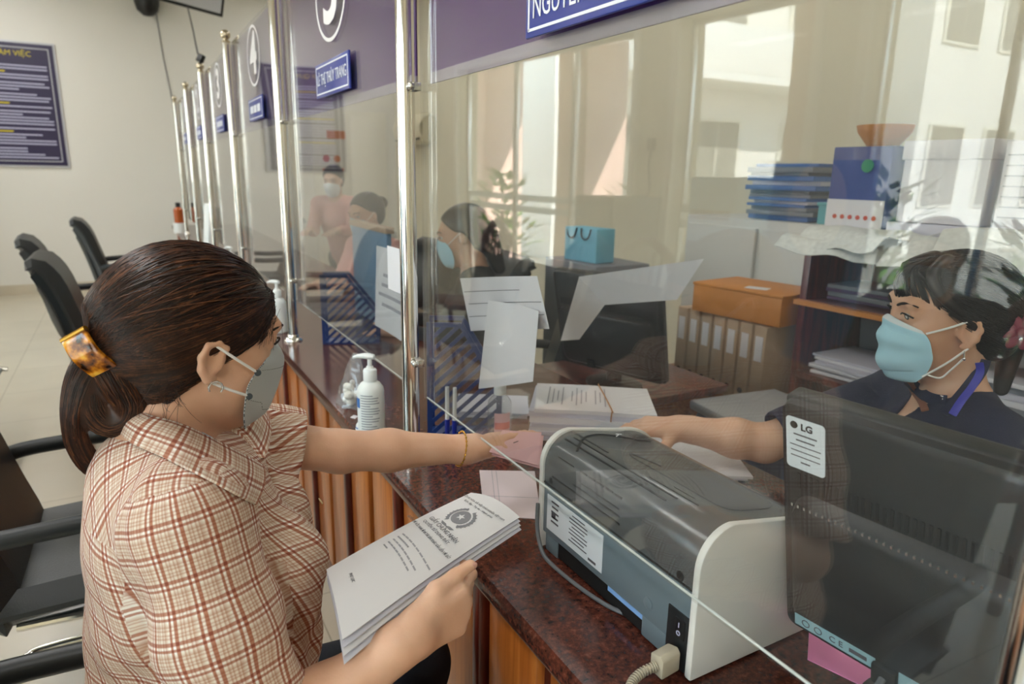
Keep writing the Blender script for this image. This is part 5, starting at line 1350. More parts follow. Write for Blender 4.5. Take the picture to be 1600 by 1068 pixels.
# sleeve and placket stitching read as thin ridges
tr = MB()
for S, D, H_, r in ((RS, dR, RH, 0.0785), (LS, dL, LH, 0.0645)):
    pass
btn = MB().lathe([(0.0001, 0.002), (0.0045, 0.002), (0.0055, 0.001), (0.0055, 0)], (0.213, 0.955, 0.915), 16, (0.9, 0, 0.45)); mat('button_yellow', '#cdb98a', 0.4); btn.build('button', 'button_yellow', shirt)
# trousers and shoes
tq = Field()
tq.ell(PEL+_a((0, 0, -0.01)), (0.155, 0.185, 0.135), k=0.05)
for K, A, s in ((KR, AR, -1), (KL, AL, 1)):
    hp = PEL+_a((0.02, s*0.08, 0)); tq.cap(hp, K, 0.097, 0.072, k=0.03).cap(K, A+_a((0, 0, 0.04)), 0.068, 0.055, k=0.02)
tq.fun(flatcut((0, 0, 0.60), (0, 0, 1)), (0, 0.9, 0.4), 1, 'i', 0.004)
tq.fun(flatcut((0, 0, 0.09), (0, 0, -1)), (0, 0.9, 0.4), 1, 'i', 0.004)
Pv, Fq = tq.mesh(0.008, (-0.26, 0.68, 0.05), (0.50, 1.20, 0.66)); np_mesh('trousers', Pv, Fq, 'trousers_navy', cu_)
for A in (AR, AL):
    s = Field(); s.cap(A+_a((-0.02, 0, -0.045)), A+_a((0.15, 0, -0.052)), 0.040, 0.034, k=0.01).cap(A+_a((0, 0, -0.02)), A, 0.045, k=0.03); s.fun(flatcut((0, 0, 0.004), (0, 0, -1)), A, 0.3, 'i', 0.003)
    Pv, Fq = s.mesh(0.006, A-0.12, A+0.22); np_mesh('shoe', Pv, Fq, 'shoe_black', cu_)
# hair
def plane_pt(px, py, y_loc, H=HC):
    o = H(0, y_loc, 0); nL = H.M[:, 1]; r = np.array(wray(px, py)); c = np.array(CAM); t = ((o-c) @ nL)/(r @ nL); return H.inv(c+r*t)
G = plane_pt(178, 548, 0.0)                          # where the hair is gathered (local)
HL = [(0.082, 0.0, 0.098), (0.077, 0.030, 0.094), (0.062, 0.052, 0.082), (0.048, 0.063, 0.066), (0.030, 0.072, 0.048), (0.012, 0.078, 0.031), (-0.008, 0.081, 0.028), (-0.025, 0.081, 0.014), (-0.033, 0.077, -0.004), (-0.035, 0.069, -0.036), (-0.042, 0.054, -0.076), (-0.055, 0.030, -0.092), (-0.060, 0.0, -0.095)]
CCs = _a((-0.022, 0, 0.042))
hf = Field()                                         # in head-local units
hf.ell((-0.022, 0, 0.052), (0.112, 0.084, 0.094), k=0.02)
hf.ell((-0.062, 0, 0.020), (0.075, 0.072, 0.075), k=0.03)
hf.cap((-0.075, 0, 0.0), G*0.9+_a((0.012, 0, -0.004)), 0.062, 0.030, k=0.05)
hf.ell((-0.045, 0, -0.045), (0.040, 0.055, 0.050), k=0.03)
zs = [-0.12, -0.090, -0.05, -0.02, 0.002, 0.017, 0.029, 0.048, 0.066, 0.082, 0.094, 0.12]
xs = [-0.050, -0.042, -0.036, -0.034, -0.031, -0.022, 0.006, 0.030, 0.048, 0.062, 0.077, 0.10]
cutf = lambda P: (P[:, 0]-np.interp(P[:, 2], zs, xs))*0.75
def dir_rad(D, cut=False):
    ts = np.linspace(0.05, 0.24, 77); best = np.full(len(D), 0.06)
    V_ = np.stack([hf.ev(CCs+D*t) for t in ts])          # outermost surface crossing along each direction
    for i in range(len(ts)-1):
        c_ = (V_[i] < 0) & (V_[i+1] >= 0); best = np.where(c_, ts[i]+(ts[i+1]-ts[i])*V_[i]/np.where(c_, V_[i]-V_[i+1], 1), best)
    return best
hfc = Field(); hfc.p = list(hf.p); hfc.fun(cutf, (0, 0, 0), 1, 'i', 0.006)
Pv, Fq = hfc.mesh(0.004, (-0.24, -0.13, -0.14), (0.14, 0.13, 0.18)); Pv = Pv*0.972+CCs*0.028
hair = np_mesh('hair', HC.o+(Pv*HC.s) @ HC.M.T, Fq, 'hair_brown', cu_, smooth_it=2)
rng = np.random.default_rng(5)
hl = np.array([tuple(p) for p in bez(HL, 8)]); hl = np.concatenate([hl*_a((1, -1, 1)), hl]); paths = []
def slerp(a, b, t):
    w = math.acos(max(-1, min(1, float(a @ b)))); s = math.sin(w)
    return (np.sin((1-t)*w)[:, None]*a+np.sin(t*w)[:, None]*b)/s
gd = G-CCs; gd /= np.linalg.norm(gd)
for k in range(3600):
    p0 = hl[rng.integers(len(hl))]+rng.normal(0, 0.0025, 3)
    a = p0-CCs; ra = np.linalg.norm(a); a /= ra
    g = gd+rng.normal(0, 0.10, 3)*_a((0.3, 1, 1)); g /= np.linalg.norm(g)
    t = np.linspace(0, 1, 15); D = slerp(a, g, t)
    bow = np.sin(PI*t)*rng.normal(0.0, 0.03); D = D+bow[:, None]*_a((0, 0, 1)); D /= np.linalg.norm(D, axis=1)[:, None]
    R_ = dir_rad(D)
    lift = 0.0008+0.0022*rng.random()-0.004*np.exp(-t*9)
    Q = CCs+D*(R_+lift)[:, None]
    Q[0] = p0*0.5+Q[0]*0.5
    paths.append(HC.o+(Q*HC.s) @ HC.M.T)
for k in range(3600):
    a = rng.normal(0, 1, 3); a /= np.linalg.norm(a)
    if a[0] > 0.72 or cutf((CCs+a*0.10)[None, :])[0] > 0.0 or a[2] < -0.55: continue
    g = gd+rng.normal(0, 0.10, 3)*_a((0.3, 1, 1)); g /= np.linalg.norm(g)
    t = np.linspace(0, 1, 13); D = slerp(a, g, t); bow = np.sin(PI*t)*rng.normal(0.0, 0.02); D = D+bow[:, None]*_a((0, 0, 1)); D /= np.linalg.norm(D, axis=1)[:, None]
    Q = CCs+D*(dir_rad(D)+0.0004+0.0018*rng.random()-0.003*np.exp(-t*12))[:, None]; paths.append(HC.o+(Q*HC.s) @ HC.M.T)
rng.shuffle(paths); nP = len(paths)
for k, hm_ in enumerate(('hair_brown', 'hair_dark', 'hair_light')): strands('hair_strands', paths[(0, int(nP*0.45), int(nP*0.8))[k]:(int(nP*0.45), int(nP*0.8), nP)[k]] if True else paths[(0, 1500, 2900)[k]:(1500, 2900, 3600)[k]], 0.0010, hm_, hair)
# looped tail of hair below the clip
def lp(*pts): return [HC(*plane_pt(px, py, y)) for px, py, y in pts]
tails = [(lp((168, 552, 0.0), (138, 578, -0.005), (121, 615, -0.008), (116, 662, -0.008), (126, 700, -0.005), (150, 727, 0.0), (184, 726, 0.006), (208, 706, 0.012)), [0.020, 0.019, 0.015, 0.012, 0.012, 0.013, 0.013, 0.009]),
         (lp((172, 556, -0.01), (194, 590, -0.02), (207, 622, -0.02), (198, 650, -0.018), (172, 658, -0.012), (150, 635, -0.006), (146, 596, 0.0)), [0.026, 0.028, 0.024, 0.018, 0.018, 0.020, 0.020]),
         (lp((180, 560, 0.01), (165, 600, 0.012), (160, 632, 0.012), (182, 646, 0.01), (212, 640, 0.0), (228, 648, 0.0)), [0.026, 0.028, 0.022, 0.020, 0.020, 0.016])]
tf = Field(); tpaths = []
for pts, rr in tails:
    q = bez(pts, 6); rq = np.interp(np.linspace(0, len(rr)-1, len(q)), range(len(rr)), rr)
    for i in range(len(q)-1): tf.cap(q[i], q[i+1], rq[i]*0.93, rq[i+1]*0.93, k=0.006)
    fr_ = []; prev = None
    for i in range(len(q)):
        d = (q[min(i+1, len(q)-1)]-q[max(i-1, 0)]).normalized()
        if prev is None: s_, u_, _ = frame_of(d)
        else: s_ = (prev-d*prev.dot(d)).normalized(); u_ = d.cross(s_)
        prev = s_; fr_.append((np.array(s_), np.array(u_)))
    for k in range(700):
        a = rng.random()*2*PI; rad = 0.97+0.12*rng.random(); tw = rng.normal(0, 0.5)
        i0 = rng.integers(0, 4); i1 = len(q)-rng.integers(0, 5)
        P = [np.array(q[i])+(fr_[i][0]*math.cos(a+tw*i/len(q))+fr_[i][1]*math.sin(a+tw*i/len(q)))*rq[i]*rad for i in range(i0, i1, 2)]
        tpaths.append(np.array(P))
Pv, Fq = tf.mesh(0.004, np.array(HC(-0.2, 0, 0))-0.25, np.array(HC(-0.2, 0, 0))+0.25)
tail = np_mesh('hair_tail', Pv, Fq, 'hair_brown', cu_, smooth_it=2)
for k, hm_ in enumerate(('hair_brown', 'hair_dark', 'hair_light')): strands('tail_strands', tpaths[k::3], 0.0010, hm_, tail)
# loose hairs round the nape and temple
fly = []
for k in range(22):
    p0 = _a((-0.045, -0.06, -0.04))+rng.normal(0, 0.012, 3); d = _a((-0.3, -0.1, -0.6))+rng.normal(0, 0.25, 3)
    fly.append(np.array([HC(*(p0+d*t*0.07+_a((0, -0.012, 0))*math.sin(3*t)+_a((0.02, 0, 0))*t*t)) for t in np.linspace(0, 1, 7)]))
for k in range(40):
    p0 = _a((0.070, -0.052, 0.072))+rng.normal(0, 0.006, 3); d = _a((-0.15, -0.16, -0.6))+rng.normal(0, 0.12, 3)
    fly.append(np.array([HC(*(p0+d*t*0.06)) for t in np.linspace(0, 1, 6)]))
strands('stray_hairs', fly, 0.0003, 'hair_brown', hair)
# amber clip
m, nt, b_, out = newmat('amber_clip'); tc = N(nt, 'ShaderNodeTexCoord'); n_ = N(nt, 'ShaderNodeTexNoise', i_Scale=55.0, i_Detail=4.0); nt.links.new(tc.outputs['Object'], n_.inputs['Vector'])
r_ = ramp(nt, [(0.38, '#2a1206'), (0.48, '#8a4a0c'), (0.58, '#d98a1c'), (0.7, '#f2bf4c')]); nt.links.new(n_.outputs['Fac'], r_.inputs['Fac']); nt.links.new(r_.outputs['Color'], b_.inputs['Base Color']); b_.inputs['Roughness'].default_value = 0.12; b_.inputs['Coat Weight'].default_value = 0.5
c0, c1, c2, c3 = [HC(*plane_pt(px, py, y)) for px, py, y in ((110, 528, -0.005), (146, 508, -0.022), (193, 562, -0.040), (156, 580, -0.022))]
c0, c1, c2, c3 = V(c0), V(c1), V(c2), V(c3)
nn = (c1-c0).cross(c3-c0).normalized()
if nn.dot(CAM-c0) < 0: nn = -nn
clip = MB()
P = []
for i in range(9):
    t = i/8; row = []
    for j in range(6):
        s_ = j/5; p = (c0*(1-s_)+c1*s_)*(1-t)+(c3*(1-s_)+c2*s_)*t; row.append(p+nn*(0.008*math.sin(PI*t)+0.012))
    P.append(row)
ch = MB().grid(P, 0.006).build('hair_clip', 'amber_clip', cu_, 0.0015)
tt = MB()
for k in range(5):
    s_ = (k+0.5)/5; p = c3*(1-s_)+c2*s_+nn*0.010; tt.tube([p, p-nn*0.016+(c3-c0).normalized()*0.012], [0.003, 0.0015], 8)
tt.build('clip_teeth', 'amber_clip', ch)
mat('gold_edge', '#a5761c', 0.2, 0.6)
MB().tube([c0+nn*0.015, c1+nn*0.015], 0.0042, 10).build('clip_hinge', 'gold_edge', ch)
# folded grey mask
def mask_pts(H, prof, side, ns=20, nt_=16, power=1.9, fx=None):
    """prof: centre line (x,z) top to bottom; side: edge line (x,y,z) top to bottom"""
    pc = bez([(p[0], 0, p[1]) for p in prof], 8); se = bez(side, 8); P = []
    for i in range(nt_+1):
        t = i/nt_; a = pc[int(round(t*(len(pc)-1)))]; b = se[int(round(t*(len(se)-1)))]; row = []
        for j in range(ns+1):
            s_ = -1+2*j/ns; w_ = abs(s_)**power
            q = (a.x*(1-w_)+b.x*w_, b.y*s_, a.z*(1-abs(s_)**1.3)+b.z*abs(s_)**1.3)
            if fx: q = fx(q, s_, t)
            row.append(H.V(*q))
        P.append(row)
    return P
mp2 = mask_pts(HC, [(0.099, 0.023), (0.117, 0.001), (0.119, -0.028), (0.115, -0.060), (0.106, -0.090), (0.080, -0.110)], [(0.083, 0.036, 0.012), (0.069, 0.060, 0.003), (0.058, 0.068, -0.010), (0.050, 0.071, -0.028), (0.050, 0.070, -0.046), (0.055, 0.062, -0.076), (0.064, 0.050, -0.100)], power=1.45)
mk = MB().grid(mp2, 0.0016).build('face_mask', 'mask_grey', cu_, ang=50)
se = MB()
def onm(P, s_, t): return P[min(len(P)-1, int(round(t*(len(P)-1))))][min(len(P[0])-1, int(round((s_+1)/2*(len(P[0])-1))))]
o_ = (V(HC(0.2, 0, -0.03))-V(HC(0, 0, -0.03))).normalized()*0.0006
for line in ([(s_/10, 0.30) for s_ in range(-10, 11)], [(s_/10, 0.66+0.12*(1-abs(s_/10))) for s_ in range(-10, 11)], [(-0.96, t/12) for t in range(13)], [(0.96, t/12) for t in range(13)]):
    pts = [onm(mp2, s_, t) for s_, t in line]; pts = [p for i, p in enumerate(pts) if i == 0 or (p-pts[i-1]).length > 1e-5]
    q = bez([p+o_+(p-V(HC(0.03, 0, -0.04))).normalized()*0.0008 for p in pts], 4)
    for i in range(0, len(q)-1, 2): se.tube([q[i], q[i+1]], 0.0007, 6)
se.build('seam_stitching', 'mask_seam', mk)
for y in (-1, 1):
    for (rx, ry, rz), ear in (((0.060, 0.0690, -0.010), (-0.006, 0.082, 0.026)), ((0.054, 0.0715, -0.044), (-0.002, 0.078, -0.026))):
        a = HC.V(rx, y*ry, rz); b = HC.V(ear[0], y*ear[1], ear[2]); mid = (a+b)/2+V(HC.M[:, 1])*(y*0.004)
        MB().tube(bez([a, mid, b], 6), 0.0019, 8).build('ear_loop', 'strap_white', mk)
        MB().lathe([(0.0025, 0.0), (0.0045, 0.0006), (0.0045, 0.0016), (0.0025, 0.0018)], a+V(HC.M[:, 1])*(y*0.001), 16, V(HC.M[:, 1])*y).build('eyelet', 'mask_seam', mk)
# hoop earring and bracelet
ea = HC.V(0.002, -0.0795, -0.026); er = []
for k in range(15):
    a = -0.6+4.4*k/14; er.append(ea+V(HC.M[:, 0])*(0.0085*math.cos(a)+0.003)+V(HC.M[:, 2])*(0.0085*math.sin(a)-0.006)+V(HC.M[:, 1])*-0.003)
MB().tube(er, 0.0013, 8).build('earring', 'silver', cu_)
ax = V(LW-LE).normalized(); bc = V(LE)+(V(LW)-V(LE))*0.90; s_, u_, _ = frame_of(ax)
br = [bc+(s_*math.cos(2*PI*k/48)+u_*math.sin(2*PI*k/48))*0.0325+ax*(0.004*math.sin(2*PI*k/48+0.6)) for k in range(49)]
q = MB().tube(br, 0.0011, 6)
for p in br[::2]: q.ball(p, 0.0021, 8, 6)
q.build('bracelet', 'gold', cu_)
# necklace chain at the open collar
MB().tube(bez([NB+_a((0.045, -0.045, 0.03)), NB+_a((0.078, -0.02, -0.005)), NB+_a((0.088, 0.01, -0.014)), NB+_a((0.07, 0.04, 0.01))], 6), 0.0016, 6).build('necklace', 'silver', cu_)
# ------------------------------------------------------------------ the card being handed over and the booklet in her other hand
mat('card_pink', '#dcaeb2', 0.5)
cdh = empty('pink_card', (0.62, 1.07, 0.875)); tag(cdh, 'folded pink paper card passed between the two women under the screen', 'card')
tl, tr_, br_, bl = at(800, 671, 1.33), at(846, 676, 1.36), at(840, 727, 1.30), at(764, 706, 1.27)
tl = at(785, 672, 1.335)
P = [[(tl*(1-i/6)+tr_*(i/6))*(1-j/4)+(bl*(1-i/6)+br_*(i/6))*(j/4) for i in range(7)] for j in range(5)]
MB().grid(P, 0.0008).build('card_leaf', 'card_pink', cdh)
P2 = [[p+V((0.004, -0.002, -0.006)) for p in r_] for r_ in P]
MB().grid(P2, 0.0008).build('card_leaf', 'card_pink', cdh)
nC = (tr_-tl).cross(bl-tl).normalized()
if nC.dot(CAM-tl) < 0: nC = -nC
m_ = bl*0.55+tr_*0.45; MB().tube([m_+nC*0.001, m_+nC*0.001+(tr_-bl).normalized()*0.012], 0.0008, 6).build('ink_mark', 'ink', cdh)
bk = empty('paper_booklet', (0.32, 0.78, 0.88)); tag(bk, 'white folded certificate booklet with grey crest held in the seated woman\'s near hand', 'booklet')
A = onz(736, 770, 0.905); B_ = onz(812, 808, 0.885); Cc = onz(535, 1000, 0.872); Dd = onz(510, 890, 0.895)
def bpt(u, v, up=0.0):
    """u along the long edge from the top, v across from the spine"""
    p = (A*(1-u)+Dd*u)*(1-v)+(B_*(1-u)+Cc*u)*v
    return p+V((0, 0, 0.010*math.sin(PI*v)+0.004*math.sin(PI*u)+up))
for k in range(4):
    dz = -0.0022*k
    P = [[bpt(u/14, v/8*(1+0.012*k), dz-(0.004*k*(v/8)**2)-(0.003*k*(u/14)**3)) for v in range(9)] for u in range(15)]
    MB().grid(P, 0.0009).build('page', 'paper' if k % 2 == 0 else 'paper_edge', bk, ang=40)
pg = MB()
ux = (B_-A).normalized(); vx = (A-Dd).normalized(); nz_ = ux.cross(vx).normalized()
if nz_.z < 0: nz_ = -nz_
def btext(body_, u, v, size, m_='ink', sx=1.0):
    o_ = bpt(u, v, 0.0012); x_ = bpt(u, v+0.05)-bpt(u, v-0.05); y_ = bpt(u-0.02, v)-bpt(u+0.02, v)
    M = basis(o_, x_, x_.cross(y_)); return text('printed_lettering', body_, size, m_, M, bk, extrude=0.00012, sx=sx)
btext('CỘNG HÒA XÃ HỘI CHỦ NGHĨA VIỆT NAM', 0.105, 0.55, 0.0062, 'ink', 0.62)
btext('Độc lập - Tự do - Hạnh phúc', 0.135, 0.52, 0.0062, 'ink', 0.72)
btext('GIẤY CHỨNG NHẬN', 0.385, 0.54, 0.0115, 'ink', 0.56)
btext('QUYỀN SỬ DỤNG ĐẤT', 0.425, 0.50, 0.0078, 'ink', 0.7)
btext('QUYỀN SỞ HỮU NHÀ Ở VÀ TÀI SẢN KHÁC GẮN LIỀN VỚI ĐẤT', 0.475, 0.50, 0.0072, 'ink', 0.50)
for k, (v0, v1) in enumerate([(0.18, 0.95), (0.18, 0.5), (0.18, 0.85), (0.18, 0.8), (0.18, 0.3)]):
    u = 0.56+0.03*k; q = MB(); nn_ = 8
    for i in range(nn_):
        a_, b__ = v0+(v1-v0)*i/nn_, v0+(v1-v0)*(i+0.82)/nn_
        q.prism([bpt(u, a_, 0.0013), bpt(u, b__, 0.0013), bpt(u+0.008, b__, 0.0013), bpt(u+0.008, a_, 0.0013)], (0, 0, 0.0002))
    q.build('printed_lines', 'faint_ink', bk)
btext('PHỤ LỤC', 0.90, 0.42, 0.006, 'ink', 0.7)
# crest: wreathed disc with a star
em = MB(); ec = (0.255, 0.50)
def ept(a_, r_, k=1.0): return bpt(ec[0]-r_*math.sin(a_)*0.095, ec[1]+r_*math.cos(a_)*0.22*k, 0.0013)
def ring(mb, r0, r1, a0, a1, n_=24):
    for i in range(n_):
        x_, y_ = a0+(a1-a0)*i/n_, a0+(a1-a0)*(i+1)/n_
        mb.prism([ept(x_, r0), ept(x_, r1), ept(y_, r1), ept(y_, r0)], (0, 0, 0.0002))
ring(em, 0.05, 0.62, 0, 2*PI); mat('crest_grey', '#85848a', 0.7); em.build('crest_disc', 'crest_grey', bk)
e2 = MB(); ring(e2, 0.74, 0.92, -0.95, 1.25); ring(e2, 0.74, 0.92, PI-1.25, PI+0.95)
for k in range(9):
    for sg in (0, 1):
        a_ = (-0.9+0.26*k) if sg == 0 else (PI-1.2+0.26*k); e2.prism([ept(a_, 0.70), ept(a_+0.10, 0.82), ept(a_+0.04, 1.0), ept(a_-0.06, 0.86)], (0, 0, 0.0003))
e2.prism([bpt(0.345, 0.36, 0.0013), bpt(0.345, 0.64, 0.0013), bpt(0.362, 0.60, 0.0013), bpt(0.362, 0.40, 0.0013)], (0, 0, 0.0003))
e2.build('crest_wreath', 'crest_grey', bk)
st = []
for k in range(10): st.append(ept(PI/2+2*PI*k/10, 0.30 if k % 2 == 0 else 0.12)+V((0, 0, 0.0003)))
MB().prism(st, (0, 0, 0.0002)).build('crest_star', 'paper', bk)
# ------------------------------------------------------------------ the clerk across the counter
sw_ = empty('person', (1.42, 0.60, 0.0)); tag(sw_, 'dark haired clerk in navy uniform and light blue mask, sitting behind the black monitor', 'person')
HS = Fr((1.313, 0.682, 1.144), (-0.823, 0.56, -0.087), (-0.558, -0.828, -0.052), (-0.101, 0.006, 0.994), 0.96)
SF, SL = _a((-0.80, 0.60, 0)), _a((-0.60, -0.80, 0))
SC7 = HS.o-SF*0.050+_a((0, 0, -0.135))
sRS, sLS = SC7-SL*0.165+_a((0, 0, -0.045))+SF*0.02, SC7+SL*0.165+_a((0, 0, -0.050))+SF*0.01
sRE, sRW = np.array(at(1194, 692, 1.47)), np.array(at(1062, 694, 1.50))
sRW[2] = max(sRW[2], CZ+0.105)
sLE, sLW = sLS+_a((-0.04, -0.05, -0.25)), sLS+_a((-0.24, 0.05, -0.20))
sPE = SC7-SF*0.03+_a((0, 0, -0.52)); sCH = SC7+SF*0.055+_a((0, 0, -0.19))
MT = np.stack([SF, SL, _a((0, 0, 1))], 1)
def storso(fd, g=0.0):
    fd.ell(sCH, _a((0.105, 0.150, 0.150))+g, MT, k=0.05)
    fd.cap(sRS+SL*0.03, sLS-SL*0.03, 0.050+g, k=0.05)
    fd.cap(SC7+_a((0, 0, -0.03)), sRS+SL*0.03+_a((0, 0, 0.012)), 0.045+g, 0.040+g, k=0.04).cap(SC7+_a((0, 0, -0.03)), sLS-SL*0.03+_a((0, 0, 0.012)), 0.045+g, 0.040+g, k=0.04)
    fd.ell(sCH+SF*0.075, _a((0.065, 0.12, 0.07))+g, MT, k=0.05)
    fd.ell(SC7+_a((0, 0, -0.38)), _a((0.115, 0.140, 0.19))+g, MT, k=0.06)
    fd.ell(sPE, _a((0.145, 0.175, 0.12))+g, MT, k=0.06)
bf = Field(); head_prims(bf, HS, SC7+_a((0, 0, -0.02))+SF*0.01); storso(bf)
bf.cap(sRS, sRE, 0.045, 0.040, k=0.03).cap(sRE, sRE*0.65+sRW*0.35, 0.041, 0.041, k=0.015).cap(sRE*0.65+sRW*0.35, sRW, 0.041, 0.026, k=0.02)
bf.cap(sLS, sLE, 0.045, 0.040, k=0.03).cap(sLE, sLW, 0.040, 0.026, k=0.02)
tR = hand_prims(bf, sRW, np.array((0.835, 1.155, 0.872))-sRW, (0.1, 0.2, -0.97), False, 0.94, [(0.10, 0.25, 0.15), (0.2, 0.3, 0.2), (0.3, 0.4, 0.2), (0.4, 0.4, 0.2)], (0.2, 0.1), 0.08)
hand_prims(bf, sLW, SF*0.9+SL*-0.2, (0, 0, -1), True, 0.94, [(0.2, 0.3, 0.2)]*4, (0.2, 0.1), 0.08)
kn = []
for sg in (-1, 1):
    hp = sPE+SL*0.08*sg; K = hp+SF*0.36+_a((0, 0, 0.02)); K[0] = max(K[0], 1.14); A = K+_a((0.02, 0, -0.42)); kn.append((hp, K, A))
    bf.cap(hp, K, 0.085, 0.058, k=0.03).cap(K, A, 0.052, 0.036, k=0.02)
Pv, Fq = bf.mesh(0.0032, (0.62, 0.25, 0.0), (1.75, 1.36, 1.36)); np_mesh('body', Pv, Fq, 'skin', sw_, smooth_it=1)
nails(tR[:4], sw_); eyes(HS, sw_, (1, 0.15, -0.22)); brows(HS, sw_)
uf = Field(); storso(uf, 0.010)
rh = sRS+(sRE-sRS)*0.90; lh = sLS+(sLE-sLS)*0.8
uf.cap(sRS, rh, 0.058, 0.060, k=0.03).cap(sLS, lh, 0.058, 0.060, k=0.03)
for H_, d_ in ((rh, sRE-sRS), (lh, sLE-sLS)):
    d_ = d_/np.linalg.norm(d_); uf.fun(beyond(H_, d_, 0.09), H_+d_*0.1, 0.2, 's', 0.003); uf.cap(H_-d_*0.04, H_+d_*0.1, 0.047, 0.056, op='s', k=0.004)
uf.cap(SC7+SF*0.02+_a((0, 0, 0.005)), SC7+SF*0.05+_a((0, 0, 0.13)), 0.060, 0.07, op='s', k=0.012)
uf.cap(SC7+SF*0.05+_a((0, 0, -0.03)), SC7+SF*0.105+_a((0, 0, -0.06)), 0.035, 0.015, op='s', k=0.012)
uf.fun(flatcut((0, 0, 0.50), (0, 0, -1)), (1.4, 0.6, 0.4), 1, 'i', 0.004)
uf.fold = lambda P: np.sin(50*P[:, 2]+24*P[:, 1]+6*np.sin(13*P[:, 0]))*0.0025*np.clip((0.97-P[:, 2])/0.1, 0.2, 1)
Pv, Fq = uf.mesh(0.0045, (0.9, 0.25, 0.45), (1.75, 1.15, 1.15)); un = np_mesh('uniform', Pv, Fq, 'uniform_navy', sw_, smooth_it=1)
tq = Field(); tq.ell(sPE+_a((0, 0, -0.01)), (0.155, 0.18, 0.125), MT, k=0.05)
for hp, K, A in kn: tq.cap(hp, K, 0.095, 0.068, k=0.03).cap(K, A, 0.063, 0.05, k=0.02)
Pv, Fq = tq.mesh(0.010, (0.95, 0.25, 0.02), (1.8, 1.2, 0.70)); np_mesh('trousers', Pv, Fq, 'trousers_navy', sw_)
for hp, K, A in kn:
    s = Field(); s.cap(A+_a((0.02, 0, -0.02)), A+_a((-0.13, 0.05, -0.03)), 0.040, 0.034, k=0.01); s.fun(flatcut((0, 0, 0.004), (0, 0, -1)), A, 0.3, 'i', 0.003)
    Pv, Fq = s.mesh(0.007, A-0.22, A+0.16); np_mesh('shoe', Pv, Fq, 'shoe_black', sw_)
# collar with contrasting edge, brooch, lanyard
mat('collar_rust', '#8a5a48', 0.7)
def shit(px, py, off): return hit(px, py, off, (uf, bf))
def ribbon(pts, w_, th, upish=None, n=6):
    q = bez(pts, n); P = [[], []]
    for i, p in enumerate(q):
        d = (q[min(i+1, len(q)-1)]-q[max(i-1, 0)]).normalized(); vw = (CAM-p).normalized(); sd = d.cross(vw).normalized()
        P[0].append(p-sd*w_/2); P[1].append(p+sd*w_/2)
    return MB().grid([P[0], [(a+b)/2+(CAM-a).normalized()*0.002 for a, b in zip(*P)], P[1]], th)
ribbon([shit(px, py, 0.006) for px, py in ((1418, 592), (1432, 606), (1446, 618), (1462, 624), (1480, 626))], 0.020, 0.003).build('collar', 'uniform_navy', un)
ribbon([shit(px, py, 0.009) for px, py in ((1418, 592), (1428, 610), (1440, 628), (1446, 642))], 0.012, 0.003).build('collar_edge', 'collar_rust', un)
ribbon([shit(px, py, 0.006) for px, py in ((1538, 562), (1530, 582), (1512, 606), (1492, 630), (1478, 648))], 0.020, 0.003).build('collar', 'uniform_navy', un)
ribbon([shit(px, py, 0.022) for px, py in ((1530, 566), (1531, 582), (1519, 604), (1502, 626), (1488, 648))], 0.012, 0.0015).build('lanyard', 'lanyard', sw_)
bp_ = V(shit(1472, 622, 0.014)); bq = MB()
for k in range(7): bq.ball(bp_+V(HS.M[:, 1])*(0.0045*math.cos(k*1.047) if k < 6 else 0)+V(HS.M[:, 2])*(0.0045*math.sin(k*1.047) if k < 6 else 0), 0.0030, 10, 7)
bq.build('brooch', 'silver', un)
# black hair with a parted fringe, tied back
hf2 = Field()
hf2.ell((-0.020, 0, 0.050), (0.110, 0.087, 0.092), k=0.02).ell((-0.058, 0, 0.015), (0.070, 0.074, 0.075), k=0.03).ell((-0.085, 0.0, -0.030), (0.040, 0.05, 0.045), k=0.03)
zs2 = [-0.12, -0.075, -0.05, -0.02, 0.005, 0.025, 0.036, 0.050, 0.070, 0.088, 0.12]; xs2 = [-0.055, -0.045, -0.036, -0.030, -0.024, -0.012, 0.015, 0.030, 0.045, 0.058, 0.085]
cut2 = lambda P: (P[:, 0]-np.interp(P[:, 2], zs2, xs2))*0.75
h2 = Field(); h2.p = list(hf2.p); h2.fun(cut2, (0, 0, 0), 1, 'i', 0.006)
for sg in (-1, 1):
    q = bez([(0.02, 0.02*sg, 0.132), (0.055, 0.044*sg, 0.112), (0.054, 0.062*sg, 0.085), (0.036, 0.073*sg, 0.060), (0.010, 0.080*sg, 0.036)], 4)
    for i in range(len(q)-1): h2.cap(q[i], q[i+1], 0.010*(1-0.6*i/len(q)), 0.010*(1-0.6*(i+1)/len(q)), k=0.008)
h2.ell((-0.125, 0.0, -0.005), (0.034, 0.040, 0.036), k=0.01)
h2.cap((-0.13, 0, -0.02), (-0.12, 0.0, -0.14), 0.026, 0.014, k=0.02)
Pv, Fq = h2.mesh(0.004, (-0.20, -0.12, -0.18), (0.13, 0.12, 0.17)); h2o = np_mesh('hair', HS.o+(Pv*HS.s) @ HS.M.T, Fq, 'hair_black', sw_, smooth_it=1)
hfk, CCk, gk = hf, CCs, gd
hf = hf2; G2 = _a((-0.12, 0, -0.005)); g2 = G2-CCs; g2 /= np.linalg.norm(g2); paths = []
HL2 = np.array([tuple(p) for p in bez([(0.070, 0.0, 0.105), (0.062, 0.030, 0.098), (0.052, 0.055, 0.080), (0.040, 0.068, 0.055), (0.020, 0.078, 0.036), (-0.010, 0.081, 0.030), (-0.028, 0.078, 0.005), (-0.035, 0.070, -0.03), (-0.048, 0.050, -0.070)], 8)]); HL2 = np.concatenate([HL2*_a((1, -1, 1)), HL2])
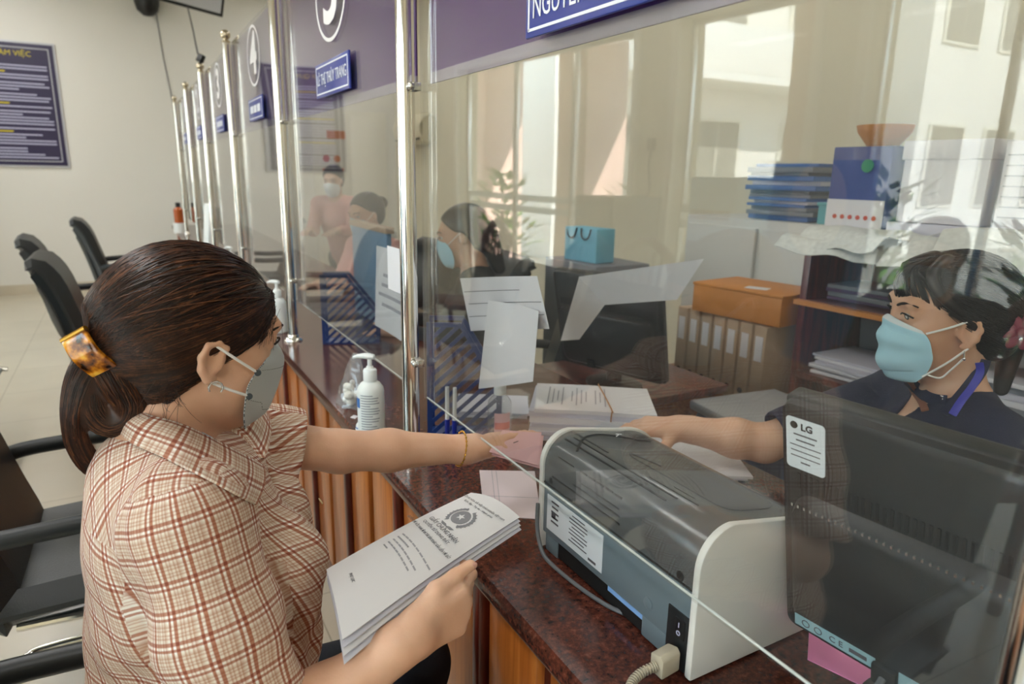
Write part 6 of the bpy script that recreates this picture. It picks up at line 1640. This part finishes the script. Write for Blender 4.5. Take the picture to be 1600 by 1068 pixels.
for k in range(1300):
    a = HL2[rng.integers(len(HL2))]+rng.normal(0, 0.0025, 3)-CCs; a /= np.linalg.norm(a); g = g2+rng.normal(0, 0.12, 3)*_a((0.3, 1, 1)); g /= np.linalg.norm(g)
    t = np.linspace(0, 1, 12); D = slerp(a, g, t); R_ = dir_rad(D); Q = CCs+D*(R_+0.0006+0.002*rng.random()-0.003*np.exp(-t*9))[:, None]; paths.append(HS.o+(Q*HS.s) @ HS.M.T)
strands('hair_strands', paths, 0.0009, 'hair_black', h2o)
fr = []
for k in range(620):
    yc = rng.choice([-0.052, -0.043, -0.034, -0.027, -0.018, -0.010, -0.003, 0.006, 0.014, 0.021, 0.033, 0.042, 0.051])+rng.normal(0, 0.0016); e_ = rng.normal(0, 0.003)
    side = abs(yc); tipz = 0.060-0.30*max(0, side-0.02)+rng.normal(0, 0.004); y3 = yc*1.22
    xf = 0.097-0.95*yc*yc/0.06
    p0 = _a((0.035+rng.normal(0, 0.004), 0.010+yc*0.10, 0.135)); p1 = _a((0.078, 0.006+yc*0.55, 0.117+e_*0.5)); p2 = _a((xf+0.001, yc, 0.092+e_-0.2*side)); p3 = _a((xf-0.004-0.12*side, y3, tipz))
    fr.append(np.array([HS(*p) for p in bez([p0, p1, p2, p3], 5)]))
strands('fringe_strands', fr, 0.0010, 'hair_black', h2o)
hf = hfk
mat('maroon_petal', '#7d2c3e', 0.6)
fl_ = MB(); fc = HS.V(-0.088, 0.088, 0.004); ax_ = (CAM-fc).normalized(); s_, u_, _ = frame_of(ax_)
for k in range(9):
    a = 2*PI*k/9; r_ = 0.016 if k % 2 else 0.020
    fl_.ball(fc+(s_*math.cos(a)+u_*math.sin(a))*r_, 0.015, 12, 8, (1, 0.55, 0.35), Matrix((s_*math.cos(a)+u_*math.sin(a), -s_*math.sin(a)+u_*math.cos(a), ax_)).transposed())
fl_.ball(fc+ax_*0.004, 0.010, 12, 8).build('hair_flower', 'maroon_petal', sw_)
MB().ball(fc+ax_*0.014-u_*0.012, 0.0035, 10, 7).build('flower_bead', 'silver', sw_)
def pleat(q, s_, t): return (q[0]+0.0036*math.sin(t*2*PI*3.5)*(1-abs(s_)**4), q[1], q[2])
ms = mask_pts(HS, [(0.104, 0.024), (0.116, 0.006), (0.120, -0.025), (0.119, -0.06), (0.108, -0.095), (0.080, -0.110)], [(0.070, 0.058, 0.006), (0.060, 0.068, -0.010), (0.055, 0.071, -0.030), (0.052, 0.071, -0.050), (0.056, 0.062, -0.078), (0.066, 0.048, -0.100)], ns=24, nt_=42, power=1.7, fx=pleat)
mk2 = MB().grid(ms, 0.0014).build('face_mask', 'mask_blue', sw_, ang=60)
top = [[p+(p-V(HS(0.03, 0, p.z*0-0.02))).normalized()*0.0012 for p in ms[i]] for i in range(0, 5)]
MB().grid(top, 0.0008).build('mask_band', 'mask_white', mk2)
for sg in (-1, 1):
    for (rx, ry, rz), ear in (((0.066, 0.066, 0.002), (-0.004, 0.083, 0.030)), ((0.062, 0.060, -0.085), (-0.004, 0.079, -0.026))):
        a = HS.V(rx, sg*ry, rz); b = HS.V(ear[0], sg*ear[1], ear[2]); MB().tube(bez([a, (a+b)/2+V(HS.M[:, 1])*(sg*0.004), b], 6), 0.0020, 8).build('ear_loop', 'strap_white', mk2)
    MB().tube(bez([HS.V(0.055, sg*0.062, -0.08), HS.V(0.035, sg*0.070, -0.085), HS.V(0.02, sg*0.073, -0.07), HS.V(0.002, sg*0.079, -0.045)], 5), 0.0018, 8).build('ear_loop', 'strap_white', mk2)
MB().tube([HS.V(0.002, 0.079, -0.030), HS.V(0.002, 0.080, -0.042)], 0.0014, 6).ball(HS.V(0.002, 0.0805, -0.045), 0.0030, 10, 7).build('earring', 'silver', sw_)
c = copy_tree(chair0); c.location = (1.47, 0.58, 0); c.rotation_euler = (0, 0, 2.5); c['label'] = 'black leather chair under the clerk in navy, almost hidden by the monitor'
# ------------------------------------------------------------------ the other clerks, farther down the row
def clerk(label, head, F, seated=True, cloth='blouse_pink', mask='mask_blue', hairm='hair_black', lean=0.10, h=0.0065, bun=True, chair=None):
    F = _a((F[0], F[1], 0)); F /= np.linalg.norm(F); L_ = np.cross(_a((0, 0, 1)), F); p = 0.30
    Fh = F*math.cos(p)+_a((0, 0, -math.sin(p))); Uh = np.cross(Fh, L_)
    H = Fr(head, Fh, L_, Uh, 0.96); o = _a(head); M3 = np.stack([F, L_, _a((0, 0, 1))], 1)
    e = empty('person', (o[0], o[1], 0)); tag(e, label, 'person')
    c7 = o-F*0.055+_a((0, 0, -0.135)); rs, ls = c7-L_*0.165+_a((0, 0, -0.05)), c7+L_*0.165+_a((0, 0, -0.05))
    hip = c7-F*lean+_a((0, 0, -0.52)); ch = c7*0.65+hip*0.35+F*0.04
    def tor(fd, g):
        fd.ell(ch, _a((0.10, 0.145, 0.16))+g, M3, k=0.05).cap(rs+L_*0.03, ls-L_*0.03, 0.05+g, k=0.05).cap(c7+_a((0, 0, -0.02)), rs, 0.042+g, k=0.04).cap(c7+_a((0, 0, -0.02)), ls, 0.042+g, k=0.04)
        fd.cap(ch, hip, 0.115+g, 0.13+g, k=0.06)
    re, le = rs+F*0.13+_a((0, 0, -0.21)), ls+F*0.13+_a((0, 0, -0.21)); rw, lw = re+F*0.19+L_*0.06+_a((0, 0, 0.02)), le+F*0.19-L_*0.06+_a((0, 0, 0.02))
    b = Field(); head_prims(b, H, c7+_a((0, 0, -0.02)), False); tor(b, 0)
    for S, E, W, lf in ((rs, re, rw, False), (ls, le, lw, True)):
        b.cap(S, E, 0.043, 0.038, k=0.03).cap(E, W, 0.037, 0.026, k=0.02); hand_prims(b, W, F, (0, 0, -1), lf, 0.96, [(0.25, 0.3, 0.2)]*4)
    t = Field(); t.ell(hip, (0.14, 0.175, 0.12), M3, k=0.05)
    for sg in (-1, 1):
        a0 = hip+L_*0.08*sg
        if seated: K = a0+F*0.40; A = K+_a((0, 0, -K[2]+0.08))
        else: K = a0*0.5+_a((a0[0], a0[1], 0.1))*0.5+F*0.02; A = _a((a0[0], a0[1], 0.08))
        b.cap(a0, K, 0.08, 0.056, k=0.03).cap(K, A, 0.05, 0.036, k=0.02).cap(A+_a((0, 0, -0.03)), A+F*0.13+_a((0, 0, -0.045)), 0.036, 0.028, k=0.02)
        t.cap(a0, K, 0.09, 0.066, k=0.03).cap(K, A+_a((0, 0, 0.03)), 0.062, 0.05, k=0.02)
    lo = o+_a((-0.75, -0.75, -2)); lo[2] = 0; hi = o+_a((0.75, 0.75, 0.22))
    Pv, Fq = b.mesh(h, lo, hi); np_mesh('body', Pv, Fq, 'skin_pale', e, smooth_it=1)
    s = Field(); tor(s, 0.012)
    for S, E, W in ((rs, re, rw), (ls, le, lw)): s.cap(S, E, 0.056, 0.052, k=0.03).cap(E, E*0.35+W*0.65, 0.050, 0.044, k=0.02)
    s.cap(c7+F*0.02+_a((0, 0, 0.01)), c7+F*0.05+_a((0, 0, 0.14)), 0.058, 0.07, op='s', k=0.012)
    Pv, Fq = s.mesh(h, lo, hi); np_mesh('blouse', Pv, Fq, cloth, e, smooth_it=1)
    Pv, Fq = t.mesh(0.011, lo, hi); np_mesh('trousers', Pv, Fq, 'trousers_navy', e)
    q = Field(); q.ell((-0.020, 0, 0.050), (0.110, 0.086, 0.092), k=0.02).ell((-0.060, 0, 0.005), (0.070, 0.074, 0.085), k=0.03); q.fun(cut2, (0, 0, 0), 1, 'i', 0.006)
    if bun: q.ell((-0.135, 0, 0.04), (0.040, 0.045, 0.04), k=0.015)
    else: q.cap((-0.10, 0, 0), (-0.11, 0, -0.16), 0.05, 0.03, k=0.03)
    Pv, Fq = q.mesh(0.006, (-0.22, -0.14, -0.24), (0.14, 0.14, 0.18)); np_mesh('hair', H.o+(Pv*H.s) @ H.M.T, Fq, hairm, e, smooth_it=1)
    mp_ = mask_pts(H, [(0.104, 0.024), (0.118, 0.0), (0.121, -0.03), (0.118, -0.065), (0.106, -0.095), (0.080, -0.110)], [(0.070, 0.060, 0.006), (0.058, 0.070, -0.014), (0.052, 0.072, -0.040), (0.056, 0.062, -0.076), (0.066, 0.048, -0.100)], ns=12, nt_=10)
    k_ = MB().grid(mp_, 0.0015).build('face_mask', mask, e, ang=60)
    for sg in (-1, 1): MB().tube([H.V(0.062, sg*0.070, -0.005), H.V(-0.004, sg*0.083, 0.030)], 0.002, 6).build('ear_loop', 'strap_white', k_)
    brows(H, e); eyes(H, e)
    return e
h2_, h3_, h4_ = at(724, 372, 2.75), at(572, 338, 3.9), at(521, 284, 5.6)
clerk('dark haired clerk in black with a light blue mask, right of the thick chrome post', h2_, (-0.75, 0.45), cloth='blouse_black', bun=False)
clerk('clerk in a pink blouse and light blue mask bending over the desk behind sign five', h3_, (-0.85, -0.35), mask='mask_blue')
clerk('clerk in a pink blouse and white mask standing farthest back by the white door', h4_, (-0.55, -0.75), seated=False, mask='mask_white', lean=0.22)
for (h_, rz, lab) in ((h2_, 2.6, 'black chair of the clerk in black, right of the thick chrome post'), (h3_, 3.5, 'black chair of the bending clerk in pink')):
    c = copy_tree(chair0); c.location = (h_.x+0.16, h_.y-0.02, 0); c.rotation_euler = (0, 0, rz); c['label'] = lab
c = copy_tree(chair0); c.location = (1.38, 3.20, 0); c.rotation_euler = (0, 0, 3.0); c['label'] = 'empty black chair behind the screen, between the two slotted racks'
clerk('seated visitor in dark clothes on a slatted wooden chair, mirrored over the black monitor', V((-1.16, 1.33, 1.16)), (1.0, -0.25), cloth='blouse_black', mask='mask_white', bun=False, h=0.008)
# ------------------------------------------------------------------ staff side furniture and its clutter
mat('cabinet_white', '#c9c8c2', 0.5); mat('newsprint', '#c9cbc6', 0.8, var=0.10, scale=60); mat('folder_blue', '#4a6fae', 0.5); mat('teal_box', '#5fa9b0', 0.5)
mat('orange_box', '#c8823c', 0.55, var=0.06, scale=10); mat('binder_tan', '#b39a80', 0.6); mat('box_white', '#dcd9dc', 0.55, var=0.02, scale=6); mat('royal_blue', '#2d3f86', 0.45)
mat('green_mark', '#2f8a5a', 0.5); mat('sky_bag', '#7fc1d8', 0.55); mat('grey_file', '#7d8188', 0.5); mat('plum_file', '#5a4468', 0.5)
bc_ = empty('bookcase', (2.42, 1.28, 0)); tag(bc_, 'red brown wooden bookcase behind the clerk in navy, papers heaped on its top', 'bookcase')
X0, X1, Ya, Yb = 2.20, 2.60, 0.62, 1.68
for y in (Ya, 1.22, Yb-0.03): MB().span((X0, y, 0), (X1, y+0.03, 1.19)).build('side_panel', 'red_wood', bc_, 0.003)
for z in (0.06, 0.36, 0.66, 0.94, 1.165): MB().span((X0, Ya, z), (X1, Yb, z+0.025)).build('shelf', 'red_wood', bc_, 0.003)
MB().span((X1-0.015, Ya, 0), (X1, Yb, 1.19)).build('back_panel', 'cabinet_white', bc_)
MB().span((X0-0.018, Ya+0.03, 0.97), (X0, 1.22, 1.16)).build('door', 'cabinet_white', bc_, 0.003)
MB().span((X0-0.03, Ya+0.0, 0.945), (X0-0.001, Yb, 0.962)).build('lip', 'orange_box', bc_)
lc = empty('low_cabinet', (2.3, 1.98, 0)); tag(lc, 'low brown wooden cabinet left of the bookcase, carrying tan binders', 'cabinet')
MB().span((2.10, 1.72, 0), (2.55, 2.45, 0.50)).build('cabinet_body', 'shelf_wood', lc, 0.004)
for y in (1.75, 2.10): MB().span((2.085, y, 0.05), (2.10, y+0.32, 0.46)).build('door', 'shelf_wood', lc, 0.004)
names = ['first', 'second', 'third', 'fourth', 'fifth', 'sixth', 'seventh']
for k in range(7):
    y = 1.775+0.072*k; b = empty('ring_binder', (2.24, y, 0.50)); tag(b, 'tan binder standing on the low cabinet, %s from the bookcase' % names[k], 'binder', 'tan binders on the low cabinet')
    MB().span((2.12, y-0.030, 0.502), (2.40, y+0.030, 0.842)).build('cover', 'binder_tan', b, 0.004)
    MB().span((2.118, y-0.018, 0.70), (2.121, y+0.018, 0.80)).build('spine_label', 'paper', b)
    MB().cyl((2.117, y, 0.56), (2.121, y, 0.56), 0.012).build('finger_hole', 'slot_black', b)
ob = empty('orange_box', (2.24, 1.95, 0.85)); tag(ob, 'flat orange cardboard box lying across the tan binders', 'box')
MB().box((2.26, 1.93, 0.905), (0.30, 0.42, 0.115), (0, 0, 0.12)).build('carton', 'orange_box', ob, 0.004)
MB().box((2.26, 1.93, 0.965), (0.306, 0.426, 0.012), (0, 0, 0.12)).build('lid', 'orange_box', ob, 0.003)
MB().box((2.20, 1.88, 0.9715), (0.06, 0.09, 0.001), (0, 0, 0.4)).build('label', 'paper', ob)
def pile(label, x, y, z, n, w_, d_, t, cols, grp=None, jit=0.02, nm='folder_pile'):
    e = empty(nm, (x, y, z)); tag(e, label, 'papers', grp); zz = z
    for k in range(n):
        tt = t*random.uniform(0.6, 1.3)
        MB().box((x+random.uniform(-jit, jit), y+random.uniform(-jit, jit), zz+tt/2), (d_*random.uniform(0.92, 1.05), w_*random.uniform(0.92, 1.05), tt*0.96), (0, 0, random.uniform(-0.12, 0.12))).build('folder', cols[k % len(cols)], e, min(0.002, tt*0.2))
        zz += tt
    return e, zz
tc_ = empty('tall_cabinet', (2.85, 2.2, 0)); tag(tc_, 'pale tall cabinet against the staff wall under the blue folders', 'cabinet')
MB().span((2.62, 1.75, 0), (3.28, 2.75, 1.21)).build('cabinet_body', 'cabinet_white', tc_, 0.005)
for y in (1.78, 2.27): MB().span((2.60, y, 0.06), (2.62, y+0.45, 1.17)).cyl((2.585, y+0.04, 0.62), (2.585, y+0.04, 0.76), 0.008, n=10).build('door', 'cabinet_white', tc_, 0.004)
pile('high pile of blue and grey folders on the pale tall cabinet', 2.80, 2.22, 1.212, 14, 0.36, 0.28, 0.021, ['folder_blue', 'grey_file', 'grey_file', 'folder_blue', 'paper_edge'])
tb = empty('teal_box', (2.72, 2.02, 1.212)); tag(tb, 'small teal box at the right of the blue folder pile', 'box')
MB().span((2.66, 1.83, 1.212), (2.84, 1.99, 1.30)).build('carton', 'teal_box', tb, 0.004); MB().span((2.655, 1.825, 1.29), (2.845, 1.995, 1.305)).build('lid', 'teal_box', tb, 0.003)
cbx = empty('blue_carton', (2.36, 1.53, 1.192)); tag(cbx, 'royal blue carton with a white lower half on the bookcase, orange bowl on top', 'box')
MB().span((2.24, 1.42, 1.192), (2.46, 1.64, 1.515)).build('carton', 'royal_blue', cbx, 0.004)
MB().span((2.235, 1.422, 1.20), (2.24, 1.638, 1.335)).build('white_panel', 'box_white', cbx)
MB().lathe([(0.0001, 0), (0.022, 0), (0.022, 0.003), (0.0001, 0.003)], (2.237, 1.50, 1.45), 20, (-1, 0, 0)).build('green_print', 'green_mark', cbx)
dq = MB()
for k in range(6): dq.lathe([(0.0001, 0), (0.008, 0), (0.008, 0.002), (0.0001, 0.002)], (2.2345, 1.45+0.03*k, 1.275), 12, (-1, 0, 0))
dq.build('dot_print', 'sign_red', cbx)
ow = empty('orange_bowl', (2.35, 1.53, 1.516)); tag(ow, 'orange bowl on top of the royal blue carton', 'bowl')
MB().lathe([(0.0001, 0.004), (0.05, 0.004), (0.085, 0.05), (0.092, 0.075), (0.088, 0.075), (0.080, 0.05), (0.045, 0.010), (0.0001, 0.010)], (2.35, 1.53, 1.514), 28).build('bowl_shell', 'orange_box', ow)
wb_ = empty('white_carton', (2.38, 1.25, 1.192)); tag(wb_, 'long white carton on the bookcase right of the royal blue carton', 'box')
MB().span((2.27, 1.13, 1.27), (2.52, 1.395, 1.52)).build('carton', 'box_white', wb_, 0.004); MB().span((2.262, 1.125, 1.47), (2.526, 1.40, 1.53)).build('lid', 'box_white', wb_, 0.004); MB().span((2.24, 1.12, 1.192), (2.54, 1.405, 1.268)).build('paper_bundle', 'paper_edge', wb_, 0.002)
wr = empty('ruled_carton', (2.38, 0.98, 1.192)); tag(wr, 'white ruled carton at the right end of the bookcase top', 'box')
MB().span((2.28, 0.80, 1.26), (2.52, 1.10, 1.52)).build('carton', 'box_white', wr, 0.004); q = MB()
for k in range(7): q.span((2.2785, 0.81, 1.30+k*0.03), (2.28, 1.09, 1.304+k*0.03))
q.build('ruled_lines', 'faint_ink', wr); MB().span((2.25, 0.79, 1.192), (2.53, 1.11, 1.258)).build('paper_bundle', 'paper_edge', wr, 0.002)
def newspaper(label, x, y, z, w_, d_, rz, seed, m='newsprint'):
    r_ = random.Random(seed); f = [r_.uniform(0, 6) for _ in range(4)]; P = []
    for i in range(15):
        row = []
        for j in range(15):
            u, v = i/14-0.5, j/14-0.5
            zz = 0.012*math.sin(5*u+f[0])*math.sin(4*v+f[1])+0.010*math.sin(11*v+f[2])*abs(u)*2+0.014
            if u < -0.32: zz -= (-0.32-u)*0.30
            row.append(V((x, y, z))+Matrix.Rotation(rz, 3, 'Z') @ V((u*d_, v*w_, max(zz, -0.045 if u < -0.3 else 0.002))))
        P.append(row)
    o = MB().grid(P, 0.0022).build('newspaper', m); tag(o, label, 'newspaper', 'newspapers on the bookcase'); return o
for i, (x, y, z, w_, d_, rz, lab) in enumerate([(2.13, 1.44, 1.195, 0.40, 0.30, 0.1, 'bottom crumpled newspaper hanging over the bookcase edge under the royal blue carton'), (2.12, 1.40, 1.222, 0.34, 0.26, -0.2, 'upper crumpled newspaper peaking below the white carton'),
                                           (2.12, 1.02, 1.195, 0.46, 0.30, 0.05, 'long newspaper hanging over the bookcase edge above the dark hair of the clerk'), (2.13, 0.98, 1.225, 0.42, 0.28, -0.1, 'middle newspaper of the heap at the right of the bookcase'), (2.14, 0.92, 1.252, 0.40, 0.26, 0.2, 'top creased grey newspaper of the heap at the right of the bookcase'), (2.13, 0.74, 1.20, 0.24, 0.26, 0.0, 'short newspaper at the right end of the bookcase')]):
    newspaper(lab, x, y, z, w_, d_, rz, i+3)
pile('white paper heap inside the bookcase, in its left lower bay', 2.36, 1.46, 0.687, 6, 0.30, 0.24, 0.014, ['paper', 'paper_edge'], nm='paper_heap')
pile('purple and grey files slumped on the middle shelf of the bookcase', 2.38, 1.45, 0.967, 4, 0.34, 0.22, 0.018, ['plum_file', 'grey_file'], nm='file_heap')
e = empty('document_box', (2.38, 1.42, 0.69)); 
bpile = pile('pale papers in the right lower bay of the bookcase', 2.36, 0.98, 0.687, 7, 0.34, 0.24, 0.02, ['paper', 'paper_edge', 'grey_file'], nm='paper_heap')
bpy.data.objects.remove(e)
gf = empty('grey_folder', (2.45, 1.46, 0.80)); tag(gf, 'grey cardboard folder leaning upright behind the white paper heap', 'folder')
MB().box((2.51, 1.46, 0.805), (0.02, 0.30, 0.23), (0, -0.12, 0)).build('cover', 'grey_file', gf, 0.002); MB().box((2.525, 1.36, 0.80), (0.015, 0.12, 0.22), (0, -0.12, 0)).build('blue_divider', 'folder_blue', gf, 0.002)
# low trays and boxes beside the clerk's arm
tray = empty('storage_box', (1.75, 1.45, 0)); tag(tray, 'grey blue plastic storage box with a pale lid beside the reaching arm', 'box')
mat('tray_blue', '#50658a', 0.4); mat('tray_lid', '#a9adb3', 0.4)
MB().box((1.75, 1.36, 0.33), (0.34, 0.40, 0.62), (0, 0, -0.12)).build('box_body', 'tray_blue', tray, 0.015); MB().box((1.75, 1.36, 0.66), (0.37, 0.43, 0.035), (0, 0, -0.12)).build('lid', 'tray_lid', tray, 0.01)
# second monitor, its back to the screen
m2 = empty('computer_monitor', (1.13, 1.75, CZ)); tag(m2, 'second black monitor, on the brown desk behind the banded document stack', 'monitor')
for ch in list(mon.children):
    if ch.name.startswith(('sticker', 'rating_label', 'monitor_cable', 'approval')): continue
    k = ch.copy(); COL.objects.link(k); k.parent = m2
    k.matrix_parent_inverse = Matrix.Translation((-0.73, -0.33, -CZ))
m2.rotation_euler = (0, 0, 0.22); m2.location = (1.36, 1.78, 0.70)
sd = empty('staff_desk', (1.45, 1.8, 0)); tag(sd, 'brown wooden desk carrying the second black monitor', 'desk')
MB().span((1.23, 1.60, 0.672), (1.78, 2.12, 0.70)).build('desktop', 'red_wood', sd, 0.004)
for x, y in ((1.26, 1.63), (1.75, 1.63), (1.26, 2.09), (1.75, 2.09)): MB().span((x-0.02, y-0.02, 0), (x+0.02, y+0.02, 0.672)).build('leg', 'shelf_wood', sd, 0.003)
bgc = empty('side_cabinet', (1.75, 2.6, 0)); tag(bgc, 'grey side cabinet behind the second monitor', 'cabinet')
MB().span((1.92, 2.60, 0), (2.25, 3.05, 0.98)).build('cabinet_body', 'grey_file', bgc, 0.005); MB().span((1.905, 2.63, 0.08), (1.92, 3.02, 0.94)).build('door', 'grey_file', bgc, 0.004)
bg = empty('gift_bag', (1.72, 2.65, 1.04)); tag(bg, 'light blue paper bag with dark loop handles standing on the side cabinet', 'bag')
MB().box((2.02, 2.80, 1.066), (0.12, 0.24, 0.165), (0, 0, 0.1)).build('bag_body', 'sky_bag', bg, 0.003)
for y in (2.74, 2.86): MB().tube(bez([(1.955, y-0.04, 1.148), (1.950, y-0.03, 1.11), (1.950, y, 1.095), (1.950, y+0.03, 1.11), (1.955, y+0.04, 1.148)], 5), 0.004, 6).build('handle', 'black_plastic', bg)
dp = empty('desk_partition', (0.95, 3.0, CZ)); tag(dp, 'low blue desk panel with a pale top edge behind the left slotted rack', 'panel')
mat('panel_blue', '#5f87a8', 0.4)
MB().span((0.90, 2.62, CZ), (0.92, 3.10, CZ+0.40)).build('panel', 'panel_blue', dp, 0.003); MB().span((0.89, 2.61, CZ+0.40), (0.93, 3.11, CZ+0.425)).build('top_edge', 'binder_tan', dp, 0.003)
rc = empty('red_cabinet', (2.4, 0.3, 0)); tag(rc, 'dark red wooden cabinet at the right frame edge behind the clerk', 'cabinet')
MB().span((2.2, -0.35, 0), (2.62, 0.58, 1.10)).build('cabinet_body', 'red_wood', rc, 0.005)
for y in (-0.31, 0.13): MB().span((2.18, y, 0.06), (2.20, y+0.41, 1.06)).build('door', 'red_wood', rc, 0.004)
# lettering becomes plain mesh
bpy.context.view_layer.update(); dg = bpy.context.evaluated_depsgraph_get()
for o in [o for o in SC.objects if o.type in ('FONT', 'CURVE')]:
    me = bpy.data.meshes.new_from_object(o.evaluated_get(dg)); nm = o.name; par = o.parent; mb_ = o.matrix_basis.copy(); mpi = o.matrix_parent_inverse.copy()
    bpy.data.objects.remove(o); k = bpy.data.objects.new(nm, me); COL.objects.link(k); k.parent = par; k.matrix_parent_inverse = mpi; k.matrix_basis = mb_
# ------------------------------------------------------------------ light
wd = bpy.data.worlds.new('sky'); SC.world = wd; wd.use_nodes = True; nt = wd.node_tree; nt.nodes.clear(); Lk = nt.links.new
o = N(nt, 'ShaderNodeOutputWorld'); bg = N(nt, 'ShaderNodeBackground'); tc = N(nt, 'ShaderNodeTexCoord'); sp = N(nt, 'ShaderNodeSeparateXYZ')
Lk(tc.outputs['Generated'], sp.inputs[0]); r = ramp(nt, [(0.0, (0.95, 0.95, 0.92, 1)), (0.12, (0.80, 0.90, 0.96, 1)), (0.5, (0.36, 0.62, 0.86, 1)), (1.0, (0.25, 0.5, 0.8, 1))])
Lk(sp.outputs['Z'], r.inputs['Fac']); Lk(r.outputs['Color'], bg.inputs[0]); bg.inputs[1].default_value = SKY; Lk(bg.outputs[0], o.inputs[0])
def lamp(name, kind, loc, rot, energy, col=(1, 1, 1), **kw):
    l = bpy.data.lights.new(name, kind); l.energy = energy; l.color = col
    for k, v in kw.items(): setattr(l, k, v)
    ob = bpy.data.objects.new(name, l); COL.objects.link(ob); ob.location = loc; ob.rotation_euler = rot
    return ob
sun = lamp('sun', 'SUN', (0, 0, 20), (0, 0, 0), SUNE, (1.0, 0.95, 0.88), angle=0.01)
sun.rotation_euler = V((0.30, 0.65, -0.70)).to_track_quat('-Z', 'Y').to_euler()
# ceiling fittings out of view, added to fill the hall with light
mat('fill_diffuser', (1, 0.97, 0.9), 0.5, emis=6.0)
for i, (x, y) in enumerate([(-1.1, -1.2), (-1.1, 1.8), (-1.1, 4.8), (-1.1, 7.6), (2.0, -0.8), (2.0, 2.6), (2.0, 5.6), (2.0, 8.0)]):
    e = empty('fill_fitting', (x, y, ZC)); tag(e, 'long white ceiling light fitting added out of view to fill the hall', 'light', 'added ceiling fill lights')
    MB().span((x-0.16, y-0.62, ZC-0.06), (x+0.16, y+0.62, ZC)).build('housing', 'white_plastic', e, 0.006)
    MB().span((x-0.13, y-0.58, ZC-0.066), (x+0.13, y+0.58, ZC-0.06)).build('diffuser', 'fill_diffuser', e)
    lamp('fill_lamp', 'AREA', (x, y, ZC-0.08), (0, 0, 0), LAMP_L if x < 0 else LAMP_S, (0.98, 0.985, 1.0), shape='RECTANGLE', size=0.26, size_y=1.16)
for (a, b, z0, z1) in OPEN:
    p = lamp('daylight_portal', 'AREA', (XW-0.14, (a+b)/2, z1/2), (0, -PI/2, 0), 1.0, shape='RECTANGLE', size=z1, size_y=b-a)
    p.data.cycles.is_portal = True
# ------------------------------------------------------------------ camera
cd_ = bpy.data.cameras.new('camera'); co = bpy.data.objects.new('camera', cd_); COL.objects.link(co)
cd_.sensor_width = 36; cd_.lens = F_PX/1600*36; cd_.clip_start = 0.02; cd_.clip_end = 300
co.matrix_world = Matrix.Translation(CAM) @ R_CAM.to_4x4()
cd_.dof.use_dof = True; cd_.dof.focus_distance = 1.05; cd_.dof.aperture_fstop = 5.0
SC.camera = co
SC.view_settings.view_transform = 'Standard'; SC.view_settings.look = 'None'; SC.view_settings.gamma = 1; SC.view_settings.use_curve_mapping = False
SC.view_settings.exposure = EXPO
SC.cycles.use_denoising = True
SC.cycles.max_bounces = 8; SC.cycles.transparent_max_bounces = 24; SC.cycles.glossy_bounces = 5; SC.cycles.diffuse_bounces = 4
SC.cycles.sample_clamp_indirect = 8.0
